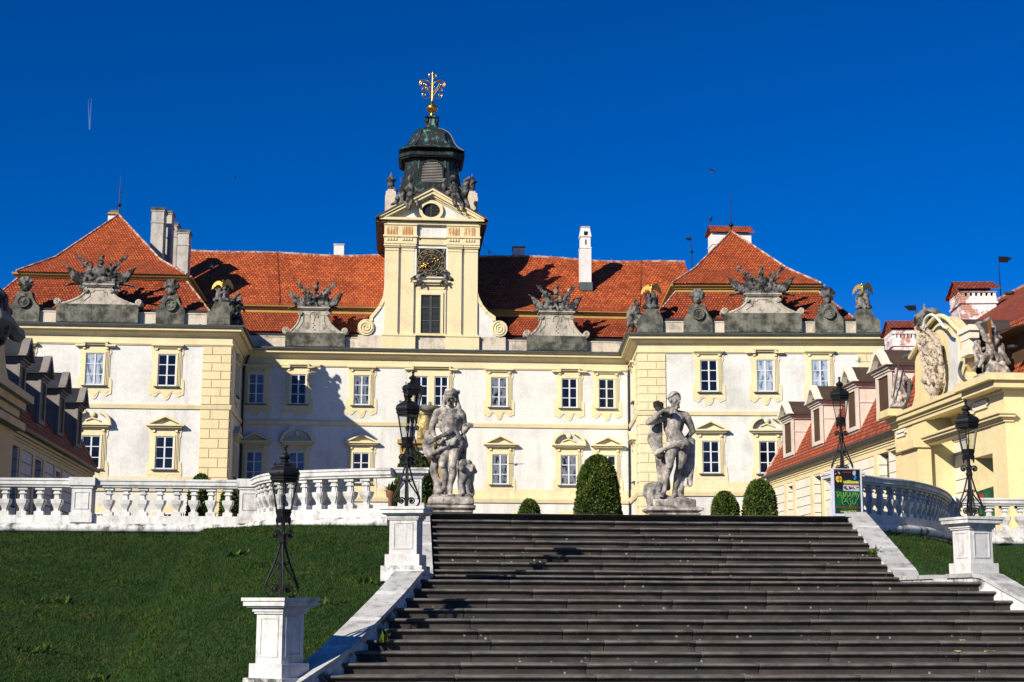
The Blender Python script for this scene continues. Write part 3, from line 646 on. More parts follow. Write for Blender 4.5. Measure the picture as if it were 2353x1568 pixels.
# triglyph blocks of worn ochre
for c_ in (901, 936, 1043, 1079):
    u_ = tp(c_, 533)[0]; s = MB(); g = MB()
    for k in range(4): s.box(FT, u_-.46+k*.235, u_-.46+k*.235+.17, zT(544), zT(524), .3, .37)
    for k in range(4): g.box(FT, u_-.42+k*.22, u_-.42+k*.22+.14, zT(557), zT(551), .42, .50)
    s.build('triglyph', M['rust'], castle); g.build('guttae', M['yellow'], castle)
# main cornice of the tower running round the sides, pediment and its roof
s = MB(); zk = zT(512)
pth = [(tx0, YT+DT), (tx0, YT), (tx1, YT), (tx1, YT+DT)]
s.sweep(pth, [(-.2, zk-.1), (.08, zk-.1), (.10, zk+.05), (.42, zk+.12), (.46, zk+.3), (-.2, zk+.3)])
s.build('tower_cornice', M['yellow'], castle)
cl, cr = tp(871, 508, .6)[0], tp(1113, 508, .6)[0]
s = MB(); s.box(FT, cl, cr, zT(511)+.02, zT(505), -.2, .62); s.build('pediment_base', M['yellow'], castle)
zr = lambda y: FT.pix(992, y, .6)[1]
A_ = FT.pix(994, 433.5, .6); BL = FT.pix(866.6, 498.5, .6); BR = FT.pix(1118, 501, .6); zB = (BL[1]+BR[1])/2-.05
s = MB(); s.prism(FT, [(BL[0]+.5, zB+.1), (BR[0]-.5, zB+.1), (A_[0], A_[1]-.3)], -.3, .10); s.build('tympanum', M['plaster'], castle)
s = MB(); th = .42
for sg, B in ((-1, BL[0]), (1, BR[0])):
    d = Vector((A_[0]-B, A_[1]-zB)).normalized()
    for t0, t1, n1 in ((0, .16, .78), (.16, .40, .66), (.40, .52, .44), (.52, .62, .24)):
        q = [(B+sg*.0-sg*t0*1.9, zB), (A_[0], A_[1]-t0*1.14), (A_[0], A_[1]-t1*1.14), (B-sg*t1*1.9, zB)]
        s.prism(FT, q if sg > 0 else q[::-1], -.2, n1)
s.build('pediment', M['yellow'], castle)
s = MB()    # sheet roof over the pediment and wide timber eaves down both sides
for sg, B in ((-1, BL[0]), (1, BR[0])):
    q = [(B+sg*.12, zB+.0), (A_[0], A_[1]+.12), (A_[0], A_[1]+.01), (B+sg*.12, zB-.14)]
    s.prism(FT, q if sg > 0 else q[::-1], -DT, .82)
s.build('tower_roof', M['brownmetal'], castle)
s = MB()
for sg, B, t_ in ((-1, BL[0], tx0), (1, BR[0], tx1)):
    a, b = sorted((B+sg*.05, t_)); s.box(FT, a, b, zB-.42, zB-.16, -DT, .45)
s.build('soffit', M['soffit'], castle)
# oculus
def circ(u, z, ru, rz, n=28): return [(u+ru*math.cos(2*PI*k/n), z+rz*math.sin(2*PI*k/n)) for k in range(n)]
uo, zo = tp(990.5, 485, .1); ro, rz_ = 21/28.4, 17/28.4
s = MB(); s.ring(FT, circ(uo, zo, ro+.26, rz_+.26), circ(uo, zo, ro, rz_), .09, .34); o_ = s.build('oculus', M['yellow'], castle)
s = MB(); s.prism(FT, circ(uo, zo, ro, rz_), .10, .13); s.build('dark_opening', M['black'], o_)
s = MB(); s.box(FT, uo-.03, uo+.03, zo-rz_, zo+rz_, .13, .18)
for k in range(9): z_ = zo-rz_*.8+k*rz_*.2; w_ = ro*math.sqrt(max(0, 1-((z_-zo)/rz_)**2)); s.box(FT, uo+.03, uo+w_, z_-.03, z_, .13, .2)
s.build('louvre', M['shutter'], o_)
# clock
c0 = tp(957.7, 570.7, .15); c1 = tp(1024.5, 637, .15); uc, zcl = tp(990.6, 603.8, .15)
s = MB(); s.box(FT, c0[0], c1[0], c1[1], c0[1], 0, .15); clock = s.build('clock_face', M['black'], castle)
s = MB(); s.ring(FT, [(c0[0]-.2, c1[1]-.1), (c1[0]+.2, c1[1]-.1), (c1[0]+.2, c0[1]+.16), (c0[0]-.2, c0[1]+.16)], [(c0[0], c1[1]), (c1[0], c1[1]), (c1[0], c0[1]), (c0[0], c0[1])], 0, .2); s.build('clock_frame', M['plaster'], clock)
R_ = 33/28.4
s = MB()
for a, b in ((1.0, .965), (.60, .575), (.31, .29)): s.ring(FT, circ(uc, zcl, R_*a, R_*a, 40), circ(uc, zcl, R_*b, R_*b, 40), .15, .165)
s.build('clock_ring', M['dullgold'], clock)
def text_on(m_, F, txt, size, u, z, n, rot=0, thick=.012, align='CENTER', sx=1, bold=0):
    cu = bpy.data.curves.new('t', 'FONT'); cu.body = txt; cu.size = size; cu.align_x = align; cu.align_y = 'CENTER'; cu.resolution_u = 2; cu.offset = bold
    ob = bpy.data.objects.new('t', cu); COL.objects.link(ob); dg = bpy.context.evaluated_depsgraph_get(); dg.update()
    me = bpy.data.meshes.new_from_object(ob.evaluated_get(dg)); ca, sa = math.cos(rot), math.sin(rot)
    vs = [(v.co.x*sx, v.co.y) for v in me.vertices]; vs = [(u+x*ca-y*sa, z+x*sa+y*ca) for x, y in vs]
    m_.add([F.w(a, b, n+thick) for a, b in vs], [tuple(p.vertices) for p in me.polygons])
    bpy.data.objects.remove(ob); bpy.data.curves.remove(cu); bpy.data.meshes.remove(me)
s = MB()
for k, t_ in enumerate(('XII', 'I', 'II', 'III', 'IIII', 'V', 'VI', 'VII', 'VIII', 'IX', 'X', 'XI')):
    a = PI/2-k*PI/6; text_on(s, FT, t_, .40, uc+R_*.79*math.cos(a), zcl+R_*.79*math.sin(a), .152, a-PI/2, sx=.72)
for t_, u_ in (('1', c0[0]+.2), ('7', c1[0]-.2)): text_on(s, FT, t_, .5, u_, c0[1]-.26, .152, bold=.012)
for k in range(12):
    a = PI/2-(k+.5)*PI/6; s.prism(FT, circ(uc+R_*.8*math.cos(a), zcl+R_*.8*math.sin(a), .035, .035, 6), .15, .165)
text_on(s, FT, 'III', .26, uc, zcl+R_*.45, .152, sx=.8); text_on(s, FT, 'II', .26, uc, zcl-R_*.45, .152, sx=.7); text_on(s, FT, 'I', .26, uc-R_*.45, zcl, .152, PI/2); text_on(s, FT, 'I', .26, uc+R_*.45, zcl, .152, PI/2)
s.build('numerals', M['dullgold'], clock)
s = MB(); a = rad(207)
for r_, q in ((.22, .09), (.42, .12), (.55, .10), (.68, .13), (.86, .07)): s.sphere(FT.w(uc+R_*r_*math.cos(a), zcl+R_*r_*math.sin(a), .24), q, 8, 6)
for sg in (-1, 1): s.sphere(FT.w(uc+R_*.5*math.cos(a+sg*.25), zcl+R_*.5*math.sin(a+sg*.25), .24), .10, 8, 6)
s.tube([FT.w(uc, zcl, .22), FT.w(uc+R_*.9*math.cos(a), zcl+R_*.9*math.sin(a), .22)], .03, 6); s.build('clock_hand', M['gold'], clock, smooth=True)
s = MB(); a = rad(32); s.tube([FT.w(uc, zcl, .2), FT.w(uc+R_*.3*math.cos(a), zcl+R_*.3*math.sin(a), .2)], .04, 6)
cu_, cz_ = uc+R_*.42*math.cos(a), zcl+R_*.42*math.sin(a); s.tube([FT.w(cu_+.15*math.cos(t), cz_+.15*math.sin(t), .2) for t in np.linspace(-2.2, 3.2, 14)], .045, 6); s.build('clock_hand', M['gold'], clock, smooth=True)
# ledge below the clock, shuttered window
s = MB(); s.box(FT, tp(948, 650)[0], tp(1033, 650)[0], zT(651.5), zT(648), 0, .5); s.box(FT, tp(953, 650)[0], tp(1028, 650)[0], zT(656), zT(651.5), 0, .32); s.build('clock_ledge', M['yellow'], castle)
w0, w1 = tp(966.8, 720)[0], tp(1012, 720)[0]; wz0, wz1 = zT(767.5), zT(679)
s = MB()
for a, b, n1 in ((.42, .22, .14), (.22, 0, .24)):
    s.ring(FT, [(w0-a, wz0-.02), (w1+a, wz0-.02), (w1+a, wz1+a*1.1), (w0-a, wz1+a*1.1)], [(w0-b, wz0-.01), (w1+b, wz0-.01), (w1+b, wz1+b*1.1), (w0-b, wz1+b*1.1)], 0, n1)
s.box(FT, w0-.45, w1+.45, wz1+.5, zT(656)-.01, 0, .10); s.box(FT, w0-.5, w1+.5, wz0-.2, wz0-.03, 0, .34)
wdw = s.build('shuttered_window', M['yellow'], castle)
for a, b in ((w0, (w0+w1)/2-.01), ((w0+w1)/2+.01, w1)):
    s = MB(); s.ring(FT, [(a, wz0), (b, wz0), (b, wz1), (a, wz1)], [(a+.08, wz0+.08), (b-.08, wz0+.08), (b-.08, wz1-.08), (a+.08, wz1-.08)], .02, .16)
    for z_ in (wz0+(wz1-wz0)/3, wz0+(wz1-wz0)*.67): s.box(FT, a+.08, b-.08, z_-.04, z_+.04, .04, .15)
    nsl = 30
    for k in range(nsl):
        z_ = wz0+.1+(wz1-wz0-.2)*k/nsl; s.hexa([FT.w(a+.08, z_, .13), FT.w(b-.08, z_, .13), FT.w(b-.08, z_+.03, .05), FT.w(a+.08, z_+.03, .05), FT.w(a+.08, z_+.02, .13), FT.w(b-.08, z_+.02, .13), FT.w(b-.08, z_+.07, .05), FT.w(a+.08, z_+.07, .05)])
    s.build('shutter', M['shutter'], wdw)
s = MB(); s.box(FT, w0, w1, wz0, wz1, 0, .03); s.build('dark_opening', M['black'], wdw)
# scroll wings
def spiral(m_, F, u, z, r, n, rad_, turns=2.2, dir=1, start=PI/2):
    pts = []
    for i in range(int(turns*14)+1):
        t = i/14*2*PI; q = r*(1-i/(turns*14)*.88); pts.append(F.w(u+q*math.cos(start+dir*t), z+q*math.sin(start+dir*t), n))
    m_.tube(pts, rad_, 5)
for sg, crv, vc in ((-1, ((883, 660), (880, 682), (871, 702), (860, 716.5), (849.6, 728.7)), (841, 753)), (1, ((1096.5, 660), (1100, 682.5), (1109.6, 702), (1121.7, 716.5), (1138.7, 728.7)), (1147, 756.6))):
    C_ = [tp(x, y) for x, y in crv]; tin = tx0+.1 if sg < 0 else tx1-.1; zlow = zb1-.06; s = MB()
    poly = [(tin, C_[0][1])]+C_+[(C_[-1][0]+sg*.08, C_[-1][1]-.6), (C_[-1][0]+sg*.1, zlow), (tin, zlow)]
    s.prism(FT, poly if sg < 0 else poly[::-1], -.8, .06); o_ = s.build('scroll_wing', M['plaster'], castle)
    b = MB(); pts = C_+[(C_[-1][0], C_[-1][1]-.35)]
    for i in range(len(pts)-1):
        (u0_, z0_), (u1_, z1_) = pts[i], pts[i+1]; nx = Vector((-(z1_-z0_), u1_-u0_)).normalized()*(.26)*(1 if sg < 0 else -1)
        q = [(u0_, z0_), (u1_, z1_), (u1_+nx.x, z1_+nx.y), (u0_+nx.x, z0_+nx.y)]; b.prism(FT, q if sg > 0 else q[::-1], -.85, .16+.002*i)
    vu, vz = tp(*vc); rv = 19/28.6; b.prism(FT, circ(vu, vz, rv, rv, 26), -.8, .22); spiral(b, FT, vu, vz, rv*.9, .24, .055, 2.4, sg, PI/2)
    b.box(FT, min(vu, tin), max(vu, tin), zlow, zlow+.22, -.8, .12) if False else None
    b.build('volute', M['yellow'], o_)
# pylons with urns behind the pediment
for x0_, x1_, ux in ((885, 911, 901), (1072, 1098, 1083)):
    Y_ = 122.2; F_ = Frame((0, Y_), 0); a, b = F_.pix(x0_, 450)[0], F_.pix(x1_, 450)[0]; t_ = F_.pix(990, 441)[1]; s = MB()
    s.box(F_, a, b, t_-3.5, t_-.35, -1.0, 0); s.box(F_, a+.05, b-.05, t_-.35, t_, -.95, -.05); s.box(F_, a+.2, b-.2, t_, t_+.18, -.85, -.15)
    o_ = s.build('pylon', M['attic'], castle); s = MB(); c_ = F_.w((a+b)/2, t_+.18, -.5)
    s.lathe(c_, [(.16, 0), (.28, .05), (.12, .15), (.2, .22), (.31, .35), (.27, .55), (.25, .7), (.40, .82), (.42, .95), (.30, 1.02), (.15, 1.1), (.22, 1.18), (.12, 1.3), (.05, 1.42), (.02, 1.6)], 12)
    s.build('urn', M['roofstatue'], o_, smooth=True)
# copper lantern
YD = YT+5.6; cxd = at(991.5, 350, YD).x; zD = lambda y: at(992, y, YD).z; sc_ = at(1091.5, 350, YD).x-cxd; sc_ /= 100
def csq(m_, prof, ch=.34):
    vs = []; k = 8
    for h, z in prof:
        c = h*ch
        vs += [(cxd+x, YD+y, z) for x, y in ((-h+c, -h), (h-c, -h), (h, -h+c), (h, h-c), (h-c, h), (-h+c, h), (-h, h-c), (-h, -h+c))]
    fs = []
    for i in range(len(prof)-1):
        for j in range(k): fs.append((i*k+j, i*k+(j+1) % k, (i+1)*k+(j+1) % k, (i+1)*k+j))
    fs += [tuple(range(k-1, -1, -1)), tuple((len(prof)-1)*k+j for j in range(k))]; m_.add(vs, fs)
P_ = lambda L, k=1: [(h*sc_, at(992, y, YD-k*h*sc_).z) for h, y in L]
s = MB(); csq(s, P_([(79, 475), (75, 447), (71, 432), (67, 418), (63, 402), (60, 385), (58.5, 364)]), .36); s.build('lantern_stage', M['copperdark'], castle)
s = MB(); csq(s, P_([(58.5, 368), (61, 365.5), (61, 363.5), (67, 361.5), (69.5, 360.5), (71, 357), (73, 356), (73.5, 349), (75, 347)]), .36); s.build('lantern_cornice', M['copperdark'], castle)
s = MB(); csq(s, P_([(74.5, 347.5), (72, 346), (64, 342.5), (57, 336.5), (51, 329), (47, 320), (43, 311), (37, 304), (29, 299), (19, 295.5), (16, 293), (15.5, 291), (12, 288), (10.6, 282), (10.6, 272), (15, 271), (15, 268.5), (9, 267.5)], .55), .40); s.build('dome', M['copper'], castle)
for sx in (-1, 1):
    for sy in (-1, 1):
        s = MB(); pts = [Vector((cxd+sx*h*sc_*.98, YD+sy*h*sc_*.98, zD(y))) for h, y in ((9, 290), (12, 283), (11, 277), (14, 272))]
        s.tube(pts, [.08, .14, .12, .16], 6); s.build('dome_bracket', M['copperdark'], castle)
s = MB()    # seams on the dome
prof = P_([(71, 345), (64, 341.5), (57, 336.5), (51, 329), (47, 320), (43, 311), (37, 304), (29, 299), (19, 295.5)], .55)
for fx in (-.6, .6):
    s.tube([(cxd+fx*h, YD-h-.02, z) for h, z in prof], .045, 4)
for sgx in (-1, 1):
    for fy in (-.6, .6): s.tube([(cxd+sgx*(h+.02), YD+fy*h, z) for h, z in prof], .045, 4)
s.build('dome_seam', M['copper'], castle)
# louvred window of the lantern
F_ = Frame((cxd, YD-63.0*sc_), 0); a = 25*sc_; z0_, z1_ = F_.pix(992, 420.5)[1], F_.pix(992, 383)[1]; s = MB()
arch = [(a*math.cos(PI*k/10)*.8, z1_+.42*math.sin(PI*k/10)) for k in range(11)]
outer = [(-a-.12, z0_-.1), (a+.12, z0_-.1), (a+.05, z1_)]+[(u*1.12, z+.14) for u, z in arch]+[(-a-.05, z1_)]
inner = [(-a, z0_), (a, z0_), (a*.86, z1_)]+arch+[(-a*.86, z1_)]
s.ring(F_, outer, inner, -.2, .20); lw = s.build('louvre_window', M['copperdark'], castle)
s = MB()
for k in range(13):
    z_ = z0_+.08+k*(z1_+.35-z0_)/13; w_ = a*(1-.14*(z_-z0_)/(z1_-z0_)) if z_ < z1_ else a*.8*math.sqrt(max(.05, 1-((z_-z1_)/.45)**2))
    s.hexa([F_.w(-w_, z_, .18), F_.w(w_, z_, .18), F_.w(w_, z_+.05, .02), F_.w(-w_, z_+.05, .02), F_.w(-w_, z_+.035, .18), F_.w(w_, z_+.035, .18), F_.w(w_, z_+.09, .02), F_.w(-w_, z_+.09, .02)])
s.build('louvre', M['chimney'], lw)
s = MB()
for fx in (-.5, .5): s.tube([(cxd+fx*h*sc_, YD-h*sc_-.03, at(992, y, YD-h*sc_).z) for h, y in ((75, 447), (67, 418), (63, 402), (60, 386), (58.5, 368))], .05, 4)
for fx in (-.95, .95): s.tube([(cxd+fx*h*sc_, YD-h*sc_*(.70)-.03, zD(y)) for h, y in ((72, 445), (66, 418), (63, 402), (61.5, 390))], .02, 4)
s.build('lantern_seam', M['copper'], castle)
# gilded finial
fin = thing('gilded_finial', 'golden scrollwork cross on an onion ball atop the copper dome', 'finial', (cxd, YD, zD(268))); s = MB()
s.lathe((cxd, YD, 0), [(h*sc_, zD(y)) for h, y in ((6, 268), (6.5, 266), (4.2, 263), (4.5, 260), (7, 258), (12, 254), (14, 250), (13, 246), (9, 243), (5, 239), (3, 233), (2, 230), (3, 229), (1.6, 228))], 20); s.build('onion_ball', M['gold'], fin, smooth=True)
s = MB(); s.tube([(cxd, YD, zD(230)), (cxd, YD, zD(190)), (cxd, YD, zD(166))], [.07, .05, .03], 6); s.build('spike', M['gold'], fin)
s = MB(); FD = Frame((cxd, YD), 0)
def gp(x, y): return ((x-840)/4.866*sc_*1.0, zD(146.5+y/4.866))
for sg in (-1, 1):
    for pts in (((840, 255), (815, 215), (775, 185), (730, 182), (700, 205), (700, 245), (725, 268), (755, 262), (772, 240), (760, 222), (742, 228), (745, 240)),
                ((828, 210), (790, 200), (745, 200), (718, 215), (716, 240), (735, 252)), ((840, 330), (800, 290), (770, 275), (732, 285), (728, 300), (760, 305), (800, 285), (825, 255)),
                ((840, 355), (800, 385), (760, 390), (735, 372), (730, 345), (745, 335), (765, 345), (762, 358), (750, 355)), ((760, 262), (800, 320), (838, 375)), ((838, 165), (815, 160), (800, 140), (805, 118), (830, 108), (838, 122), (825, 130)),
                ((745, 225), (775, 250), (800, 290), (838, 320))):
        P2 = [gp(840+sg*(x-840), y) for x, y in pts]; out = []
        for i in range(len(P2)-1):
            p0, p1, p2, p3 = P2[max(i-1, 0)], P2[i], P2[i+1], P2[min(i+2, len(P2)-1)]
            for t in (0, .33, .66):
                out.append(tuple(.5*((2*p1[k])+(-p0[k]+p2[k])*t+(2*p0[k]-5*p1[k]+4*p2[k]-p3[k])*t*t+(-p0[k]+3*p1[k]-3*p2[k]+p3[k])*t**3) for k in (0, 1)))
        out.append(P2[-1]); s.tube([FD.w(u, z) for u, z in out], .042, 5)
s.build('scrollwork', M['gold'], fin, smooth=True)
# ---------------------------------------------------------------- terrace, lawn, stairs
XL_, XR_ = .72, 9.45; YT0, TR, RI = 30.9, .35, .15
ZT = 1.82; ZL = .38; YLB, YLF = 27.75, 24.4         # top level, landing, back and front of the landing
def xleft(Y):
    if Y >= YLF: return XL_+(.48-XL_)*min(1, max(0, (27.75-Y)/3.35))
    k = (YLF-Y)/TR; T = (.48, .37, .25, .115, -.03, -.17, -.32, -.47, -.62, -.85, -1.08, -1.32, -1.56, -1.8, -2.0, -2.15)
    i = min(int(k), len(T)-2); f = min(k-i, 1); return T[i]*(1-f)+T[i+1]*f
def xright(Y): return 10.10-xleft(Y) if Y < YLF else XR_+(9.60-XR_)*min(1, max(0, (27.75-Y)/3.35))
def zstair(Y):
    if Y > YLB: return min(ZT, ZL+RI*((Y-YLB)/TR)+.05)
    if Y > YLF: return ZL
    return ZL-RI*(YLF-Y)/TR
lawn_top = 1.56
BLp = [(-420, 34.9), (0, 34.9), (300, 34.9), (588, 34.9), (597, 34.2), (612, 33.4), (640, 32.75), (700, 32.2), (800, 31.7), (905, 31.3)]
BRp = [(1962, 31.7), (2000, 32.2), (2050, 32.7), (2095, 33.5), (2130, 34.6), (2152, 35.8), (2164, 37.2), (2168, 38.2)]
bl = [at(x, 1110, Y) for x, Y in BLp]; br = [at(x, 1110, Y) for x, Y in BRp]
bl = [Vector((p.x, p.y)) for p in bl]; br = [Vector((p.x, p.y)) for p in br]
br2 = [Vector((at(2160, 1138, 38.4).x, 38.4)), Vector((at(2700, 1138, 38.4).x, 38.4))]
def ybal(X):
    P = bl if X < 5 else [Vector((9.2, 31.4))]+br+[Vector((14.2, 38.4)), Vector((30, 38.4))]
    for a, b in zip(P[:-1], P[1:]):
        if a.x <= X <= b.x: return a.y+(b.y-a.y)*(X-a.x)/max(b.x-a.x, 1e-6)
    return P[0].y if X < P[0].x else P[-1].y
def zlawn(X, Y):
    Ym = min(ybal(X+d_) for d_ in (0, .3, .6, .9, 1.2)) if X < 0 else ybal(X); k = (.225 if X > 5 else .225+.04*min(1, max(0, (X+10)/5))); return lawn_top-k*max(0, Ym-.15-Y)+.03*noise.noise(Vector((X*.6, Y*.6, 0)))
# ground sheet to the horizon
s = MB(); s.quad((-3000, -2000, -2.6), (3000, -2000, -2.6), (3000, 6000, -2.6), (-3000, 6000, -2.6)); o_ = s.build('ground', M['soil']); tag(o_, kind='structure')
s = MB(); fr = [(p.x, p.y+.05) for p in bl]+[(XL_-.3, YT0+.2), (XL_, YT0-.25), (XR_, YT0-.25), (XR_+.3, YT0+.4)]+[(p.x, p.y+.05) for p in br]+[(p.x, p.y+.05) for p in br2]
s.add([(x, y, G0) for x, y in fr]+[(45, 150, G0), (-45, 150, G0)], [tuple(range(len(fr)+2))])
o_ = s.build('courtyard', M['gravel']); tag(o_, kind='structure')
def lawn(name, x0, x1, nx, side):
    s = MB(); ny = 26; vs = []; fs = []
    for i in range(nx+1):
        X = x0+(x1-x0)*i/nx; yt = ybal(X)-.02; yb = 13.0
        if side < 0:      # stop at the cheek wall of the stairs
            if X > -2.0: yb = next((Y for Y in np.arange(14, 31, .1) if xleft(Y)-.1 >= X), 30.5)
        else:
            if X < 11.9: yb = next((Y for Y in np.arange(14, 31, .1) if xright(Y)+.05 <= X), 30.5)
        for j in range(ny+1):
            Y = yb+(yt-yb)*j/ny; z = zlawn(X, Y); lim = zstair(Y)-.02 if (X < xright(Y)+.38 if side > 0 else X > xleft(Y)-.38) else 9; vs.append((X, Y, min(z, lim)))
    for i in range(nx):
        for j in range(ny): a = i*(ny+1)+j; fs.append((a, a+ny+1, a+ny+2, a+1))
    s.add(vs, fs); o = s.build(name, M['turf'], smooth=True); return tag(o, kind='structure')
lawn('lawn', -22, .36, 110, -1); lawn('lawn', 9.75, 30, 90, 1)
# grass blades
def blades(n, x0, x1, seed, dens_near=True):
    rng = np.random.default_rng(seed); V = []; Fc = []; c = 0
    while c < n:
        X = rng.uniform(x0, x1); Y = rng.uniform(14, 38)
        if Y > ybal(X)-.18: continue
        if X < 5 and (X > xleft(Y)-.42 or X < -Y*.42-.5): continue
        if X > 5 and (X < xright(Y)+.42 or X > Y*.68): continue
        z = zlawn(X, Y); cl = noise.noise(Vector((X*1.5, Y*1.5, 3))); h = (.028+.022*rng.random()+.02*max(0, cl))*(2.4 if rng.random() < .008 else 1)
        w = .005+.003*rng.random(); a = rng.uniform(0, 2*PI); lx, ly = rng.normal(0, .03), rng.normal(0, .03)
        dx, dy = w*math.cos(a), w*math.sin(a); b = len(V)
        V += [(X-dx, Y-dy, z-.01), (X+dx, Y+dy, z-.01), (X+dx*.6+lx*.5, Y+dy*.6+ly*.5, z+h*.6), (X-dx*.6+lx*.5, Y-dy*.6+ly*.5, z+h*.6), (X+lx*1.4, Y+ly*1.4, z+h)]
        Fc += [(b, b+1, b+2, b+3), (b+3, b+2, b+4)]; c += 1
    m_ = MB(); m_.v = V; m_.f = Fc; m_.uv = [None]*len(Fc); return m_
o_ = blades(250000, -14, .5, 3).build('grass', M['grass']); tag(o_, 'short green grass on the bank left of the stairs', 'grass', kind='stuff')
o_ = blades(85000, 9.6, 24, 4).build('grass', M['grass']); tag(o_, 'short green grass on the bank right of the stairs', 'grass', kind='stuff')
# broad-leaved weeds in the lawn and by the stairs
def weed(x, y, Y, n, size, label, z=None, seed=1, mat='grass'):
    rng = random.Random(seed); p = at(x, y, Y); z = p.z if z is None else z; m_ = MB()
    for k in range(n):
        a = rng.uniform(0, 2*PI); L = size*rng.uniform(.5, 1); el = rng.uniform(.3, 1.2); d = Vector((math.cos(a)*math.cos(el), math.sin(a)*math.cos(el), math.sin(el)))
        b = Vector((p.x+rng.uniform(-.3, .3)*size, p.y+rng.uniform(-.2, .2)*size, z)); sd = Vector((-math.sin(a), math.cos(a), 0))*L*.13
        q = b+d*L*.55; e = b+d*L-Vector((0, 0, L*.15)); i = len(m_.v); m_.add([b-sd*.3, b+sd*.3, q+sd, e, q-sd], [(0, 1, 2, 4), (4, 2, 3)])
    o = m_.build('weed', M[mat], loc=(p.x, p.y, z)); return tag(o, label, 'weed', 'weeds')
weed(550, 1195+230, 27.5, 0, .2, '') if False else None
for x, Yw, lab, sd in ((555, 29.5, 'clump of broad leaves high on the left bank', 2), (150, 28.6, 'clump of broad leaves on the bank by the left picture edge', 3), (120, 25.6, 'low leafy weed beneath the left picture edge, lower bank', 4), (275, 24.3, 'leafy weed lower down between the left edge and the front lamp', 5), (860, 26.5, 'leafy weed on the bank left of the curved stair wall', 6), (745, 25.2, 'leafy weed on the bank just right of the front lamp pedestal', 7)):
    X = (x-900)/3460*Yw; o = weed(900, 1388, 30, 0, .2, lab) if False else None
    z = zlawn(X, Yw); q = MB(); rng = random.Random(sd)
    for k in range(26):
        a = rng.uniform(0, 2*PI); L = rng.uniform(.08, .2); el = rng.uniform(.3, 1.1); d = Vector((math.cos(a)*math.cos(el), math.sin(a)*math.cos(el), math.sin(el))); b = Vector((X+rng.uniform(-.3, .3), Yw+rng.uniform(-.15, .15), z)); sd_ = Vector((-math.sin(a), math.cos(a), 0))*L*.16
        q.add([b-sd_*.3, b+sd_*.3, b+d*L*.55+sd_, b+d*L, b+d*L*.55-sd_], [(0, 1, 2, 4), (4, 2, 3)])
    tag(q.build('weed', M['yew'], loc=(X, Yw, z)), lab, 'weed', 'weeds on the bank')
# ---- the great stairs
stairs = thing('stone_staircase', 'broad dark stone staircase climbing between white cheek walls to the terrace', 'staircase', (5, 24, -1.5))
def step_mesh(Y, z, x0, x1, zdn, tread, seed):
    """one step: round nosing, fillet, recessed riser; slightly uneven along its length"""
    prof = [(0, 0), (.02, .002)]       # (toward camera, z)
    prof = [(-tread-.06, 0), (.040, 0), (.066, -.010), (.075, -.026), (.066, -.042), (.040, -.050), (.040, -.060), (.014, -.062), (.004, -.078), (0, zdn), (-tread-.06, zdn)]
    rng = random.Random(seed); xs = [x0]; 
    while xs[-1] < x1-.25: xs.append(min(x1, xs[-1]+rng.uniform(.18, .3)))
    if xs[-1] < x1: xs.append(x1)
    m_ = MB(); k = len(prof); vs = []; st = []; nb = x0+rng.uniform(1, 2); dz = dn = 0
    for x in xs:
        gap = 0
        if x > nb: nb += rng.uniform(1.3, 2.4); dz = rng.uniform(-.003, .002); dn = rng.uniform(-.004, .004); gap = 1
        wx = .006*noise.noise(Vector((x*1.4, Y*3, 0))); wear = -.010*max(0, 1-abs(x-5)/3.5)
        for xx, g in (((x-.012, 0), (x-.004, .012), (x+.004, .012), (x+.012, 0)) if gap else ((x, 0),)):
            st.append(xx)
            for n, zz in prof: vs.append((xx, Y-n+(g if n > -.01 else 0)-(dn+wx if n > -.01 else 0), z+zz-g*.4*(zz > -.02)+(dz+wx*.7+wear*.4 if zz > -.07 else 0)))
    fs = []; xs = st
    for i in range(len(xs)-1):
        for j in range(k): l = (j+1) % k; fs.append((i*k+j, (i+1)*k+j, (i+1)*k+l, i*k+l))
    fs += [tuple(range(k-1, -1, -1)), tuple((len(xs)-1)*k+j for j in range(k))]
    m_.add(vs, fs); return m_
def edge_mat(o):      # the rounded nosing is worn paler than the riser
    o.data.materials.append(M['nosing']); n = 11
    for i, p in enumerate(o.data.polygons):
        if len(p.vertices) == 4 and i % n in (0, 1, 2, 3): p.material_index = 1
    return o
for k in range(10):
    Y = YT0-TR*k; z = ZT-RI*k
    if k == 9: z = ZL+RI*.92
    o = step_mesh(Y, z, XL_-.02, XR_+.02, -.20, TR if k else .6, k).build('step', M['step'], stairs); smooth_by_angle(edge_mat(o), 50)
s = MB(); s.v = []; s.add([(XL_-.6, YLF-.03, ZL-.01), (9.9, YLF-.03, ZL-.01), (9.9, 28.1, ZL-.01), (XL_-.6, 28.1, ZL-.01)], [(0, 1, 2, 3)]); s.build('landing', M['step'], stairs)
for k in range(15):
    Y = YLF-TR*k; o = step_mesh(Y, ZL-RI*k, xleft(Y)-.04, xright(Y)+.04, -.20, TR+.1, 50+k).build('step', M['step'], stairs); smooth_by_angle(edge_mat(o), 50)
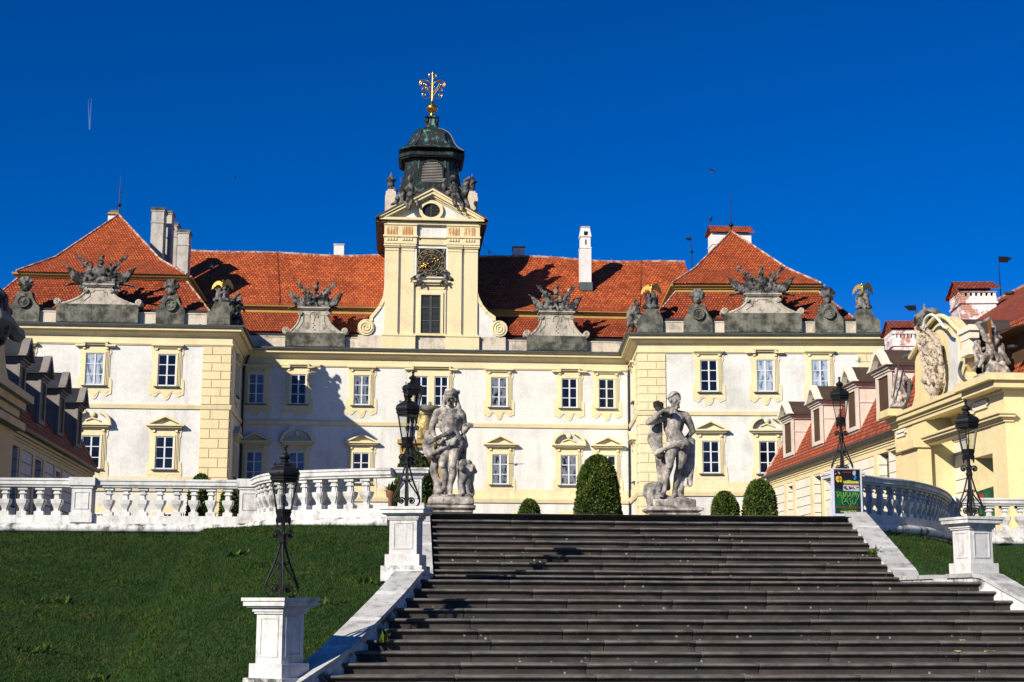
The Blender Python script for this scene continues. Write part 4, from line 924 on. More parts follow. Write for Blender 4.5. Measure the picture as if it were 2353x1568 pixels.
# cheek walls with a broad coping
def cheek(side, Ys, mat='whitestone'):
    m_ = MB(); c = MB(); xf = xleft if side < 0 else xright; P = []
    for Y in Ys:
        x = xf(Y); zt_ = zstair(Y)+(.17 if Y < YLF else (.15 if Y <= YLB else .10)); P.append((x, Y, zt_))
    W_ = .40
    n = len(P); N_ = []
    for i in range(n):
        a, b = P[max(i-1, 0)], P[min(i+1, n-1)]; d = Vector((b[0]-a[0], b[1]-a[1])).normalized(); q = Vector((d.y, -d.x)) if side > 0 else Vector((-d.y, d.x))
        if d.y < 0: q = -q
        N_.append(q)
    for mm, e, lo, hi in ((m_, 0, -1.9, -.07), (c, .035, -.07, 0)):
        vs = []
        for p, q in zip(P, N_):
            for off, zz in ((-e, lo), (W_+e, lo), (W_+e, hi), (-e, hi)): vs.append((p[0]+q.x*off, p[1]+q.y*off, p[2]+zz))
        fs = []
        for i in range(n-1):
            for j in range(4): l = (j+1) % 4; fs.append((i*4+j, (i+1)*4+j, (i+1)*4+l, i*4+l))
        fs += [(3, 2, 1, 0), tuple((n-1)*4+j for j in range(4))]; mm.add(vs, fs)
    o = m_.build('cheek_wall', M['torus'], stairs); c.build('coping', M['coping'], o)
    # pale mortar bands across the coping
    for i in range(2, n-1, 3):
        j = MB(); p, q = P[i], N_[i]; d = Vector((P[i+1][0]-P[i][0], P[i+1][1]-P[i][1], P[i+1][2]-P[i][2])).normalized()*.05
        a = Vector((p[0]-q.x*.037, p[1]-q.y*.037, p[2]+.003)); b = Vector((p[0]+q.x*.437, p[1]+q.y*.437, p[2]+.003)); j.hexa([a-d-Vector((0, 0, .02)), b-d-Vector((0, 0, .02)), b+d-Vector((0, 0, .02)), a+d-Vector((0, 0, .02)), a-d, b-d, b+d, a+d]); j.build('mortar_joint', M['whitestone'], o)
    return o
cheek(-1, list(np.arange(20.2, 25.5, .3))+[25.6]); cheek(-1, [26.1, 27.75]+list(np.arange(28.1, 30.9, .35))+[31.0])
cheek(1, list(np.arange(19.8, 24.5, .3))+[24.5, 25.6]); cheek(1, [26.2, 27.75]+list(np.arange(28.1, 30.9, .35))+[31.0])
weed_ = MB(); rng = random.Random(9); pw = Vector((9.38, 29.0, zstair(29.0)-.02))
for k in range(60):
    a = rng.uniform(0, 2*PI); L = rng.uniform(.06, .24); el = rng.uniform(.4, 1.5); d = Vector((math.cos(a)*math.cos(el), math.sin(a)*math.cos(el), math.sin(el))); b = pw+Vector((rng.uniform(-.06, .06), rng.uniform(-.08, .08), 0)); sd_ = Vector((-math.sin(a), math.cos(a), 0))*L*.13
    weed_.add([b-sd_*.3, b+sd_*.3, b+d*L*.55+sd_, b+d*L, b+d*L*.55-sd_], [(0, 1, 2, 4), (4, 2, 3)])
tag(weed_.build('weed', M['yew'], loc=tuple(pw)), 'bushy weed sprouting from the joint beside the right cheek wall', 'weed')
for i, (Yw, xw, lab) in enumerate(((27.7, .62, 'dry weed at the foot of the upper flight behind the middle left pedestal'), (22.2, -.15, 'small leafy weed growing on a step end below the curved cheek wall'))):
    m_ = MB(); rng = random.Random(20+i); z = zstair(Yw)+.01
    for k in range(34):
        a = rng.uniform(0, 2*PI); L = rng.uniform(.05, .2); el = rng.uniform(.4, 1.4); d = Vector((math.cos(a)*math.cos(el), math.sin(a)*math.cos(el), math.sin(el))); b = Vector((xw+rng.uniform(0, .12), Yw-rng.uniform(.02, .1), z)); sd_ = Vector((-math.sin(a), math.cos(a), 0))*L*.12
        m_.add([b-sd_*.3, b+sd_*.3, b+d*L*.55+sd_, b+d*L, b+d*L*.55-sd_], [(0, 1, 2, 4), (4, 2, 3)])
    tag(m_.build('weed', M['yew'], loc=(xw, Yw, z)), lab, 'weed')
leafm = flat('fallen_leaf', (.30, .36, .10), .6)
for i, (px, kk, lab) in enumerate(((2222, 6, 'pale fallen leaf highest of those lying on the lower steps at right'), (2210, 7, 'pair-edge fallen leaf one step under the highest fallen leaf'), (2285, 7, 'fallen leaf right of its neighbour on the same lower step'), (2235, 10, 'long yellow fallen leaf low on the stairs at right'), (2310, 10, 'fallen leaf between two others on the lowest visible step'), (2352, 10, 'rightmost yellow fallen leaf low on the stairs'))):
    Y = YLF-TR*kk-.03; z = ZL-RI*kk+.012; X = (px-900)/3460*Y; m_ = MB(); L = .06+.02*(i % 3); a = i*1.3
    pts = [Vector((X+L*math.cos(a+t)*(1 if j % 2 else .75), Y+L*.5*math.sin(a+t)+.02, z+.012*math.sin(3*t+i))) for j, t in enumerate(np.linspace(0, 2*PI, 9)[:-1])]
    m_.add(pts+[p-Vector((0, 0, .003)) for p in pts], [tuple(range(8)), tuple(range(15, 7, -1))]+[(j, 8+j, 8+(j+1) % 8, (j+1) % 8) for j in range(8)])
    tag(m_.build('fallen_leaf', leafm, loc=(X, Y, z)), lab, 'leaf', 'leaves fallen on the stairs')
# ---- balustrades
BP = [(.105, 0), (.105, .085), (.066, .10), (.058, .135), (.075, .19), (.115, .27), (.128, .345), (.128, .36), (.066, .37), (.060, .43), (.055, .475), (.088, .485), (.088, .51), (.07, .525), (.07, .565), (.105, .575), (.105, .64)]
def baluster_mesh():
    m_ = MB(); m_.lathe((0, 0, 0), [(r*1.414, z) for r, z in BP], 4, PI/4)
    o = m_.build('baluster', M['whitestone']); bm = bmesh.new(); bm.from_mesh(o.data)
    bmesh.ops.bevel(bm, geom=[e for e in bm.edges if abs((e.verts[0].co-e.verts[1].co).z) > .01 and .095 < (e.verts[0].co.z+e.verts[1].co.z)/2 < .56], offset=.022, segments=2, affect='EDGES')
    bm.to_mesh(o.data); bm.free(); return o
bal0 = baluster_mesh(); used = [False]
def arclen(P):
    L = [0]
    for a, b in zip(P[:-1], P[1:]): L.append(L[-1]+(b-a).length)
    return L
def along(P, L, s_):
    for i in range(len(P)-1):
        if s_ <= L[i+1] or i == len(P)-2:
            t = (s_-L[i])/max(L[i+1]-L[i], 1e-6); d = (P[i+1]-P[i]).normalized(); return P[i]+(P[i+1]-P[i])*t, d
def smooth_path(P, n=6):
    out = []
    for i in range(len(P)-1):
        p0, p1, p2, p3 = P[max(i-1, 0)], P[i], P[i+1], P[min(i+2, len(P)-1)]
        k = n if (P[i+1]-P[i]).length < 2.5 else 1
        for j in range(k):
            t = j/k; out.append(.5*((2*p1)+(-p0+p2)*t+(2*p0-5*p1+4*p2-p3)*t*t+(-p0+3*p1-3*p2+p3)*t**3))
    return out+[P[-1]]
ZR0, ZR1 = 2.57, 2.75
def balustrade(name, label, P, s0, s1, step, piers=(), zb=1.93, base=True):
    L = arclen(P); c, d = along(P, L, L[-1]/2); t = thing(name, label, 'balustrade', (c.x, c.y, 1.6)); t['group'] = 'terrace balustrades'
    pp = [(p.x, p.y) for p in P]
    m_ = MB(); m_.sweep(pp, [(-.15, ZR0), (.15, ZR0), (.15, ZR0+.03), (.19, ZR0+.05), (.19, ZR0+.13), (.215, ZR0+.14), (.215, ZR1-.01), (.18, ZR1+.01), (-.18, ZR1+.01), (-.215, ZR1-.01), (-.215, ZR0+.12), (-.15, ZR0+.05)]); m_.build('handrail', M['whitestone'], t)
    m_ = MB(); m_.sweep(pp, [(-.2, 1.75), (.17, 1.75), (.17, zb), (-.2, zb)]); m_.build('plinth', M['whitestone'], t)
    if base:
        m_ = MB(); m_.sweep(pp, [(-.2, 1.2), (.22, 1.2), (.22, 1.545), (.30, 1.56), (.34, 1.60), (.35, 1.655), (.33, 1.70), (.27, 1.742), (.20, 1.749), (-.2, 1.749)]); smooth_by_angle(m_.build('base_moulding', M['torus'], t), 45)
    s_ = s0
    while s_ <= s1:
        q, dd = along(P, L, s_)
        if not any(abs(s_-a) < .36 for a in piers):
            b = bal0 if not used[0] else bal0.copy()
            if used[0]: COL.objects.link(b)
            used[0] = True; b.parent = t; b.location = (q.x-c.x, q.y-c.y, zb-1.6); b.rotation_euler = (0, 0, math.atan2(dd.y, dd.x))
        s_ += step
    for a in piers:
        q, dd = along(P, L, a); F = Frame((q.x, q.y), math.degrees(math.atan2(dd.y, dd.x))); m_ = MB()
        m_.box(F, -.25, .25, zb-.16, zb+.06, -.27, .27); m_.box(F, -.22, .22, zb+.06, ZR0-.03, -.235, .235); m_.box(F, -.245, .245, ZR0-.03, ZR0+.03, -.26, .26); m_.box(F, -.29, .29, ZR0+.03, ZR1+.03, -.30, .30)
        m_.ring(F, [(-.16, zb+.14), (.16, zb+.14), (.16, ZR0-.11), (-.16, ZR0-.11)], [(-.145, zb+.155), (.145, zb+.155), (.145, ZR0-.125), (-.145, ZR0-.125)], .235, .25)
        m_.build('pier', M['whitestone'], t)
    return t
Pl = smooth_path(bl); Ll = arclen(Pl)
Ps = [Pl[0]]; x_end = at(592, 1110, 34.9).x
iL = next(i for i, p in enumerate(Pl) if p.x > x_end-.05)
straight = Pl[:iL+1]; curve = Pl[iL:]
X0 = straight[0].x; s12 = at(12, 1165, 34.9).x-X0
balustrade('balustrade', 'straight white stone balustrade at the left edge above the grass bank', straight, (s12 % .382)+.0, arclen(straight)[-1]-.30, .382, (at(191, 1165, 34.9).x-X0, arclen(straight)[-1]-.12))
balustrade('balustrade', 'curved sunlit white balustrade running up to the left top of the stairs', curve, .32, arclen(curve)[-1]-.25, .365)
Pr = smooth_path(br)
balustrade('balustrade', 'curved shaded stone balustrade right of the poster board', Pr, .25, arclen(Pr)[-1]-.3, .40, (arclen(Pr)[-1]-.02,))
balustrade('balustrade', 'straight white balustrade at the right edge behind the lamp pedestal', br2, .45, arclen(br2)[-1]-.2, .42)
# ---------------------------------------------------------------- pedestals and lamps
def pedestal(name, label, x, y, rot, half, z0, zcap, group=None, zsh0=None):
    t = thing(name, label, 'pedestal', (x, y, z0), 0, group); F = Frame((x, y), math.degrees(rot)); h = half; H = zcap-z0
    z1 = zcap-.185; m_ = MB()
    m_.box(F, -h-.115, h+.115, z0, z0+.29*H/1.4, -h-.115, h+.115); m_.build('base', M['torus'], t)
    zs = z0+.29*H/1.4
    m_ = MB(); m_.box(F, -h-.06, h+.06, zs, zs+.19, -h-.06, h+.06); m_.build('plinth', M['whitestone'], t)
    m_ = MB(); m_.box(F, -h, h, zs+.19, z1, -h, h)
    for a in range(4):
        G = Frame((x, y), math.degrees(rot)+90*a); m_.ring(G, [(-h*.72, zs+.28), (h*.72, zs+.28), (h*.72, z1-.07), (-h*.72, z1-.07)], [(-h*.62, zs+.305), (h*.62, zs+.305), (h*.62, z1-.095), (-h*.62, z1-.095)], h-.002, h+.012)
    m_.build('shaft', M['whitestone'], t)
    m_ = MB()
    for e, a, b in ((.025, z1-.03, z1), (.045, z1, z1+.05), (.10, z1+.055, z1+.075), (.135, z1+.075, zcap-.045), (.155, zcap-.045, zcap)): m_.box(F, -h-e, h+e, a+.0005, b, -h-e, h+e)
    m_.hexa([F.w(-h-.045, z1+.05, h+.045), F.w(h+.045, z1+.05, h+.045), F.w(h+.045, z1+.05, -h-.045), F.w(-h-.045, z1+.05, -h-.045), F.w(-h-.1, z1+.075, h+.1), F.w(h+.1, z1+.075, h+.1), F.w(h+.1, z1+.075, -h-.1), F.w(-h-.1, z1+.075, -h-.1)])
    m_.build('cap', M['whitestone'], t); return t
lamp = thing('street_lamp', '', 'street lamp', (0, 0, 0)); lamp['group'] = 'black iron lanterns on pedestals'
F0 = Frame((0, 0), 0)
def scroll(cu, cz, r, start, turns, d, n=22): return [(cu+r*(1-.8*i/n)*math.cos(start+d*turns*2*PI*i/n), cz+r*(1-.8*i/n)*math.sin(start+d*turns*2*PI*i/n)) for i in range(n+1)]
m_ = MB(); m_.tube([(0, 0, 0), (0, 0, .5), (0, 0, 1.1)], [.034, .028, .03], 8); m_.lathe((0, 0, 0), [(.05, .73), (.058, .75), (.058, .78), (.045, .80)], 10); m_.lathe((0, 0, 0), [(.045, .44), (.055, .46), (.045, .48)], 10); m_.build('pole', M['iron'], lamp)
for a in range(4):
    G = Frame((0, 0), 90*a-20)
    m_ = MB(); m_.tube([G.w(u, z) for u, z in cat([(.03, .82), (.035, .72), (.06, .62), (.11, .45), (.18, .28), (.222, .16), (.21, .07), (.16, .015), (.10, .005)])], .015, 6)
    m_.tube([G.w(u, z) for u, z in cat([(.035, .46), (.06, .40), (.13, .30), (.185, .22), (.2, .17)])], .012, 6)
    m_.lathe(G.w(.205, .155), [(.018, -.012), (.02, 0), (.018, .012)], 8); m_.build('leg', M['iron'], lamp, smooth=True)
    m_ = MB(); m_.tube([G.w(u, z) for u, z in scroll(.085, .115, .062, PI, 1.6, -1)], .013, 6); m_.sphere(G.w(.085, .115), .024, 8, 6)
    m_.tube([G.w(u, z) for u, z in [(.03, .70), (.035, .80)]+scroll(.095, .855, .058, PI, 1.5, -1)], .014, 6); m_.sphere(G.w(.095, .855), .022, 8, 6)
    m_.tube([G.w(u, z) for u, z in scroll(.062, .462, .03, PI, 1.3, -1, 14)], .008, 5); m_.build('scroll', M['iron'], lamp, smooth=True)
m_ = MB(); m_.lathe((0, 0, 0), [(.09, 1.065), (.105, 1.10), (.118, 1.15), (.128, 1.165), (.118, 1.175), (.128, 1.195), (.118, 1.2)], 6)
for k in range(6):
    a = k*PI/3; 
    for da, L in ((0, .12), (.35, .07), (.7, .07)): m_.tube([(.092*math.cos(a+da), .092*math.sin(a+da), 1.09), (.096*math.cos(a+da), .096*math.sin(a+da), 1.08-L*.6), (.098*math.cos(a+da), .098*math.sin(a+da), 1.08-L)], [.012, .012, .005], 6)
m_.build('basket', M['iron'], lamp)
m_ = MB()
for k in range(6):
    a = k*PI/3; m_.tube([(.117*math.cos(a), .117*math.sin(a), 1.2), (.192*math.cos(a), .192*math.sin(a), 1.59)], .0085, 5)
m_.build('lantern_bars', M['iron'], lamp)
m_ = MB(); v0 = [(.113*math.cos(k*PI/3), .113*math.sin(k*PI/3), 1.2) for k in range(6)]; v1 = [(.187*math.cos(k*PI/3), .187*math.sin(k*PI/3), 1.59) for k in range(6)]
m_.add(v0+v1, [(k, (k+1) % 6, 6+(k+1) % 6, 6+k) for k in range(6)]); m_.build('lantern_glass', M['clear'], lamp)
m_ = MB(); m_.tube([(0, 0, 1.19), (0, 0, 1.27)], .018, 8); m_.build('bulb_holder', M['iron'], lamp)
m_ = MB(); m_.lathe((0, 0, 0), [(.012, 1.27), (.02, 1.29), (.032, 1.33), (.033, 1.36), (.024, 1.385), (.006, 1.395)], 12); m_.build('bulb', M['clear'], lamp, smooth=True)
m_ = MB(); m_.lathe((0, 0, 0), [(.19, 1.575), (.205, 1.59), (.205, 1.605), (.222, 1.615), (.225, 1.635), (.205, 1.645)], 6); m_.build('rim', M['iron'], lamp)
m_ = MB(); m_.lathe((0, 0, 0), [(.205, 1.645), (.226, 1.66), (.234, 1.69), (.228, 1.725), (.205, 1.755), (.165, 1.778), (.125, 1.787), (.118, 1.80), (.122, 1.815), (.075, 1.83), (.062, 1.85), (.072, 1.858), (.05, 1.868), (.052, 1.885), (.082, 1.90), (.090, 1.922), (.082, 1.945), (.05, 1.962), (.026, 1.985), (.020, 2.01), (.028, 2.02), (.018, 2.03)], 6)
m_.sphere((0, 0, 2.062), .029, 10, 8)
for k in range(6):
    a = k*PI/3; G = Frame((0, 0), math.degrees(a))
    m_.tube([G.w(u, z) for u, z in scroll(.145, 1.815, .022, -PI/2, 1.2, 1, 12)], .006, 5)
    for zz in (0, 1):      # relief leaves on the dome
        m_.tube([G.w(.19+.01*zz, 1.67+.02*zz, .08*(1 if zz else -1)), G.w(.19, 1.71, .02), G.w(.17, 1.76, .05)], .006, 4)
m_.build('dome', M['iron'], lamp)
lamp_first = [True]
def put_lamp(x, y, z, rot, label):
    r = lamp if lamp_first[0] else copy_tree(lamp); lamp_first[0] = False
    r.location = (x, y, z); r.rotation_euler = (0, 0, rot); r['label'] = label; return r
HEXV = PI/6      # turns a corner of the lantern to the viewer
def spot(x, y, Y): p = at(x, y, Y); return p.x, p.y, p.z
x, y, z = spot(646, 1374, 21.0); pedestal('lamp_pedestal', 'tall white panelled pedestal in the foreground on the bank, lowest of all', x, y, rad(-36), .225, z-1.34, z, 'lamp pedestals'); put_lamp(x, y, z, rad(0)+HEXV, 'black iron lamp on the foreground pedestal, leftmost and lowest of all')
x, y, z = spot(934, 1167, 25.8); pedestal('lamp_pedestal', 'white panelled pedestal on the landing, left of the steps', x, y, rad(-13), .235, z-1.24, z, 'lamp pedestals'); put_lamp(x, y, z, rad(25), 'black iron lamp on the landing pedestal left of the steps')
x, y, z = spot(2232, 1190, 25.8); pedestal('lamp_pedestal', 'white panelled pedestal seen corner-on right of the steps', x, y, rad(17), .235, z-1.24, z, 'lamp pedestals'); put_lamp(x, y, z, rad(15), 'black iron lamp on the corner-on pedestal right of the steps')
x, y, z = spot(946, 1078, 31.6); pedestal('balustrade_pier', 'white pier ending the sunlit curved balustrade behind the landing lamp', x, y, rad(-2), .215, z-1.15, z); put_lamp(x, y, z, rad(10), 'black iron lamp half hidden behind the landing lamp on the balustrade pier')
x, y, z = spot(1936, 1088, 31.6); pedestal('balustrade_pier', 'pale pier mostly hidden behind the green theatre poster board', x, y, rad(4), .215, z-1.15, z); put_lamp(x, y, z, rad(12), 'black iron lamp rising behind the green theatre poster board')
for px, py, Y, lab, lab2 in ((36, 1131, 79, 'distant dark lamp seen through the balusters at the left picture edge', 'distant pedestal behind the balusters at the left picture edge'), (567, 1187, 100, 'small distant lamp seen between the last straight balusters', 'distant pedestal seen between the last straight balusters'), (2166, 1141, 82, 'small distant lamp beside the end of the shaded curved balustrade', 'distant pedestal beside the end of the shaded curved balustrade')):
    p = at(px, py, Y); put_lamp(p.x, p.y, p.z-2.09, .4, lab); pedestal('lamp_pedestal', lab2, p.x, p.y, .2, .23, G0, p.z-2.09, 'lamp pedestals')
# ---------------------------------------------------------------- long side buildings of the courtyard
def side_building(F, ze, L, name, label, wall, rows_mat, wins, pilas, dormers, sgn, roofmat='tilegate'):
    """F: wall plane, far end at u=0; sgn=-1 when the near end is at +u ... u grows to the right of the picture"""
    t = thing(name, label, 'building', tuple(F.w(sgn*L/2, G0)))
    U = lambda d: sgn*d            # d: distance from the far end towards the viewer
    a, b = sorted((U(0), U(L)))
    m_ = MB(); m_.box(F, a, b, G0-.5, ze, -9, 0); m_.build('wall', M[wall], t)
    # rusticated facing 0.35 m thick with window recesses
    segs = []; cur = 0
    for d0, d1, z0_, z1_ in sorted(wins): segs.append((cur, d0, None)); segs.append((d0, d1, (z0_, z1_))); cur = d1
    segs.append((cur, L, None)); m_ = MB(); zt_ = ze-.75; rh = .52
    for d0, d1, zz in segs:
        u0_, u1_ = sorted((U(d0), U(d1))); nr = int((zt_-G0)/rh)
        spans = [(G0-.3, zt_)] if zz is None else [(G0-.3, zz[0]), (zz[1], zt_)]
        for s0, s1 in spans:
            z = zt_
            while z > s0:
                zb_ = max(zt_-rh*math.ceil((zt_-z)/rh+1e-6+.0001), s0)
                if zb_ >= z-.02: zb_ = max(z-rh, s0)
                lo, hi = max(zb_, s0), min(z, s1)
                if hi-lo > .04: m_.box(F, u0_+.001, u1_-.001, lo+.02, hi-.02, 0, .35)
                z = zb_
    m_.build('wall_facing', M[rows_mat], t)
    m_ = MB(); m_.box(F, a, b, zt_+.002, ze-.5, 0, .38)
    for k, (n0, h) in enumerate(((.42, .12), (.48, .13), (.58, .2))): m_.box(F, a, b, ze-.5+sum((.12, .13, .2)[:k])+.002, ze-.5+sum((.12, .13, .2)[:k+1]), 0, n0)
    m_.build('cornice', M[wall], t)
    for d in pilas:
        m_ = MB(); u_ = U(d); m_.box(F, u_-.28, u_+.28, G0, zt_, .3, .40); m_.build('pilaster_strip', M[wall], t)
    for d0, d1, z0_, z1_ in wins:
        u0_, u1_ = sorted((U(d0), U(d1))); m_ = MB(); m_.box(F, u0_+.12, u1_-.12, z0_+.1, z1_-.1, .01, .05); m_.build('window', M['glass'], t)
    # mansard roof, hipped at the far end
    m_ = MB(); n1, z1_ = -1.1, ze+3.3; n2, z2_ = -10.5, 17.2 if sgn > 0 else ze+6.2; hp = .9
    fa, fb, fc, fd = F.w(U(-.3), ze, .65), F.w(U(L), ze, .65), F.w(U(L), z1_, n1), F.w(U(hp), z1_, n1)
    if sgn > 0: m_.tile(fa, fb, fc, fd)
    else: m_.tile(fb, fa, fd, fc)
    ga, gb = F.w(U(-.3), ze, -20), F.w(U(hp), z1_, -20)
    if sgn > 0: m_.tile(ga, fa, fd, gb)
    else: m_.tile(fa, ga, gb, fd)
    tp_, tq = F.w(U(5.0), z2_, n2), F.w(U(L), z2_, n2)
    if sgn > 0: m_.tile(fd, fc, tq, tp_); m_.tile(gb, fd, tp_, tp_)
    else: m_.tile(fc, fd, tp_, tq); m_.tile(fd, gb, tp_, tp_)
    ro = m_.build('roof', M[roofmat], t)
    m_ = MB(); m_.tube([fa, fd, tp_, tq], .10, 6); m_.build('ridge_tiles', M['ridge'], ro)
    m_ = MB(); m_.tube([F.w(U(-.4), ze-.02, .72), F.w(U(L), ze-.02, .72)], .11, 8); m_.build('rain_gutter', M['zinc'], t)
    for (d, zlow, w_, h_) in dormers:
        u_ = U(d); nf = .25 if sgn > 0 else .25; m_ = MB()
        m_.box(F, u_-w_/2, u_+w_/2, zlow-.9, zlow+h_, -4.2, nf)
        m_.ring(F, [(u_-w_/2-.06, zlow+.1), (u_+w_/2+.06, zlow+.1), (u_+w_/2+.06, zlow+h_-.1), (u_-w_/2-.06, zlow+h_-.1)], [(u_-w_/2+.25, zlow+.3), (u_+w_/2-.25, zlow+.3), (u_+w_/2-.25, zlow+h_-.25), (u_-w_/2+.25, zlow+h_-.25)], nf-.02, nf+.10)
        m_.box(F, u_-w_/2-.12, u_+w_/2+.12, zlow+h_-.12, zlow+h_, -4, nf+.16); m_.box(F, u_-w_/2-.2, u_+w_/2+.2, zlow+h_+.002, zlow+h_+.1, -4, nf+.25)
        m_.box(F, u_-w_/2-.04, u_+w_/2+.04, zlow+h_*.62, zlow+h_*.62+.05, -3, nf)
        dm = m_.build('dormer', M['pinkplaster' if sgn > 0 else 'shadeplaster'], t)  # left dormers get darker plaster and roof, shade put into the colour
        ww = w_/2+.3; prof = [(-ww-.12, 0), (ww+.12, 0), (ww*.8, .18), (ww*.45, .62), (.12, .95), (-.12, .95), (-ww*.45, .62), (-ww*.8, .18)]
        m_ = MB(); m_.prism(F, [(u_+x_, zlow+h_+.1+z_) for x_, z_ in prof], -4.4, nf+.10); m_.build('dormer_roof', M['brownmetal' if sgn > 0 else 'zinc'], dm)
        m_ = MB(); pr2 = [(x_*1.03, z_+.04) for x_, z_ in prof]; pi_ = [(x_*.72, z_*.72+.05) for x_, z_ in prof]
        m_.ring(F, [(u_+x_, zlow+h_+.1+z_) for x_, z_ in pr2], [(u_+x_, zlow+h_+.1+z_) for x_, z_ in pi_], nf+.05, nf+.40); m_.build('dormer_gable', M['cream' if sgn > 0 else 'shadeplaster'], dm)
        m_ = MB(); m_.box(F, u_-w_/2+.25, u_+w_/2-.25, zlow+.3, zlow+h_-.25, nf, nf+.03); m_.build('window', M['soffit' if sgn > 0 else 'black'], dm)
    return t
a_ = math.atan(52/FPX); eR = at(1758, 1097, 93)
FB = Frame(eR, -90-math.degrees(a_)); FB = Frame((eR.x-FB.n.x*.65, eR.y-FB.n.y*.65), -90-math.degrees(a_)); zeR = eR.z
def du(x, y, n=0): return FB.pix(x, y, n)
winR = []
for x0_, x1_, yt_ in ((1812, 1822, 1119), (1873, 1888, 1096), (2025, 2046, 1043)):
    d0, _ = du(x0_, 1150, .35); d1, _ = du(x1_, 1150, .35); z1_ = du(x0_, yt_, .35)[1]; winR.append((d0, d1, z1_-2.6, z1_))
dorR = []
for x0_, x1_, yb_, yt_ in ((1804, 1825, 1046, 983), (1870.5, 1892, 1022, 939), (1950, 1975, 1000, 900), (2020, 2052, 960, 862)):
    d0, zb_ = du(x0_, yb_, .25); d1, zt_ = du(x0_, yt_, .25)[0], du(x0_, yt_, .25)[1]; d1 = du(x1_, yb_, .25)[0]; dorR.append(((d0+d1)/2, zeR+.75, max(1.3, d1-d0), 2.35))
side_building(FB, zeR, 62, 'courtyard_wing', 'long sunlit cream wing at the right with red mansard roof and dormers', 'gateyellow', 'cream', winR, [winR[0][0]-.5, winR[0][1]+.5, winR[1][0]-.5, winR[1][1]+.5, winR[2][0]-.5], dorR, 1)
bld = [o for o in bpy.data.objects if o.name == 'courtyard_wing'][0]
# big chimneys of exposed brick
def bchim(x0, x1, ytop, ybot, Y, dep, label=None):
    a, b = at(x0, ybot, Y), at(x1, ybot, Y); t = at(x0, ytop, Y).z; zb_ = at(x0, ybot, Y).z; F = Frame((a.x, Y), -8); W_ = b.x-a.x; H = t-zb_; m_ = MB()
    m_.box(F, .05, W_-.05, zb_-2, zb_+H*.28, -2.4, 0); m_.box(F, -.03, W_+.03, zb_+H*.28, zb_+H*.34, -2.5, .08); m_.box(F, .03, W_-.03, zb_+H*.34, zb_+H*.48, -2.45, .02)
    m_.box(F, 0, W_, zb_+H*.58, t-.75, -2.5, .08); 
    m_.prism(Frame(F.w(0, 0, 0), F.deg-90), [(-.08, t-.75), (2.5, t-.75), (1.2, t-.08)], -W_, 0) if False else None
    for k in range(7): u_ = .1+(W_-.3)*k/6; m_.box(F, u_, u_+.14, zb_+H*.48, zb_+H*.58, -2.45, .02)
    for k in range(7): n_ = -.1-2.2*k/6; m_.box(F, 0, .1, zb_+H*.481, zb_+H*.579, n_-.14, n_)
    o = m_.build('chimney', M['brick'], bld); c = MB(); c.box(F, .15, W_-.15, zb_+H*.47, zb_+H*.59, -2.3, -.12); c.build('flue_opening', M['black'], o)
    c = MB(); c.tile(F.w(-.2, t-.68, .3), F.w(W_+.2, t-.68, .3), F.w(W_+.12, t, -1.2), F.w(-.12, t, -1.2)); c.tile(F.w(W_+.2, t-.78, -2.7), F.w(-.2, t-.78, -2.7), F.w(-.12, t, -1.2), F.w(W_+.12, t, -1.2))
    c.add([F.w(-.02, t-.76, .1), F.w(-.02, t-.08, -1.2), F.w(-.02, t-.76, -2.5)], [(0, 1, 2)]); c.build('chimney_cap', M['tilegate'], o)
bchim(2052, 2112, 729, 822, 84, 0); bchim(2208, 2289, 637, 722, 76, 0)
for px, pt, pb, fy, L, lab in ((2300, 588, 690, 598, .85, 'iron weather vane with flag above the red roof at the right edge'), (2106.7, 700, 760, 709, -.75, 'iron weather vane beside the left brick chimney, flag pointing left')):
    Y = 86; p = at(px, pb, Y); rod('weather_vane', lab, (p.x, p.y, p.z-1), at(px, pt, Y).z, at(px, pb, Y).z-.3, r=.035, ball=.06, flag=(at(px, fy+5, Y).z, L))
# ---- curved-gable gate pavilion on the right (its face turned to the courtyard)
NP = 1.5; gate = thing('gate_pavilion', 'yellow gate pavilion with curved gable and carved cartouche at the right', 'pavilion', tuple(FB.w(du(2180, 1000, NP)[0], G0, 0)))
def gq(x, y, n=NP): return FB.pix(x, y, n)
gl_, gr_ = gq(2058, 1050)[0], gq(2314, 1050)[0]; zcor = gq(2062, 948)[1]; zc2 = gq(2300, 880)[1]; zcor = (zcor+zc2)/2
m_ = MB(); m_.box(FB, gl_, gr_, G0-.4, zcor, -.5, .15); m_.build('wall', M['gateyellow'], gate)
uc_ = (gl_+gr_)/2
# giant piers and entablature; niches and windows are real recesses between them
m_ = MB()
zb1_ = gq(2100, 1085)[1]; zn0 = gq(2120, 1085)[1]
segs = [(gl_, gl_+1.1), (gq(2105, 1050)[0]-.3, gq(2130, 1050)[0]), (gq(2222, 1050)[0], gq(2236, 1050)[0]), (gq(2281, 1050)[0], gr_)]
for a, b in segs: q_ = MB(); q_.box(FB, a, b, G0-.2, zcor-.002, .1, NP); q_.build('pier', M['gateyellow'], gate)
zw1 = gq(2240, 1052)[1]; m_.box(FB, segs[0][1]+.001, segs[1][0]-.001, gq(2080, 1072)[1], zcor-.002, .12, NP-.02); m_.box(FB, segs[2][1]+.001, segs[3][0]-.001, zw1, zcor-.002, .12, NP-.02)
m_.box(FB, segs[1][1]+.001, segs[2][0]-.001, gq(2140, 955)[1], zcor-.002, .12, NP-.02)
m_.build('upper_wall', M['gateyellow'], gate)
m_ = MB()
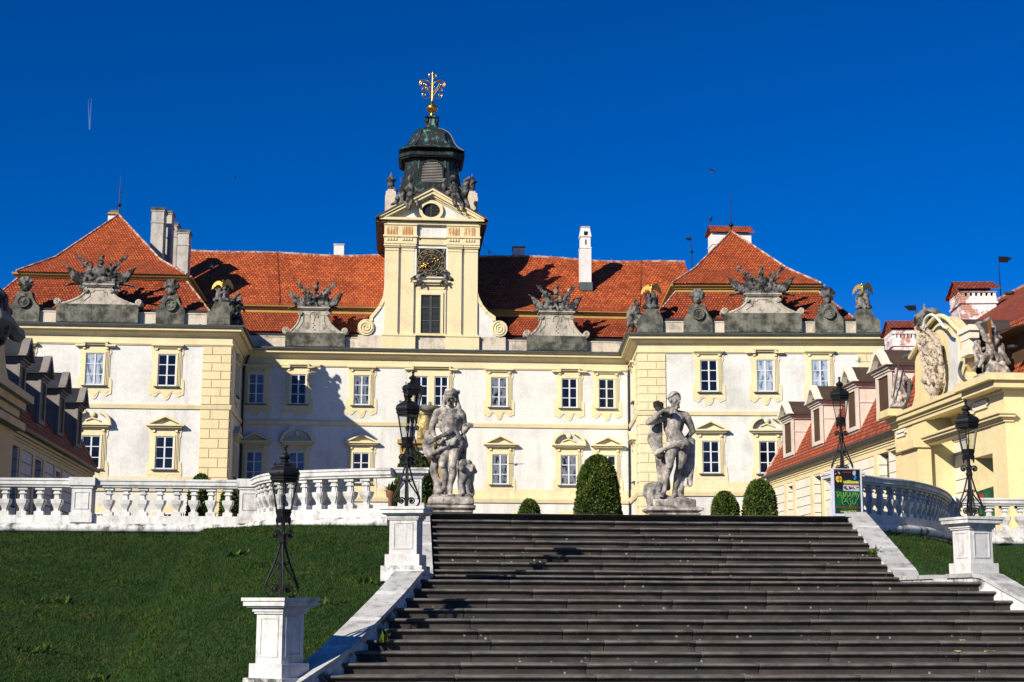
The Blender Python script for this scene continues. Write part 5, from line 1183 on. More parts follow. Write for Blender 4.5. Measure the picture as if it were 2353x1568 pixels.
for z_, h_ in ((zcor, 1.0), (zw1+1.3, .55)):
    for k, (e, a, b) in enumerate(((.08, 0, .25), (.15, .25, .45), (.28, .45, .75), (.36, .75, 1))): m_.box(FB, gl_-e*.8, gr_+e*.8, z_-.55*h_+h_*.62*a+.001*k, z_-.55*h_+h_*.62*b, NP-.3, NP+e)
m_.box(FB, segs[1][0]-.25, segs[1][1]+.25, G0, zw1+.9, NP-.1, NP+.45); m_.box(FB, segs[1][0]-.35, segs[1][1]+.35, zw1+.9, zw1+1.25, NP-.1, NP+.65)
m_.build('entablature', M['gateyellow'], gate)
for a, b in ((gl_+.25, gl_+1.6), (segs[2][1]+.3, segs[3][0]-.1)):
    m_ = MB(); m_.ring(FB, [(a, zw1+1.9), (b, zw1+1.9), (b, zcor-.8), (a, zcor-.8)], [(a+.12, zw1+2.02), (b-.12, zw1+2.02), (b-.12, zcor-.92), (a+.12, zcor-.92)], NP-.02, NP+.06); m_.build('wall_panel', M['cream'], gate)
# niche: dark arched opening
m_ = MB(); u0_, u1_ = segs[1][1], segs[2][0]; z_ = gq(2140, 955)[1]; m_.box(FB, u0_, u1_, G0, z_, .1, .2); m_.build('niche', M['gateyellow'], gate)
m_ = MB(); m_.box(FB, segs[2][1]+.05, segs[3][0]-.05, G0, zw1-.1, -.4, .22); m_.build('window', M['gateyellow'], gate)
# gable: outline from the photograph, completed symmetrically in its own plane
G_ = [gq(*p) for p in ((2062, 946), (2080, 936), (2088, 925), (2092, 905), (2092, 832), (2098, 806), (2112, 778), (2128, 750), (2146, 728), (2161, 727), (2176, 735), (2192, 753), (2211, 766), (2213, 800), (2212, 832), (2207, 855), (2219, 874), (2240, 881), (2300, 868))]
poly = G_+[(gr_-.1, zcor), (gl_+.1, zcor)]
m_ = MB(); m_.prism(FB, poly[::-1], NP-.6, NP-.2); m_.build('gable', M['gateyellow'], gate)
m_ = MB(); Gi = [gq(*p) for p in ((2168, 918), (2172, 860), (2172, 800), (2170, 772), (2180, 768), (2192, 782), (2194, 830), (2192, 912))]; m_.prism(FB, Gi[::-1], NP-.25, NP-.15); m_.build('gable_panel', M['plaster'], gate)
m_ = MB(); k0 = 5; edge = [gq(x, y, NP) for x, y in ((2088, 823), (2098, 806), (2112, 780), (2128, 752), (2146, 730), (2161, 727), (2176, 735), (2192, 753), (2211, 768))]
for off, r_, n_ in ((0, .10, NP-.06),):
    m_.tube([FB.w(u_, z_-off, n_) for u_, z_ in cat(edge, 4)], r_, 8)
m_.build('gable_cornice', M['gateyellow'], gate)
m_ = MB(); m_.tube([FB.w(u_, z_+.12, NP-.3) for u_, z_ in cat([gq(*p) for p in ((2062, 826), (2082, 818), (2096, 800), (2110, 772), (2122, 752))], 4)], .08, 6)
for fr_ in (((2058, 946), (2072, 942), (2084, 930), (2091, 908), (2092, 870)), ((2213, 832), (2208, 850), (2212, 866), (2225, 878), (2245, 884))):
    m_.tube([FB.w(u_, z_, NP+.05) for u_, z_ in cat([gq(*p) for p in fr_], 4)], .07, 6)
m_.build('coping', M['slate'], gate)
m_ = MB(); a, b = gq(2240, 880)[0], gq(2312, 860)[0]; z_ = gq(2270, 872)[1]; m_.box(FB, a-.1, b+.1, z_-.55, z_-.3, NP-1.5, NP+.5); m_.box(FB, a-.25, b+.25, z_-.3, z_-.05, NP-1.6, NP+.75)
m_.box(FB, gl_-.3, gl_+1.4, zcor-.05, zcor+.25, NP-1.2, NP+.7); m_.build('statue_ledge', M['gateyellow'], gate)
# console bracket beside the warrior and brown sheet roof behind the gable
m_ = MB(); a, b = gq(2214, 800)[0], gq(2228, 800)[0]; z0_, z1_ = gq(2214, 822)[1], gq(2214, 755)[1]
m_.box(FB, a-.05, b+.05, z0_+.3, z1_-.5, NP-.25, NP+.02); m_.box(FB, a-.2, b+.25, z1_-.5, z1_-.22, NP-.3, NP+.05); m_.box(FB, a-.3, b+.35, z1_-.22, z1_, NP-.35, NP+.12); m_.box(FB, a-.12, b+.15, z0_, z0_+.3, NP-.3, NP+.10); m_.build('console', M['cream'], gate)
rp = [gq(*p) for p in ((2098, 812), (2112, 784), (2128, 757), (2146, 736), (2161, 733), (2176, 741), (2192, 758), (2213, 772))]; zl_ = min(p[1] for p in rp)
RP = [(rp[0][0], zl_)]+rp+[(rp[-1][0]+.3, rp[-1][1]-.05), (gr_+.6, rp[-1][1]-.35), (gr_+.6, zl_-.3), (rp[0][0], zl_-.3)]
m_ = MB(); m_.prism(FB, RP[::-1], -11, NP-.62); m_.build('roof', M['brownmetal'], gate)
m_ = MB(); m_.box(FB, gl_+2.5, gr_-.2, zcor+.01, zl_-.31, -8, .1); m_.build('attic_wall', M['soffit'], gate)  # dark brown puts the shaded void under the roof into the colour
m_ = MB(); px_, pz_ = FB.pix(2314, 888, NP-.5); m_.lathe(FB.w(px_, 0, NP-.5), [(.14, pz_-1.3), (.24, pz_-.7), (.26, pz_-.3), (.30, pz_)], 6); m_.tube([FB.w(px_, pz_-1.3, NP-.5), FB.w(px_+.2, pz_-2.6, NP-.7), FB.w(px_+.2, G0, NP-.7)], .15, 8)
for k in range(5): z_ = G0+1.5+k*2; m_.tube([FB.w(px_+.2, z_, NP-.7), FB.w(px_+.2, z_+.08, NP-.7)], .19, 8)
m_.build('downpipe', M['zinc'], gate)
# carved cartouche, crown and vase ornament on the gable
cs = lambda x, y, n=0: FB.w(*gq(x, y), NP+n)
pr = []; rgc = random.Random(4)
SH = [(2113, 754), (2122, 749), (2134, 760), (2148, 770), (2157, 798), (2160, 832), (2153, 856), (2161, 880), (2156, 898), (2148, 906), (2137, 892), (2132, 868), (2138, 852), (2128, 822), (2118, 788)]
m_ = MB(); m_.prism(FB, [gq(*p) for p in SH][::-1], NP-.2, NP+.10); pr.append(('m', m_))
for k in range(90):      # pierced leafwork
    f = rgc.random(); y = 768+f*88; x = 2117+f*20+rgc.uniform(2, 26)*(1-.3*f); pr.append(('c', cs(x, y, .12), .055, cs(x+rgc.uniform(-3, 3), y+rgc.uniform(-6, 6), .2), .04))
for k in range(30):
    f = k/29; x = 2163+11*math.sin(f*2.6); y = 782+136*f; x = x-max(0, f-.6)*36; pr.append(('e', cs(x+rgc.uniform(-1, 1), y, .2), (.12, .13+.05*rgc.random(), .10)))
for a in (SH[:5]+SH[5:8], SH[8:]+[SH[0]], ((2140, 862), (2142, 880), (2149, 895)), ((2133, 748), (2142, 762), (2156, 780), (2163, 800))):
    for (x0, y0), (x1, y1) in zip(a[:-1], a[1:]): pr.append(('c', cs(x0, y0, .14), .075, cs(x1, y1, .16), .075))
pr += [('e', cs(2158, 915, .15), (.18, .25, .2)), ('e', cs(2153, 925, .1), (.14, .18, .14)), ('e', cs(2136, 872, .2), (.14, .3, .18)), ('e', cs(2155, 872, .2), (.14, .3, .2))]
carv = blob('carved_cartouche', pr, .035, M['carved'], gate, 1, rough=.03)
Yc = FB.w(*gq(2130, 730, NP+1.1), NP+1.1).y; FCr = Frame((0, Yc), 10); cr = lambda x, y, n=0: FCr.w(*FCr.pix(x, y, n), n); pr = []
for x, y, rx, rz in ((2140, 722, .38, .26), (2124, 726, .30, .26), (2112, 734, .22, .28), (2152, 728, .18, .25)): pr.append(('e', cr(x, y), (rx, .4, rz)))
for x0, y0, x1, y1 in ((2112, 746, 2130, 752), (2130, 752, 2148, 744), (2116, 756, 2134, 764), (2134, 764, 2146, 756)): pr.append(('c', cr(x0, y0, .3), .12, cr(x1, y1, .3), .12))
for k in range(16): pr.append(('e', cr(2112+k*2.4, 742+5*math.sin(k*1.2), .42), (.07, .08, .09)))
pr += [('c', cr(2124, 748), .30, cr(2132, 762), .22), ('e', cr(2124, 711), (.12, .12, .12)), ('c', cr(2124, 710), .04, cr(2124, 698), .03), ('c', cr(2121, 701), .03, cr(2127, 701), .03)]
blob('crown_ornament', pr, .045, M['roofstatue'], gate, 1, rough=.04)
m_ = MB(); m_.tube([FB.w(u_, z_, NP+.35) for u_, z_ in cat([gq(*p) for p in ((2141, 752), (2145, 735), (2155, 725), (2166, 726), (2178, 737), (2188, 751), (2197, 755))], 5)], .06, 8); m_.build('curled_hood', M['cream'], gate, smooth=True)
# ---- shaded wing on the left
b_ = math.atan(143/FPX); eL = at(221, 1082, 88); zeL = eL.z
FA = Frame(eL, 90+math.degrees(b_)); FA = Frame((eL.x-FA.n.x*.65, eL.y-FA.n.y*.65), 90+math.degrees(b_))
def dl(x, y, n=0): q = FA.pix(x, y, n); return -q[0], q[1]
winL = []
for x0_, x1_, yt_ in ((128.5, 137.5, 1083), (81, 93, 1055), (22, 37, 1021)):
    d0, _ = dl(x1_, 1100, .35); d1, z1_ = dl(x0_, yt_, .35); winL.append((min(d0, d1), max(d0, d1), z1_-2.6, z1_))
dorL = []
for x0_, x1_ in ((174, 185), (130, 143), (85, 98.6), (34, 49)):
    d0, d1 = dl(x1_, 960, .25)[0], dl(x0_, 960, .25)[0]; dorL.append(((d0+d1)/2, zeL+.75, max(1.3, min(1.6, d1-d0)), 2.3))
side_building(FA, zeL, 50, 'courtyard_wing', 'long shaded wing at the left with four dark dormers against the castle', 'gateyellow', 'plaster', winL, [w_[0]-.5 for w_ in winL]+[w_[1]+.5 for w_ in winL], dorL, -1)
gate2 = thing('gate_pavilion', 'dark shaded gate pavilion cut by the left picture edge', 'pavilion', tuple(FA.w(-dl(10, 1000, NP)[0], G0, 0)))
g2 = lambda x, y: FA.pix(x, y, NP)
ur = g2(31, 1000)[0]; m_ = MB(); zc_ = g2(33, 930)[1]
m_.box(FA, ur-14, ur, G0-.4, zc_, -.5, NP); m_.build('wall', M['gateyellow'], gate2)
m_ = MB()
for e, a, b in ((.15, 0, .3), (.35, .3, .6), (.6, .6, .9)): m_.box(FA, ur-14-e, ur+e, zc_-.5+a, zc_-.5+b-.001, -.3, NP+e)
m_.box(FA, ur-14, ur+.2, zw1+1.2, zw1+1.5, NP-.1, NP+.4); m_.build('entablature', M['gateyellow'], gate2)
m_ = MB(); G2 = [g2(*p) for p in ((50, 930), (40, 905), (33, 880), (27, 850), (24, 820), (22, 790), (14, 765), (4, 745), (-30, 730), (-80, 735), (-80, 930))]; m_.prism(FA, G2[::-1] if False else G2[::-1], -1.5, NP-.2); m_.build('gable', M['gateyellow'], gate2)
m_ = MB(); m_.tube([FA.w(u_, z_, NP+.1) for u_, z_ in cat([g2(*p) for p in ((36, 771), (26, 764), (16, 752), (8, 740), (-20, 722))], 4)], .3, 6); m_.build('gable_cornice', M['slate'], gate2)
pr = []
for x, y, rx, rz in ((4, 745, .55, 1.0), (8, 725, .5, .7), (0, 705, .5, .8), (3, 688, .3, .35), (14, 715, .35, .3), (-8, 730, .5, 1.0)): u_, z_ = g2(x, y); pr.append(('e', FA.w(u_, z_, NP-.2), (.5, rx, rz)))
st = thing('gable_statue', 'dark stone figure group on the shaded gable at the left picture edge', 'statue', tuple(FA.w(*g2(4, 755), NP-.2))); blob('figure', pr, .1, M['roofstatue'], st, 2, rough=.2)
# ---------------------------------------------------------------- sculpture on the parapet
def ped_profile(F, u0_, u1_, z0_, zc_, b0, b1, zt_, n0, n1, t, mat2='pedstone', vol=.28):
    """lower block, concave body and moulded cap"""
    m_ = MB(); m_.box(F, u0_, u1_, z0_, zc_-.12, n0, n1); m_.prism(F, [(u0_, zc_-.12), (u1_, zc_-.12), (u1_-.12, zc_+.04), (u0_+.12, zc_+.04)], n0, n1)
    m_.build('plinth', M['darkstone'], t); H = zt_-zc_; m_ = MB(); R = []
    for k in range(9):
        t_ = k/8; R.append((b1+(u1_-.25-b1)*(1-t_)**2.6, zc_+.04+(H-.25)*t_))
    L_ = [(b0-(b0-u0_-.25)*(1-k/8)**2.6, zc_+.04+(H-.25)*k/8) for k in range(9)]
    m_.prism(F, R+L_[::-1], n0+.12, n1-.14); body = m_.build('pedestal', M[mat2], t)
    m_ = MB()
    for e, a, b in ((.06, .25, .19), (.14, .19, .10), (.24, .10, 0)): m_.box(F, b0-e, b1+e, zt_-a+.002, zt_-b, n0+.1-e*.5, n1-.12+e); 
    m_.build('cap', M['pedstone'], t)
    for sg, P in ((1, R), (-1, L_)):
        m_ = MB()
        for i in range(len(P)-1): m_.tube([F.w(P[i][0], P[i][1], n1-.16), F.w(P[i+1][0], P[i+1][1], n1-.16)], .09, 6)
        uu = (u1_-.02 if sg > 0 else u0_+.02); zz = zc_+.12
        m_.prism(F, circ(uu, zz+vol*.35, vol, vol, 18), n0+.1, n1-.05); spiral(m_, F, uu, zz+vol*.35, vol*.85, n1-.03, .045, 1.8, -sg, PI/2)
        uu = (b1+.02 if sg > 0 else b0-.02); m_.prism(F, circ(uu, zt_-.5, vol*.7, vol*.7, 16), n0+.1, n1-.02); spiral(m_, F, uu, zt_-.5, vol*.6, n1, .04, 1.6, sg, PI/2)
        m_.build('volute', M['pedstone'], t)
    return body
def panel(m_, F, pts, n, r=.035): m_.tube([F.w(u, z, n) for u, z in pts], r, 5)
def trophy(F, bx, by, capx, capy, sx, sy, label, midy, big=True, seed=1, np_=-.55):
    """all pairs are measured on the parapet plane: base x-range, base y, cap x-range and y, sculpture x-range and top y"""
    u0_, z0_ = F.pix(bx[0], by, np_); u1_, _ = F.pix(bx[1], by, np_); b0, zt_ = F.pix(capx[0], capy, np_); b1, _ = F.pix(capx[1], capy, np_); zm = F.pix(bx[0], midy, np_)[1]
    s0, s1, zs = F.pix(sx[0], sy, np_)[0], F.pix(sx[1], sy, np_)[0], F.pix(sx[0], sy, np_)[1]; uc = (b0+b1)/2; z0_ = Zg+.13
    t = thing('rooftop_trophy', label, 'sculpture', tuple(F.w(uc, z0_, np_-.4)), group='stone trophies of arms on the parapet')
    body = ped_profile(F, u0_, u1_, z0_, zm, b0+.15, b1-.15, zt_, np_-1.0, np_+.25, t, vol=.26 if big else .28)
    m_ = MB(); w = (b1-b0)/2; nn = np_+.13; H = zt_-zm
    if big: panel(m_, F, [(uc-w*1.0, zm+.2*H), (uc-w*.62, zm+.42*H), (uc-w*.55, zm+.62*H), (uc-w*.35, zm+.62*H), (uc-w*.3, zm+.72*H), (uc+w*.3, zm+.72*H), (uc+w*.35, zm+.62*H), (uc+w*.55, zm+.62*H), (uc+w*.62, zm+.42*H), (uc+w*1.0, zm+.2*H)], nn)
    else:
        panel(m_, F, [(uc-w*1.0, zm+.18*H), (uc-w*.7, zm+.45*H), (uc-w*.66, zm+.72*H), (uc-w*.42, zm+.72*H)], nn); panel(m_, F, [(uc+w*1.0, zm+.18*H), (uc+w*.7, zm+.45*H), (uc+w*.66, zm+.72*H), (uc+w*.42, zm+.72*H)], nn)
        panel(m_, F, [(uc+.34*math.cos(a), zm+.66*H+.36*math.sin(a)) for a in np.linspace(-.3, 3.5, 12)], nn, .05)
        for k in range(-2, 3): panel(m_, F, [(uc, zm+.48*H), (uc+k*.10, zm+.78*H)], nn, .03)
        for k in range(4): m_.sphere(F.w(uc+(.06 if k % 2 else -.06), zm+(.40-.08*k)*H, nn), .07, 6, 5)
    m_.build('relief_ornament', M['pedstone'], body)
    W_ = (s1-s0)/2; H = zs-zt_; rng = random.Random(seed); uc2 = (s0+s1)/2; D = np_-.35
    P = lambda a, b, c=0: F.w(uc2+a*W_, zt_+b*H, D+c)
    # the draped slab beneath
    m_ = MB(); m_.box(F, b0-.1, b1+.1, zt_, zt_+.10*H, np_-.95, np_+.15); m_.build('slab', M['roofstatue'], t)
    q = []
    # cuirass with helmet and plume
    q += [('e', P(0, .40, .15), (.50*W_/2.6, .34, .22*H)), ('e', P(0, .50, .15), (.60*W_/2.6, .34, .13*H)), ('c', P(-.13, .53, .15), .16, P(-.18, .38, .2), .12), ('c', P(.13, .53, .15), .16, P(.18, .38, .2), .12),
          ('c', P(0, .56, .15), .10, P(0, .64, .15), .09), ('e', P(0, .73, .18), (.23, .25, .11*H)), ('c', P(-.02, .80, .1), .09, P(.03, .92, .05), .13), ('e', P(.03, .93, .1), (.16, .2, .055*H)), ('c', P(0, .70, .3), .07, P(0, .66, .4), .05)]
    for k in range(7): a = -.14+k*.047; q.append(('c', P(a*.8, .26, .3), .055, P(a*1.5, .08, .38), .045))
    for sg in (-1, 1):
        # flags: fan of folds from the pole down to the slab
        for k in range(13):
            f = k/12; q.append(('c', P(sg*(.26+.68*f), .20+.40*f-.02*(k % 2), .02+.07*(k % 2)), .075, P(sg*(.30+.44*f), .04+.10*f*f+.03*(k % 2), .12+.10*(k % 2)), .11-.03*f))
        q.append(('c', P(sg*.25, .2, -.05), .04, P(sg*1.0, .63, .02), .03)); q.append(('e', P(sg*.99, .63, .02), (.12, .08, .05)))
        # standards, trumpets, axes
        for (a, b, r) in ((.60, .92, .06), (.42, .70, .09), (.28, .74, .07), (.52, .60, .07)):
            q.append(('c', P(sg*.15, .25, -.1), .09, P(sg*a, b, -.1+rng.uniform(0, .2)), r))
        for (a, b, rr) in ((.62, .90, .15), (.44, .66, .12), (.53, .79, .10), (.38, .76, .09)):
            for k in range(8): q.append(('e', P(sg*a, b, .05)+F.u*rr*math.cos(k*PI/4)+Vector((0, 0, rr*math.sin(k*PI/4))), (.055, .06, .055)))
        q += [('c', P(sg*.62, .90, 0), .07, P(sg*.74, .99, .03), .04), ('c', P(sg*.62, .93, 0), .06, P(sg*.55, 1.0, .03), .04), ('c', P(sg*.3, .48, .1), .14, P(sg*.36, .60, .1), .10), ('e', P(sg*.27, .34, .2), (.2, .16, .2)), ('c', P(sg*.27, .56, .1), .05, P(sg*.22, .68, .1), .05)]
        # cannon barrels and draped cloth over the edge of the cap
        for k in range(3): q.append(('c', P(sg*.45, .06+.04*k, -.1+.1*k), .08, P(sg*(.98-.05*k), -.02+.05*k-.04*k, .1*k), .055))
        for k in range(4): q.append(('c', P(sg*(.36+.045*k), .10, .3), .09, P(sg*(.42+.045*k), -.16-.05*(k % 2), .32), .07))
        q += [('e', P(sg*.22, .16, .35), (.24, .18, .16)), ('e', P(sg*.40, .14, .3), (.2, .2, .2)), ('c', P(sg*.15, .2, .25), .1, P(sg*.40, .30, .2), .1)]
    if not big:   # a child sits among the arms
        q += [('e', P(-.06, .50, .45), (.13, .13, .16)), ('e', P(-.04, .30, .42), (.17, .16, .28)), ('c', P(-.08, .38, .5), .07, P(-.34, .22, .5), .05), ('c', P(.02, .38, .5), .07, P(.16, .46, .55), .05), ('c', P(-.05, .18, .5), .09, P(-.22, .12, .65), .06), ('c', P(0, .18, .5), .09, P(.06, .02, .65), .06)]
        for i in range(1, 3): q[i-1] = ('e', P(.12, .30, .1), (.35, .28, .32))
    q += [('e', P(0, .14, 0), (W_*.46, .34, .16*H)), ('e', P(-.3, .34, -.05), (W_*.2, .24, .15*H)), ('e', P(.3, .34, -.05), (W_*.2, .24, .15*H))]
    blob('sculpture', q, .045 if big else .045, M['roofstatue'], t, 1, rough=.05); return t
trophy(FL, (129.5, 318), 737, (195, 262), 653.5, (148, 316.5), 581, 'big stone trophy with cuirass and banners on the left pavilion parapet', 700, True, 1)
trophy(FC, (655, 792), 796.5, (687, 756), 706.8, (662, 792), 644, 'stone trophy with banners and seated child left of the clock tower', 766, False, 2)
trophy(FC, (1210, 1348), 804, (1240, 1318), 716, (1217, 1341), 653, 'stone trophy with banners and seated child right of the clock tower', 773, False, 3)
trophy(FR, (1665, 1842), 757, (1712, 1792), 676, (1669, 1829), 609, 'big stone trophy with cuirass and banners on the right pavilion parapet', 722, True, 4)
def medallion(F, x0, x1, xc, yc, r, ytop, ybase, label, seed, np_=-.6):
    u0_, u1_ = F.pix(x0, ybase, np_)[0], F.pix(x1, ybase, np_)[0]; uc, zc_ = F.pix(xc, yc, np_); zt_ = F.pix(xc, ytop, np_)[1]; r = r/31; z0_ = Zg+.13
    t = thing('helmet_trophy', label, 'sculpture', tuple(F.w(uc, z0_, np_-.3)), group='small helmet trophies on the parapet'); m_ = MB()
    zm = zc_-r*.85; Lc = [(u0_+(uc-r*1.15-u0_)*(1-(1-k/6)**1.8), zm+(k/6)*1.15) for k in range(7)]; Rc = [(u1_+(uc+r*1.15-u1_)*(1-(1-k/6)**1.8), zm+(k/6)*1.15) for k in range(7)]
    m_.prism(F, [(u0_, z0_), (u1_, z0_)]+Rc+Lc[::-1], np_-.8, np_+.12); m_.build('pedestal', M['darkstone'], t)
    m_ = MB(); m_.prism(F, circ(uc, zc_, r, r, 28), np_, np_+.26); m_.ring(F, circ(uc, zc_, r, r, 28), circ(uc, zc_, r*.84, r*.84, 28), np_+.2, np_+.34); m_.ring(F, circ(uc, zc_, r*.62, r*.62, 24), circ(uc, zc_, r*.55, r*.55, 24), np_+.25, np_+.29)
    for k in range(8): m_.sphere(F.w(uc+rng.uniform(-.2, .2), zc_+rng.uniform(-.2, .2), np_+.27), .07, 6, 4)
    m_.build('medallion', M['darkstone'], t)
    q = []; zb_ = zc_+r*.8; H = zt_-zb_; P = lambda a, b, c=0: F.w(uc+a, zb_+b*H, np_-.2+c)
    for sg in (-1, 1):
        q += [('c', P(sg*.1, .0, .1), .14, P(sg*.62, .06, .1), .10), ('c', P(sg*.62, .06, .1), .11, P(sg*.74, -.1, .1), .08), ('c', P(sg*.25, .14, .1), .10, P(sg*.55, .16, .1), .07), ('c', P(sg*.3, .02, .2), .10, P(sg*.55, -.08, .2), .09)]
        q += [('c', P(sg*.08, .12, 0), .03, P(sg*.8, .22, 0), .025)]
    q += [('e', P(0, .10, .1), (.48, .28, .12*H)), ('e', P(0, .36, .1), (.28, .3, .15*H)), ('c', P(0, .18, .1), .16, P(0, .30, .1), .13), ('c', P(-.05, .33, .32), .07, P(-.02, .28, .42), .05)]
    for k in range(9):
        a = PI*k/8; q.append(('c', P(.14*math.cos(a), .50+.10*math.sin(a), .05), .11, P(.50*math.cos(a), .62+.30*math.sin(a), .05+.08*(k % 2)), .11))
    for sg in (-1, 1): q += [('c', P(sg*.3, .62, 0), .12, P(sg*.34, .42, 0), .10)]
    q.append(('e', P(0, .68, .05), (.32, .2, .17*H)))
    blob('helmet_and_plume', q, .045, M['roofstatue'], t, 1, rough=.06)
rng = random.Random(5)
medallion(FL, 20, 90, 55.7, 694, 14, 632.6, 734, 'plumed helmet trophy over a round medallion, leftmost on the parapet', 1)
medallion(FL, 358, 424, 392.4, 702, 14, 638, 740, 'plumed helmet trophy over a round medallion right of the big left trophy', 2)
medallion(FR, 1571, 1637, 1604, 723, 14, 661, 760, 'plumed helmet trophy over a round medallion left of the big right trophy', 3)
medallion(FR, 1874, 1938, 1903.7, 721, 14, 657, 757, 'plumed helmet trophy over a round medallion right of the big right trophy', 4)
def eagle_group(F, x0, x1, xa, xb, ybase, yfoot, ytop, label, np_=-.6, wings=True, mir=1):
    u0_, u1_ = F.pix(x0, ybase, np_)[0], F.pix(x1, ybase, np_)[0]; a0, a1 = F.pix(xa, yfoot, np_)[0], F.pix(xb, yfoot, np_)[0]; zf, zt_ = F.pix(xa, yfoot, np_)[1], F.pix(xa, ytop, np_)[1]; z0_ = Zg+.13
    uc = (a0+a1)/2; t = thing('eagle_statue', label, 'sculpture', tuple(F.w(uc, z0_, np_-.3)), group='gilded eagle groups on the parapet corners')
    zm = z0_+(zf-z0_)*.55; m_ = MB(); wv = .45
    m_.prism(F, [(u0_, z0_), (u1_, z0_), (u1_, zm), (uc+wv+.35, zm+.12), (uc+wv, zf), (uc-wv, zf), (uc-wv-.35, zm+.12), (u0_, zm)], np_-.9, np_+.15); m_.build('pedestal', M['darkstone'], t)
    H = zt_-zf; P = lambda a, b, c=0: F.w(uc+a*mir, zf+b*H, np_-.25+c); q = []
    q += [('e', P(-.22, .30, .1), (.20, .18, .17*H)), ('e', P(.20, .36, .0), (.19, .18, .18*H)), ('e', P(-.20, .52, .12), (.13, .14, .075*H)), ('e', P(.18, .60, .05), (.13, .14, .075*H)),
          ('c', P(-.2, .18, .15), .12, P(-.42, .06, .25), .07), ('c', P(-.2, .18, .15), .12, P(-.05, .04, .3), .07), ('c', P(.2, .2, .1), .12, P(.38, .08, .1), .08), ('c', P(.2, .22, .1), .12, P(.12, .02, .2), .07),
          ('c', P(-.3, .42, .1), .07, P(-.45, .58, .1), .055), ('c', P(-.45, .58, .1), .055, P(-.2, .68, .15), .05), ('c', P(.3, .48, .1), .07, P(.50, .42, .1), .055), ('c', P(.5, .42, .1), .055, P(.44, .60, .1), .05), ('c', P(.1, .45, .15), .07, P(-.1, .34, .3), .05),
          ('e', P(0, .10, 0), (.48, .26, .09*H)), ('c', P(.35, .15, -.1), .13, P(.45, .40, -.1), .08), ('e', P(-.42, .12, 0), (.2, .2, .14))]
    q = [(k_[0], k_[1], tuple(v*1.35 for v in k_[2])) if k_[0] == 'e' else ('c', k_[1], k_[2]*1.4, k_[3], k_[4]*1.4) for k_ in q]
    blob('putti', q, .035, M['roofstatue'], t, 1, rough=.04)
    q = [('c', P(0, .64, .05), .13, P(.02, .84, .1), .11), ('e', P(.06, .93, .15), (.10, .11, .055*H)), ('c', P(.10, .92, .2), .05, P(.22, .88, .22), .02), ('c', P(0, .62, 0), .10, P(-.05, .50, -.1), .04)]
    gm = M['agedgold']; g = blob('eagle', q, .03, M['agedgold'] if 'left' in label else M['gold'], t, 1)
    for sg in (-1, 1):
        m_ = MB(); dr = .10 if sg*mir > 0 else -.06; W2 = [(.03, .82), (.18, .93), (.38, .96+dr*.6), (.58, .90+dr*.7), (.74, .76+dr*.5), (.80, .56+dr*.2), (.72, .62+dr*.2), (.66, .60), (.58, .72+dr*.3), (.50, .68), (.42, .80+dr*.3), (.32, .74), (.24, .78), (.04, .66)]
        top = [P(sg*a_, b_, .10-.25*a_) for a_, b_ in W2]; nv = F.n*.09; m_.add([v+nv for v in top]+[v-nv for v in top], [tuple(range(14)), tuple(range(27, 13, -1))]+[(q_, 14+q_, 14+(q_+1) % 14, (q_+1) % 14) for q_ in range(14)])
        m_.build('wing', gm, g)
    return t
eagle_group(FL, 476, 528, 487, 531, 743, 694, 641, 'gilded eagle held by two stone children on the left pavilion corner')
eagle_group(FR, 1466, 1523, 1478, 1516, 757, 711, 651, 'gilded eagle held by stone children on the inner corner of the right pavilion')
eagle_group(FR, 1968, 2022, 1965, 2006, 757, 711.7, 648.7, 'gilded eagle held by stone children at the far right parapet corner', mir=-1)
def figure_cluster(name, label, F, pts, np_, vox=.045, mat='roofstatue', group=None, rough=.05, base=None):
    """pts: (x,y,dn, rx, ry(z), rn) ellipsoids or pairs for limbs, in picture pixels on the plane"""
    pr = []
    for p in pts:
        if p[0] == 'e': u_, z_ = F.pix(p[1], p[2], np_); pr.append(('e', F.w(u_, z_, np_+p[3]), (p[4], p[6] if len(p) > 6 else p[4], p[5])))
        else: ua, za_ = F.pix(p[1], p[2], np_); ub, zb_ = F.pix(p[4], p[5], np_); pr.append(('c', F.w(ua, za_, np_+p[3][0]), p[6], F.w(ub, zb_, np_+p[3][1]), p[7]))
    c = pr[0][1]; t = thing(name, label, 'sculpture', (c.x, c.y, c.z-1), group=group); blob('figures', pr, vox, M[mat], t, 1, rough=rough); return t
def C(x0, y0, x1, y1, r0_, r1_, d0=0, d1=0): return ('c', x0, y0, (d0, d1), x1, y1, r0_, r1_)
def E(x, y, rx, rz, d=0, rn=None): return ('e', x, y, d, rx, rz, rn or rx)
# figure groups standing on the returns beside the wings
figure_cluster('parapet_figures', 'dark stone figures on the inner return of the left pavilion parapet', FL, [E(531, 712, .45, .9), E(536, 690, .22, .25), C(536, 690, 548, 676, .12, .14), E(548, 705, .3, .5), E(552, 688, .2, .22), E(546, 740, .4, .8), C(556, 700, 562, 716, .1, .08), C(552, 730, 560, 760, .18, .12), C(538, 720, 530, 750, .3, .3)], -2.6)
figure_cluster('parapet_figures', 'dark stone figures on the inner return of the right pavilion parapet', FR, [E(1462, 718, .35, .6), E(1462, 700, .2, .22), C(1458, 690, 1468, 700, .12, .1), E(1448, 728, .3, .6), E(1450, 710, .2, .2), C(1446, 735, 1442, 756, .16, .1), C(1455, 735, 1452, 760, .16, .12), E(1468, 740, .4, .7), C(1460, 720, 1452, 730, .1, .08)], -2.6)
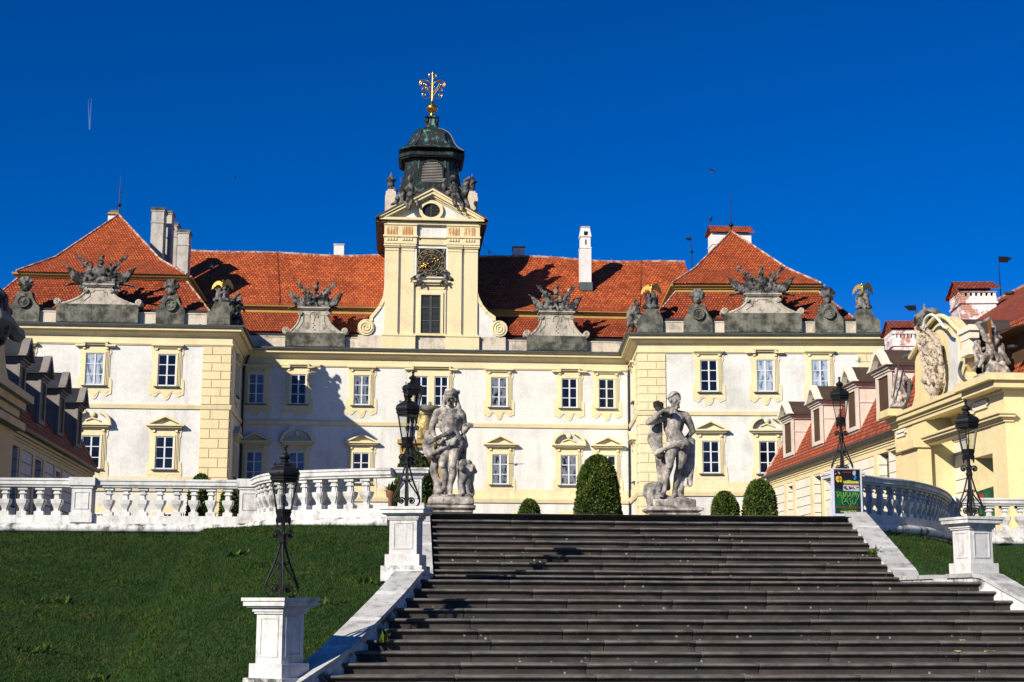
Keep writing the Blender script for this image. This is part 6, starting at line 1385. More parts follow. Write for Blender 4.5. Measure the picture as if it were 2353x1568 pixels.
# reclining figures on the clock-tower pediment
t5 = dict(np_=.35)
figure_cluster('pediment_figure', 'seated stone woman with companion on the left slope of the clock tower pediment', FT, [E(943, 413, .24, .30, .25), C(943, 420, 942, 426, .11, .11, .2, .2), E(942, 436, .36, .44, .2, .26), E(943, 452, .36, .32, .25, .3), C(940, 456, 936, 476, .2, .15, .3, .55), C(946, 456, 943, 478, .2, .13, .3, .6), C(936, 476, 942, 486, .13, .08, .55, .6), C(951, 432, 964, 444, .11, .08, .25, .3), C(964, 444, 974, 436, .08, .06, .3, .3), C(934, 432, 925, 446, .1, .07), C(925, 446, 930, 456, .07, .06),
    E(924, 446, .3, .5, .1), E(921, 432, .16, .18, .1), C(920, 450, 908, 466, .22, .14), C(908, 466, 900, 470, .14, .1), C(926, 458, 918, 474, .2, .14, .1, .3), C(912, 440, 903, 430, .1, .08), E(934, 470, .35, .25, .2), C(921, 420, 920, 408, .05, .04), E(958, 462, .22, .4, .1), C(958, 450, 959, 474, .14, .1, .2, .3), E(913, 456, .2, .3, .1)], group='reclining figures on the clock tower pediment', vox=.04, **t5)
figure_cluster('pediment_figure', 'seated stone man with pointed shield on the right slope of the clock tower pediment', FT, [E(1041, 412, .25, .30, .25), E(1044, 436, .40, .46, .2, .28), C(1042, 421, 1043, 427, .12, .12, .2, .2), E(1046, 453, .4, .3, .25, .3), C(1042, 458, 1046, 476, .22, .16, .3, .5), C(1052, 458, 1062, 476, .22, .15, .3, .5), C(1062, 476, 1064, 488, .14, .1, .5, .5), C(1032, 432, 1024, 440, .12, .08), C(1056, 432, 1064, 440, .12, .1), E(1021, 430, .22, .5, .1), E(1021, 416, .17, .2, .1), C(1026, 446, 1036, 458, .2, .15),
    E(1068, 446, .3, .4, .1), C(1068, 452, 1076, 474, .2, .14), C(1076, 474, 1082, 484, .12, .08), C(1064, 452, 1058, 468, .15, .1), C(1072, 418, 1070, 440, .28, .3, 0, 0), C(1078, 410, 1073, 425, .14, .25), E(1031, 446, .3, .25, .2)], group='reclining figures on the clock tower pediment', vox=.04, **t5)
# putti below the clock
for sg, x, lab in ((-1, 961, 'small winged stone child under the left corner of the clock'), (1, 1024, 'small winged stone child under the right corner of the clock')):
    X = lambda d: x+d*(-sg)
    figure_cluster('putto', lab, FT, [E(X(0), 625, .16, .17, .25), E(X(1), 638, .19, .26, .2), C(X(4), 633, X(15), 631, .08, .06, .3, .25), C(X(15), 631, X(20), 633, .06, .04), C(X(-5), 634, X(-12), 640, .08, .06), C(X(2), 646, X(10), 650, .11, .09, .3, .4), C(X(10), 650, X(13), 659, .08, .05, .4, .35), C(X(-1), 647, X(-4), 655, .11, .08, .3, .4), C(X(-4), 655, X(-10), 660, .08, .05), E(X(-12), 643, .22, .14, .05), C(X(-8), 636, X(-18), 642, .12, .08), C(X(-14), 646, X(-20), 652, .09, .06), E(X(4), 652, .25, .14, .15)], .15, vox=.03, group='winged children under the clock')
# arms over the main portal
figure_cluster('coat_of_arms', 'carved and gilded arms under a stone cap above the portal behind the lamps', FC, [E(967, 990, .30, .85, .1), C(962, 955, 968, 985, .2, .25), E(976, 980, .45, 1.0, 0), C(964, 985, 962, 1012, .22, .16), C(978, 955, 984, 1005, .25, .25), E(966, 1008, .3, .2, .1), E(974, 950, .25, .2, .1), C(962, 965, 958, 980, .12, .1)], .3, mat='dullgold', rough=.12)
figure_cluster('stone_canopy', 'mossy stone cap over the gilded arms, left of the club-bearing statue', FC, [E(988, 941, .9, .30, .3, .5), E(975, 938, .4, .28, .3), E(1003, 940, .4, .25, .3), C(976, 950, 1002, 950, .14, .14, .3, .3), E(988, 930, .14, .2, .3)], .3, mat='darkstone')
m_ = MB(); u_, z_ = FC.pix(965, 1012); m_.box(FC, u_-1.8, u_+2.2, z_-.3, z_, 0, .6); m_.box(FC, u_-1.6, u_+2.0, z_-.6, z_-.3, 0, .35); m_.box(FC, u_-1.6, u_-1.0, G0, z_-.6, 0, .3); m_.box(FC, u_+1.4, u_+2.0, G0, z_-.6, 0, .3); po = m_.build('portal', M['ochre'], castle); m_ = MB(); m_.box(FC, u_-.98, u_+1.38, G0, z_-1.3, 0, .12)
for k in range(4):
    for a_ in (u_-.85, u_+.3): m_.box(FC, a_, a_+.95, G0+.4+k*1.7, G0+1.8+k*1.7, .12, .17)
m_.build('door', M['soffit'], po)
# warriors on the gate gable: free figures turned to the stairs
Yw = FB.w(*gq(2283, 880, NP+.9), NP+.9).y; FW = Frame((0, Yw), 8); WF = dict(np_=0, vox=.035, rough=.035, mat='statue')
figure_cluster('gate_statue', 'grey stone warrior raising a golden sword over a fallen foe on the right gate', FW, [E(2279, 764, .13, .17, .1), C(2276, 772, 2279, 778, .08, .1), C(2279, 778, 2276, 806, .23, .17, 0, 0), E(2269, 786, .12, .12, .15), E(2285, 786, .12, .12, .15), C(2276, 806, 2274, 814, .17, .18), C(2265, 780, 2256, 758, .11, .09), C(2256, 758, 2245, 744, .09, .07), C(2245, 744, 2260, 740, .07, .06), C(2260, 740, 2272, 732, .06, .07), C(2290, 778, 2284, 752, .11, .08), C(2284, 752, 2277, 738, .08, .06),
 C(2270, 814, 2250, 826, .15, .13, .1, .3), C(2250, 826, 2240, 846, .10, .06, .3, .3), C(2240, 846, 2236, 850, .06, .05), C(2272, 818, 2262, 842, .14, .11, .1, .2), C(2262, 842, 2262, 864, .10, .06), C(2262, 864, 2252, 870, .06, .05, .1, .3), C(2280, 812, 2293, 832, .16, .12), C(2293, 832, 2288, 854, .11, .07),
 C(2290, 772, 2296, 800, .18, .20, -.2, -.2), C(2296, 800, 2306, 828, .20, .16, -.2, -.1), C(2286, 768, 2300, 775, .10, .08), C(2300, 812, 2318, 834, .15, .09), E(2300, 800, .16, .2, 0), C(2296, 822, 2308, 850, .16, .10),
 E(2244, 792, .11, .14, .1), C(2245, 800, 2248, 818, .16, .17), C(2240, 804, 2243, 822, .07, .06, .15, .2), C(2248, 820, 2240, 846, .12, .07), C(2252, 806, 2262, 800, .07, .06), E(2243, 788, .13, .1, .1),
 E(2276, 842, .24, .20, .15), C(2268, 836, 2262, 856, .12, .10, .2, .3), E(2294, 840, .13, .15, .3), C(2284, 846, 2300, 862, .12, .08, .3, .4), C(2300, 846, 2308, 862, .08, .05, .3, .4), C(2276, 852, 2278, 866, .16, .16, .2, .3), C(2240, 868, 2272, 862, .10, .12, .3, .2), E(2285, 866, .34, .10, .1), C(2232, 872, 2250, 868, .08, .10, .3, .3), E(2268, 858, .18, .16, .3)], **WF)
m_ = MB(); g0, g1 = FW.pix(2272, 736, .35), FW.pix(2279, 792, .35); m_.tube([FW.w(*g0, .35), FW.w(*g1, .35)], [.075, .02], 4); m_.build('sword', M['gold'], [o for o in bpy.data.objects if o.name == 'gate_statue'][0])
Yw2 = FB.w(*gq(2066, 940), NP).y; FW2 = Frame((0, Yw2), 8)
figure_cluster('gate_statue', 'grey stone figure with a spear at the left shoulder of the right gate gable', FW2, [E(2070, 861, .17, .20, .1), E(2060, 853, .10, .16, .0), C(2069, 868, 2068, 888, .26, .28), E(2075, 872, .2, .2, .1), C(2066, 888, 2062, 905, .28, .3), C(2062, 905, 2056, 928, .2, .14, .2, .3), C(2070, 900, 2076, 925, .2, .14, .1, .2), E(2052, 930, .16, .18, .2), E(2078, 900, .22, .4, -.1), C(2062, 876, 2056, 862, .12, .08), C(2078, 880, 2086, 896, .12, .1), E(2066, 935, .5, .16, .1), E(2060, 918, .25, .25, .2), C(2080, 915, 2088, 935, .2, .16), C(2060, 896, 2052, 910, .14, .1), E(2072, 912, .2, .2, .25)], np_=-.3, vox=.04, rough=.06, mat='statue')
m_ = MB(); g0, g1 = FW2.pix(2069, 812, .2), FW2.pix(2053, 912, .2); m_.tube([FW2.w(*g0, .2), FW2.w(*g1, .2)], [.035, .035], 5); m_.build('spear', M['soffit'], [o for o in bpy.data.objects if o.name == 'gate_statue.001'][0])
# ---------------------------------------------------------------- the two great statues at the head of the stairs
def hand(q, wrist, d, side, s, curl=.5):
    """palm and five bent fingers; d: pointing direction, side: towards the thumb"""
    d = d.normalized(); side = (side-d*side.dot(d)).normalized(); nrm = d.cross(side)
    palm = wrist+d*.09*s; q.append(('c', wrist, .036*s, palm, .042*s)); 
    for k, L in enumerate((.075, .09, .085, .065)):
        b = palm+side*(.045-.03*k)*s+d*.03*s; j = b+(d*math.cos(curl)+nrm*math.sin(curl))*L*.55*s; e = j+(d*math.cos(curl*2.2)+nrm*math.sin(curl*2.2))*L*.5*s
        q += [('c', b, .016*s, j, .015*s), ('c', j, .015*s, e, .012*s)]
    b = wrist+d*.05*s+side*.04*s; j = b+(d+side*.8).normalized()*.05*s; q += [('c', b, .018*s, j, .016*s), ('c', j, .016*s, j+(d+nrm*.8).normalized()*.045*s, .013*s)]
def head(q, c, f, upv, s, beard=False):
    """c: centre, f: facing; s: head height"""
    f = f.normalized(); upv = (upv-f*upv.dot(f)).normalized(); r = f.cross(upv); H = s
    yawa = math.atan2(f.y, f.x)-PI/2
    P = lambda a, b, d: c+r*a*H+upv*b*H+f*d*H
    q += [('e', P(0, .12, -.05), (.34*H, .40*H, .38*H), yawa), ('e', P(0, -.08, .05), (.26*H, .27*H, .36*H), yawa), ('c', P(0, -.36, .2), .11*H, P(0, -.30, .12), .16*H)]
    q += [('c', P(0, .08, .38), .045*H, P(0, -.09, .50), .06*H), ('e', P(0, -.10, .44), (.09*H, .07*H, .05*H)), ('c', P(-.22, .13, .32), .05*H, P(-.04, .10, .40), .05*H), ('c', P(.22, .13, .32), .05*H, P(.04, .10, .40), .05*H), ('c', P(-.10, -.21, .37), .03*H, P(.10, -.21, .37), .03*H), ('c', P(-.08, -.28, .37), .034*H, P(.08, -.28, .37), .034*H), ('e', P(-.13, .02, .335), (.05*H, .05*H, .03*H)), ('e', P(.13, .02, .335), (.05*H, .05*H, .03*H)), ('e', P(0, -.38, .32), (.1*H, .1*H, .07*H)), ('e', P(.17, -.08, .22), (.09*H, .1*H, .1*H)), ('e', P(-.17, -.08, .22), (.09*H, .1*H, .1*H)), ('e', P(.34, 0, 0), (.05*H, .09*H, .12*H)), ('e', P(-.34, 0, 0), (.05*H, .09*H, .12*H))]
    if beard:
        rg = random.Random(3)
        for k in range(26):
            a = rg.uniform(-.26, .26); q.append(('e', P(a, -.30-rg.uniform(0, .22)+abs(a)*.3, .26-abs(a)*.35), (.065*H, .06*H, .085*H)))
def statue(name, label, Y, conv, build):
    pass
SC1 = 4.461; Y1 = 36.0
def S1(x, y, d=0): return at(937.6+x/SC1, 867.3+y/SC1, Y1+d)
mm = Y1/FPX/SC1            # metres per crop pixel
q = []
up3 = Vector((0, 0, 1))
pel = S1(480, 655); ch = S1(425, 430, .0); wa = S1(435, 560, -.02); nk = S1(437, 320, .02); hd = S1(437, 232, -.03)
q += [('e', ch+Vector((0, .02, .02)), (.27, .19, .24), .0), ('e', S1(375, 415, -.06), (.16, .115, .10)), ('e', S1(478, 415, -.06), (.16, .115, .10)), ('c', S1(350, 400, .03), .13, S1(370, 520, .03), .12), ('c', S1(505, 400, .03), .13, S1(490, 520, .03), .12), ('c', ch, .225, wa, .195), ('c', wa, .195, pel, .205), ('e', pel+Vector((-.02, .03, .02)), (.23, .18, .17)), ('e', S1(430, 540, -.1), (.11, .09, .15))]
q += [('c', nk+Vector((0, 0, -.05)), .10, S1(437, 285, 0), .085), ('c', S1(330, 355, .02), .105, S1(437, 335, .03), .11), ('c', S1(535, 368, .02), .11, S1(437, 335, .03), .11)]
# right arm (image left) down to the club
q += [('c', S1(305, 368), .115, S1(262, 460, .02), .088), ('c', S1(262, 460, .02), .092, S1(236, 535, .02), .068), ('c', S1(236, 535, .02), .078, S1(262, 590, -.12), .062), ('c', S1(262, 590, -.12), .062, S1(285, 618, -.18), .042)]
hand(q, S1(283, 615, -.2), S1(330, 650, -.24)-S1(283, 615, -.2), up3, 1.35, .7)
# left arm (image right), forearm raised forward
q += [('c', S1(550, 395, .02), .115, S1(572, 480, .08), .085), ('c', S1(572, 480, .08), .09, S1(573, 555, .05), .075), ('c', S1(573, 555, .05), .08, S1(618, 510, -.18), .055)]
hand(q, S1(618, 512, -.18), S1(635, 478, -.3)-S1(618, 512, -.18), Vector((-1, 0, 0)), 1.3, 1.0)
# legs
q += [('c', S1(395, 690, 0), .175, S1(368, 800, -.04), .148), ('c', S1(368, 800, -.04), .148, S1(352, 890, -.07), .095), ('e', S1(350, 900, -.13), (.075, .05, .08)), ('c', S1(352, 900, -.06), .095, S1(378, 1000, .0), .092), ('c', S1(378, 1000, 0), .092, S1(375, 1120, .03), .056), ('c', S1(375, 1125, .03), .062, S1(350, 1165, -.02), .06), ('c', S1(350, 1165, -.02), .06, S1(305, 1198, -.12), .04)]
q += [('c', S1(505, 680, 0), .175, S1(470, 800, -.05), .14), ('c', S1(470, 800, -.05), .14, S1(458, 890, -.08), .098), ('e', S1(458, 902, -.14), (.08, .05, .08)), ('c', S1(458, 905, -.07), .10, S1(462, 990, .0), .096), ('c', S1(462, 990, 0), .096, S1(432, 1120, .02), .058), ('c', S1(432, 1125, .02), .065, S1(430, 1175, -.05), .065), ('c', S1(430, 1175, -.05), .065, S1(432, 1203, -.2), .05)]
for k in range(5): q.append(('c', S1(412+k*13, 1200, -.2), .02, S1(412+k*15, 1210, -.28), .016))
head(q, hd, Vector((-.42, -1, .05)), up3, .37)
s1 = thing('heroic_statue', 'stone statue of a club-bearing hero with lion, left at the stairhead', 'statue', tuple(S1(440, 1385)), group='two stone statues at the stairhead')
body1 = blob('body', q, .0145, M['statue'], s1, 1, rough=.005)
# lion-skin cap and mane falling on the shoulders
q = [('e', S1(440, 160, -.02), (.165, .175, .12)), ('e', S1(428, 135, -.12), (.12, .1, .07)), ('c', S1(380, 190, 0), .05, S1(365, 270, .0), .05), ('c', S1(492, 180, .03), .06, S1(505, 260, .03), .055), ('c', S1(505, 260, .03), .06, S1(530, 350, 0), .07), ('c', S1(365, 270, 0), .05, S1(355, 345, -.02), .06), ('e', S1(515, 150, .03), (.05, .05, .06)), ('e', S1(395, 140, -.12), (.05, .05, .04)), ('e', S1(460, 125, -.12), (.05, .05, .04))]
rg = random.Random(2)
for k in range(46): a = rg.uniform(0, 1); q.append(('e', S1(330+a*215, 350+rg.uniform(-16, 34)-abs(a-.5)*20, -.15+abs(a-.5)*.3), (.035, .03, .04)))
for k in range(16): q.append(('e', S1(385+k*8, 178+rg.uniform(-5, 5), -.14+abs(k-8)*.014), (.028, .03, .028)))
blob('lion_skin', q, .0155, M['statue'], body1, 0, rough=.008)
# cloth: skin knotted round the hips and hanging at the left
q = []
for k in range(12):
    f = k/11; q.append(('c', S1(485-f*40, 640+f*15, -.20), .055, S1(300-f*50, 760+f*30, -.14-.04*(k % 2)), .06-.02*f))
for k in range(9):
    f = k/8; q.append(('c', S1(205+f*60, 610, .02+.06*(k % 2)), .05, S1(175+f*110, 760+40*math.sin(f*3), .05-.08*(k % 2)), .06))
q += [('c', S1(200, 570, .05), .07, S1(180, 700, .05), .09), ('c', S1(180, 700, .05), .09, S1(225, 795, -.05), .09), ('c', S1(225, 795, -.05), .09, S1(305, 800, -.1), .08), ('c', S1(560, 620, .1), .10, S1(595, 700, .1), .06), ('c', S1(560, 640, .1), .11, S1(555, 850, .12), .10), ('c', S1(555, 400, .12), .08, S1(585, 440, .12), .05)]
for k in range(14): q.append(('e', S1(395+rg.uniform(0, 85), 650+rg.uniform(0, 50), -.24), (.04, .035, .04)))
blob('drapery', q, .017, M['statue'], body1, 1, rough=.008)
q = [('c', S1(222, 668, -.24), .055, S1(320, 615, -.27), .05), ('c', S1(320, 615, -.27), .05, S1(435, 562, -.25), .065), ('e', S1(380, 590, -.28), (.06, .06, .05)), ('e', S1(420, 560, -.28), (.05, .05, .05))]
blob('club', q, .018, M['roofstatue'], s1, 1, rough=.012)
# supporting tree trunk and seated lion
q = [('c', S1(290, 810, .16), .10, S1(262, 960, .16), .10), ('c', S1(262, 960, .16), .10, S1(305, 1090, .14), .09), ('c', S1(305, 1090, .14), .10, S1(312, 1200, .12), .14), ('c', S1(345, 1060, .1), .05, S1(300, 1110, .14), .05)]
blob('tree_trunk', q, .022, M['statue'], s1, 2, rough=.015)
q = [('e', S1(560, 895, .0), (.13, .15, .13)), ('e', S1(548, 925, -.16), (.085, .11, .085)), ('e', S1(548, 948, -.2), (.05, .05, .03)), ('e', S1(535, 885, -.1), (.03, .03, .03)), ('e', S1(572, 868, -.05), (.04, .03, .05)), ('e', S1(528, 868, -.02), (.04, .03, .05)), ('c', S1(552, 915, -.2), .035, S1(548, 905, -.1), .04), ('e', S1(590, 862, .02), (.05, .04, .05)), ('c', S1(570, 940, .06), .16, S1(585, 1080, .1), .17), ('c', S1(585, 1080, .1), .19, S1(600, 1180, .14), .2), ('c', S1(575, 1010, -.04), .09, S1(545, 1090, -.12), .06), ('c', S1(545, 1090, -.12), .06, S1(565, 1195, -.14), .055), ('c', S1(575, 1020, .0), .08, S1(600, 1130, -.05), .06), ('c', S1(600, 1130, -.05), .06, S1(625, 1200, -.08), .055), ('c', S1(605, 900, .05), .12, S1(650, 930, .08), .10), ('c', S1(650, 930, .08), .10, S1(690, 968, .05), .05), ('c', S1(640, 960, .1), .11, S1(640, 1060, .12), .09), ('c', S1(560, 1205, -.16), .05, S1(545, 1205, -.26), .04), ('c', S1(640, 1205, -.1), .05, S1(660, 1208, -.18), .04)]
for k in range(50): q.append(('e', S1(rg.uniform(585, 665), rg.uniform(868, 990), rg.uniform(-.08, .12)), (.045, .045, .055)))
lion = blob('lion', q, .016, M['statue'], s1, 0, rough=.01)
# rocky base and moulded plinth
q = []; m_ = MB(); F = Frame((0, Y1), -2); A = lambda x, y: ((S1(x, y)-F.o).dot(F.u), S1(x, y).z)
for x0, x1, yy0, yy1, nf in ((218, 660, 1232, 1316, .34), (205, 672, 1262, 1316, .37)):
    (ua, za_), (ub, zb_) = A(x0, yy0), A(x1, yy1); m_ = MB(); m_.box(F, ua, ub, zb_, za_, -.5, nf); q.append(('m', m_))
q += [('c', S1(260, 1222, -.1), .06, S1(640, 1222, -.1), .05), ('e', S1(440, 1222, .1), (.46, .36, .05)), ('e', S1(290, 1212, -.15), (.12, .1, .04)), ('e', S1(610, 1214, -.1), (.12, .14, .05))]
blob('rock_base', q, .03, M['statue'], s1, 2, rough=.03)
def plinth(t, x0, x1, y0, y1, S, dep0, dep1, cy=None):
    hk = .62
    a, b = S(x0, y1), S(x1, y1); Yc = a.y; F = Frame((0, Yc), -2); za_, zb_ = S(x0, y0).z, b.z; u0_, u1_ = (a-F.o).dot(F.u), (b-F.o).dot(F.u); H = za_-zb_; m_ = MB()
    pass
    m_.box(F, u0_+.06, u1_-.06, za_-.03, za_-.001, -dep1+.06, -dep0-.06)
    m_.box(F, u0_, u1_, za_-.09, za_-.031, -dep1, -dep0); m_.hexa([F.w(u0_+.12, za_-.15, -dep0-.12), F.w(u1_-.12, za_-.15, -dep0-.12), F.w(u1_-.12, za_-.15, -dep1+.12), F.w(u0_+.12, za_-.15, -dep1+.12), F.w(u0_+.02, za_-.091, -dep0-.02), F.w(u1_-.02, za_-.091, -dep0-.02), F.w(u1_-.02, za_-.091, -dep1+.02), F.w(u0_+.02, za_-.091, -dep1+.02)])
    m_.box(F, u0_+.06, u1_-.06, za_-.19, za_-.151, -dep1+.06, -dep0-.06); m_.box(F, u0_+.10, u1_-.10, G0, za_-.191, -dep1+.10, -dep0-.10)
    m_.build('pedestal', M['statue'], t)
plinth(s1, 190, 690, 1305, 1385, S1, -.38, .55)
# ---- bearded hero leaning on his club
SC2 = 4.863; Y2 = 36.0
def S2(x, y, d=0): return at(1453.3+x/SC2, 879+y/SC2, Y2+d)
q = []; hd = S2(470, 205, -.06)
q += [('e', S2(465, 425, .02), (.27, .19, .23), .1), ('e', S2(415, 405, -.05), (.15, .115, .10)), ('e', S2(515, 405, -.05), (.15, .115, .10)), ('c', S2(390, 400, .05), .12, S2(400, 520, .04), .12), ('c', S2(535, 400, .05), .13, S2(510, 520, .04), .12), ('c', S2(465, 430, .02), .215, S2(455, 560, 0), .19), ('c', S2(455, 560, 0), .195, S2(500, 650, .02), .21), ('e', S2(500, 660, .03), (.24, .19, .17)), ('e', S2(445, 560, -.1), (.12, .09, .16))]
q += [('c', S2(455, 345, .03), .11, S2(462, 285, 0), .09), ('c', S2(355, 378, .04), .11, S2(455, 350, .04), .11), ('c', S2(585, 375, .04), .115, S2(455, 350, .04), .11)]
# arm raised to the club head (image left): shoulder, elbow far left, hand back at the chest
q += [('c', S2(345, 395, .02), .11, S2(250, 430, -.14), .085), ('c', S2(250, 430, -.14), .085, S2(180, 450, -.22), .07), ('c', S2(180, 448, -.22), .078, S2(270, 370, -.28), .07), ('c', S2(270, 370, -.28), .07, S2(345, 312, -.26), .045)]
hand(q, S2(345, 312, -.26), S2(410, 320, -.3)-S2(345, 312, -.26), up3, 1.35, .6)
# other arm behind the back
q += [('c', S2(605, 400, .05), .115, S2(650, 480, .1), .088), ('c', S2(650, 480, .1), .09, S2(672, 545, .12), .075), ('c', S2(672, 545, .12), .075, S2(620, 610, .22), .06)]
# loin hand resting on the drapery
q += [('c', S2(400, 690, -.2), .06, S2(470, 690, -.26), .055)]; hand(q, S2(465, 688, -.26), S2(530, 700, -.28)-S2(465, 688, -.26), Vector((0, 0, 1)), 1.5, .7)
q += [('c', S2(450, 700, -.02), .17, S2(422, 810, -.16), .14), ('c', S2(422, 810, -.16), .14, S2(418, 900, -.24), .10), ('e', S2(415, 925, -.30), (.08, .05, .09)), ('c', S2(415, 930, -.24), .10, S2(385, 1020, -.12), .092), ('c', S2(385, 1020, -.12), .092, S2(362, 1170, -.06), .056), ('c', S2(362, 1175, -.06), .062, S2(352, 1225, -.1), .06), ('c', S2(352, 1225, -.1), .06, S2(325, 1262, -.24), .045)]
q += [('c', S2(565, 690, 0), .18, S2(548, 830, -.03), .145), ('c', S2(548, 830, -.03), .145, S2(530, 935, -.05), .10), ('e', S2(530, 945, -.12), (.075, .05, .08)), ('c', S2(530, 945, -.04), .10, S2(505, 1050, .05), .098), ('c', S2(505, 1050, .05), .098, S2(475, 1200, .08), .06), ('c', S2(475, 1205, .08), .066, S2(470, 1265, .02), .06), ('c', S2(470, 1265, .02), .06, S2(452, 1290, -.14), .045)]
q += [('c', S2(495, 1240, .12), .07, S2(570, 1290, .05), .05)]
for k in range(5): q.append(('c', S2(300+k*12, 1262, -.24), .02, S2(296+k*12, 1276, -.31), .016))
head(q, hd, Vector((.60, -1, -.12)), up3, .39, beard=True)
s2 = thing('heroic_statue', 'stone statue of a bearded hero leaning on his club, right at the stairhead', 'statue', tuple(S2(430, 1480)), group='two stone statues at the stairhead')
body2 = blob('body', q, .0145, M['statue'], s2, 1, rough=.005)
q = []
for k in range(150):
    a = rg.uniform(0, 2*PI); e = rg.uniform(.15, 1.5); v = Vector((math.cos(a)*math.cos(e), math.sin(a)*math.cos(e), math.sin(e)))
    if v.dot(Vector((.5, -.85, -.15))) > .40: continue
    q.append(('e', hd+Vector((v.x*.162, v.y*.178, v.z*.178+.03)), (.030, .030, .030)))
q.append(('e', hd+Vector((0, .02, .05)), (.15, .16, .14)))
blob('hair', q, .013, M['statue'], body2, 0, rough=.004)
q = []
for k in range(11):      # cloak: hangs from the elbow, sweeps across the loins
    f = k/10; q.append(('c', S2(225+f*90, 480-20*f, .06+.05*(k % 2)), .045, S2(190+f*120, 640+60*f, .02+.07*(k % 2)), .06)); q.append(('c', S2(190+f*120, 640+60*f, .02+.07*(k % 2)), .06, S2(265+f*70, 800, -.04+.05*(k % 2)), .055))
    q.append(('c', S2(265+f*30, 800-f*40, -.18-.03*(k % 2)), .05, S2(480+f*30, 665+f*35, -.26), .045))
for k in range(8): f = k/7; q.append(('c', S2(275+f*90, 810, .1+.06*(k % 2)), .06, S2(325+f*70, 1180, .12+.05*(k % 2)), .07))
blob('cloak', q, .017, M['statue'], body2, 1, rough=.008)
q = [('c', S2(275, 262, -.2), .095, S2(300, 300, -.22), .08), ('e', S2(268, 240, -.2), (.085, .09, .07)), ('e', S2(285, 222, -.2), (.05, .06, .04)), ('c', S2(300, 290, -.22), .085, S2(420, 370, -.2), .06), ('e', S2(310, 250, -.2), (.09, .08, .07)), ('c', S2(330, 330, -.1), .05, S2(325, 400, -.02), .05)]
blob('club', q, .018, M['roofstatue'], s2, 1, rough=.015)
q = []
for k in range(10): f = k/9; q.append(('c', S2(610+f*70, 610+f*40, .18+.06*(k % 2)), .055, S2(590+f*80, 900+f*20, .18+.05*(k % 2)), .06)); q.append(('c', S2(590+f*80, 900+f*20, .18), .06, S2(560+f*90, 1090+60*math.sin(f*9), .14), .045))
q += [('c', S2(540, 1000, .18), .12, S2(515, 1260, .16), .13), ('c', S2(650, 1050, .1), .06, S2(655, 1150, .08), .035), ('c', S2(600, 1080, .1), .05, S2(600, 1155, .08), .03)]
blob('lion_skin', q, .018, M['statue'], s2, 1, rough=.012)
q = [('e', S2(210, 1190, .05), (.20, .2, .16)), ('e', S2(270, 1170, .05), (.16, .2, .14)), ('c', S2(170, 1240, 0), .13, S2(330, 1290, 0), .14), ('c', S2(230, 1330, -.05), .17, S2(600, 1350, .05), .14), ('e', S2(430, 1345, .1), (.60, .40, .13)), ('c', S2(200, 1230, -.1), .1, S2(220, 1390, -.15), .12), ('c', S2(300, 1290, -.15), .09, S2(300, 1380, -.18), .1), ('c', S2(640, 1350, 0), .12, S2(640, 1390, 0), .12), ('e', S2(440, 1310, -.25), (.09, .06, .06)), ('c', S2(300, 1160, .0), .06, S2(320, 1140, -.05), .05)]
for k in range(30): q.append(('e', S2(rg.uniform(150, 330), rg.uniform(1140, 1260), rg.uniform(-.12, .05)), (.05, .05, .045)))
m_ = MB(); F = Frame((0, Y2-.2), -2); a, b = S2(215, 1400, -.2), S2(690, 1400, -.2); m_.box(F, (a-F.o).dot(F.u), (b-F.o).dot(F.u), a.z, S2(215, 1312, -.2).z, -.62, .08); q.append(('m', m_))
blob('rock_base', q, .028, M['statue'], s2, 1, rough=.02)
plinth(s2, 130, 750, 1400, 1480, S2, -.40, .55)
# ---------------------------------------------------------------- clipped yews, poster boards, birds, contrail
def topiary(label, px, ytop, wpx, Y, n, seed, flatt=.35, group='clipped yews in the courtyard'):
    c = at(px, ytop, Y); zt_ = c.z; R = wpx/2/FPX*Y; t = thing('clipped_yew', label, 'topiary', (c.x, Y, G0), group=group); H = zt_-G0; rng = np.random.default_rng(seed)
    def rad_(f):    # radius as a fraction of R at height f
        top = 1-flatt if H > 2*R else .25
        if f < top: return 1-.24*(f/top)*(1 if H > 2*R else .25)
        g = (f-top)/(1-top); return (.76 if H > 2*R else .93)*math.sqrt(max(0, 1-g*g))
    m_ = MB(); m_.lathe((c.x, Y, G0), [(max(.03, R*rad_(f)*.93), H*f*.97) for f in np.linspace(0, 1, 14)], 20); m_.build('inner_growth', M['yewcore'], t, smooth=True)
    V = []; Fc = []
    for k in range(n):
        f = rng.random()**.9; a = rng.uniform(0, 2*PI)
        r = R*rad_(f); nb = noise.noise(Vector((math.cos(a)*2.5+seed, math.sin(a)*2.5, f*H*1.6))); r = r*(1+.045*nb)*rng.uniform(.92, 1.025)
        p = Vector((c.x+r*math.cos(a), Y+r*math.sin(a), G0+H*f*(1+.01*nb))); o = Vector((math.cos(a), math.sin(a), .5+f)).normalized()
        d = (o+Vector(rng.normal(0, .55, 3))).normalized(); sd = d.cross(Vector(rng.normal(0, 1, 3))).normalized(); L = rng.uniform(.05, .11)*(1.25 if rng.random() < .08 else 1); w_ = L*.30
        b = len(V); V += [tuple(p-sd*w_*.4), tuple(p+d*L*.5-sd*w_), tuple(p+d*L), tuple(p+d*L*.5+sd*w_), tuple(p+sd*w_*.4)]; Fc.append((b, b+1, b+2, b+3, b+4))
    m_ = MB(); m_.v = V; m_.f = Fc; m_.uv = [None]*n; m_.build('foliage', M['yew'], t)
    return t
topiary('large tapered clipped yew between the two statues', 1373, 1049, 122, 52, 15000, 1)
topiary('low round clipped yew, left of the large tapered one', 1217, 1150, 62, 54, 6000, 2)
topiary('rounded clipped yew right of the bearded statue', 1665, 1132, 78, 52, 7000, 3)
topiary('taller domed clipped yew nearest the right wing', 1745, 1105, 94, 52, 9000, 4)
topiary('dark domed clipped yew above the left straight balustrade', 463, 1092, 68, 50, 5000, 5)
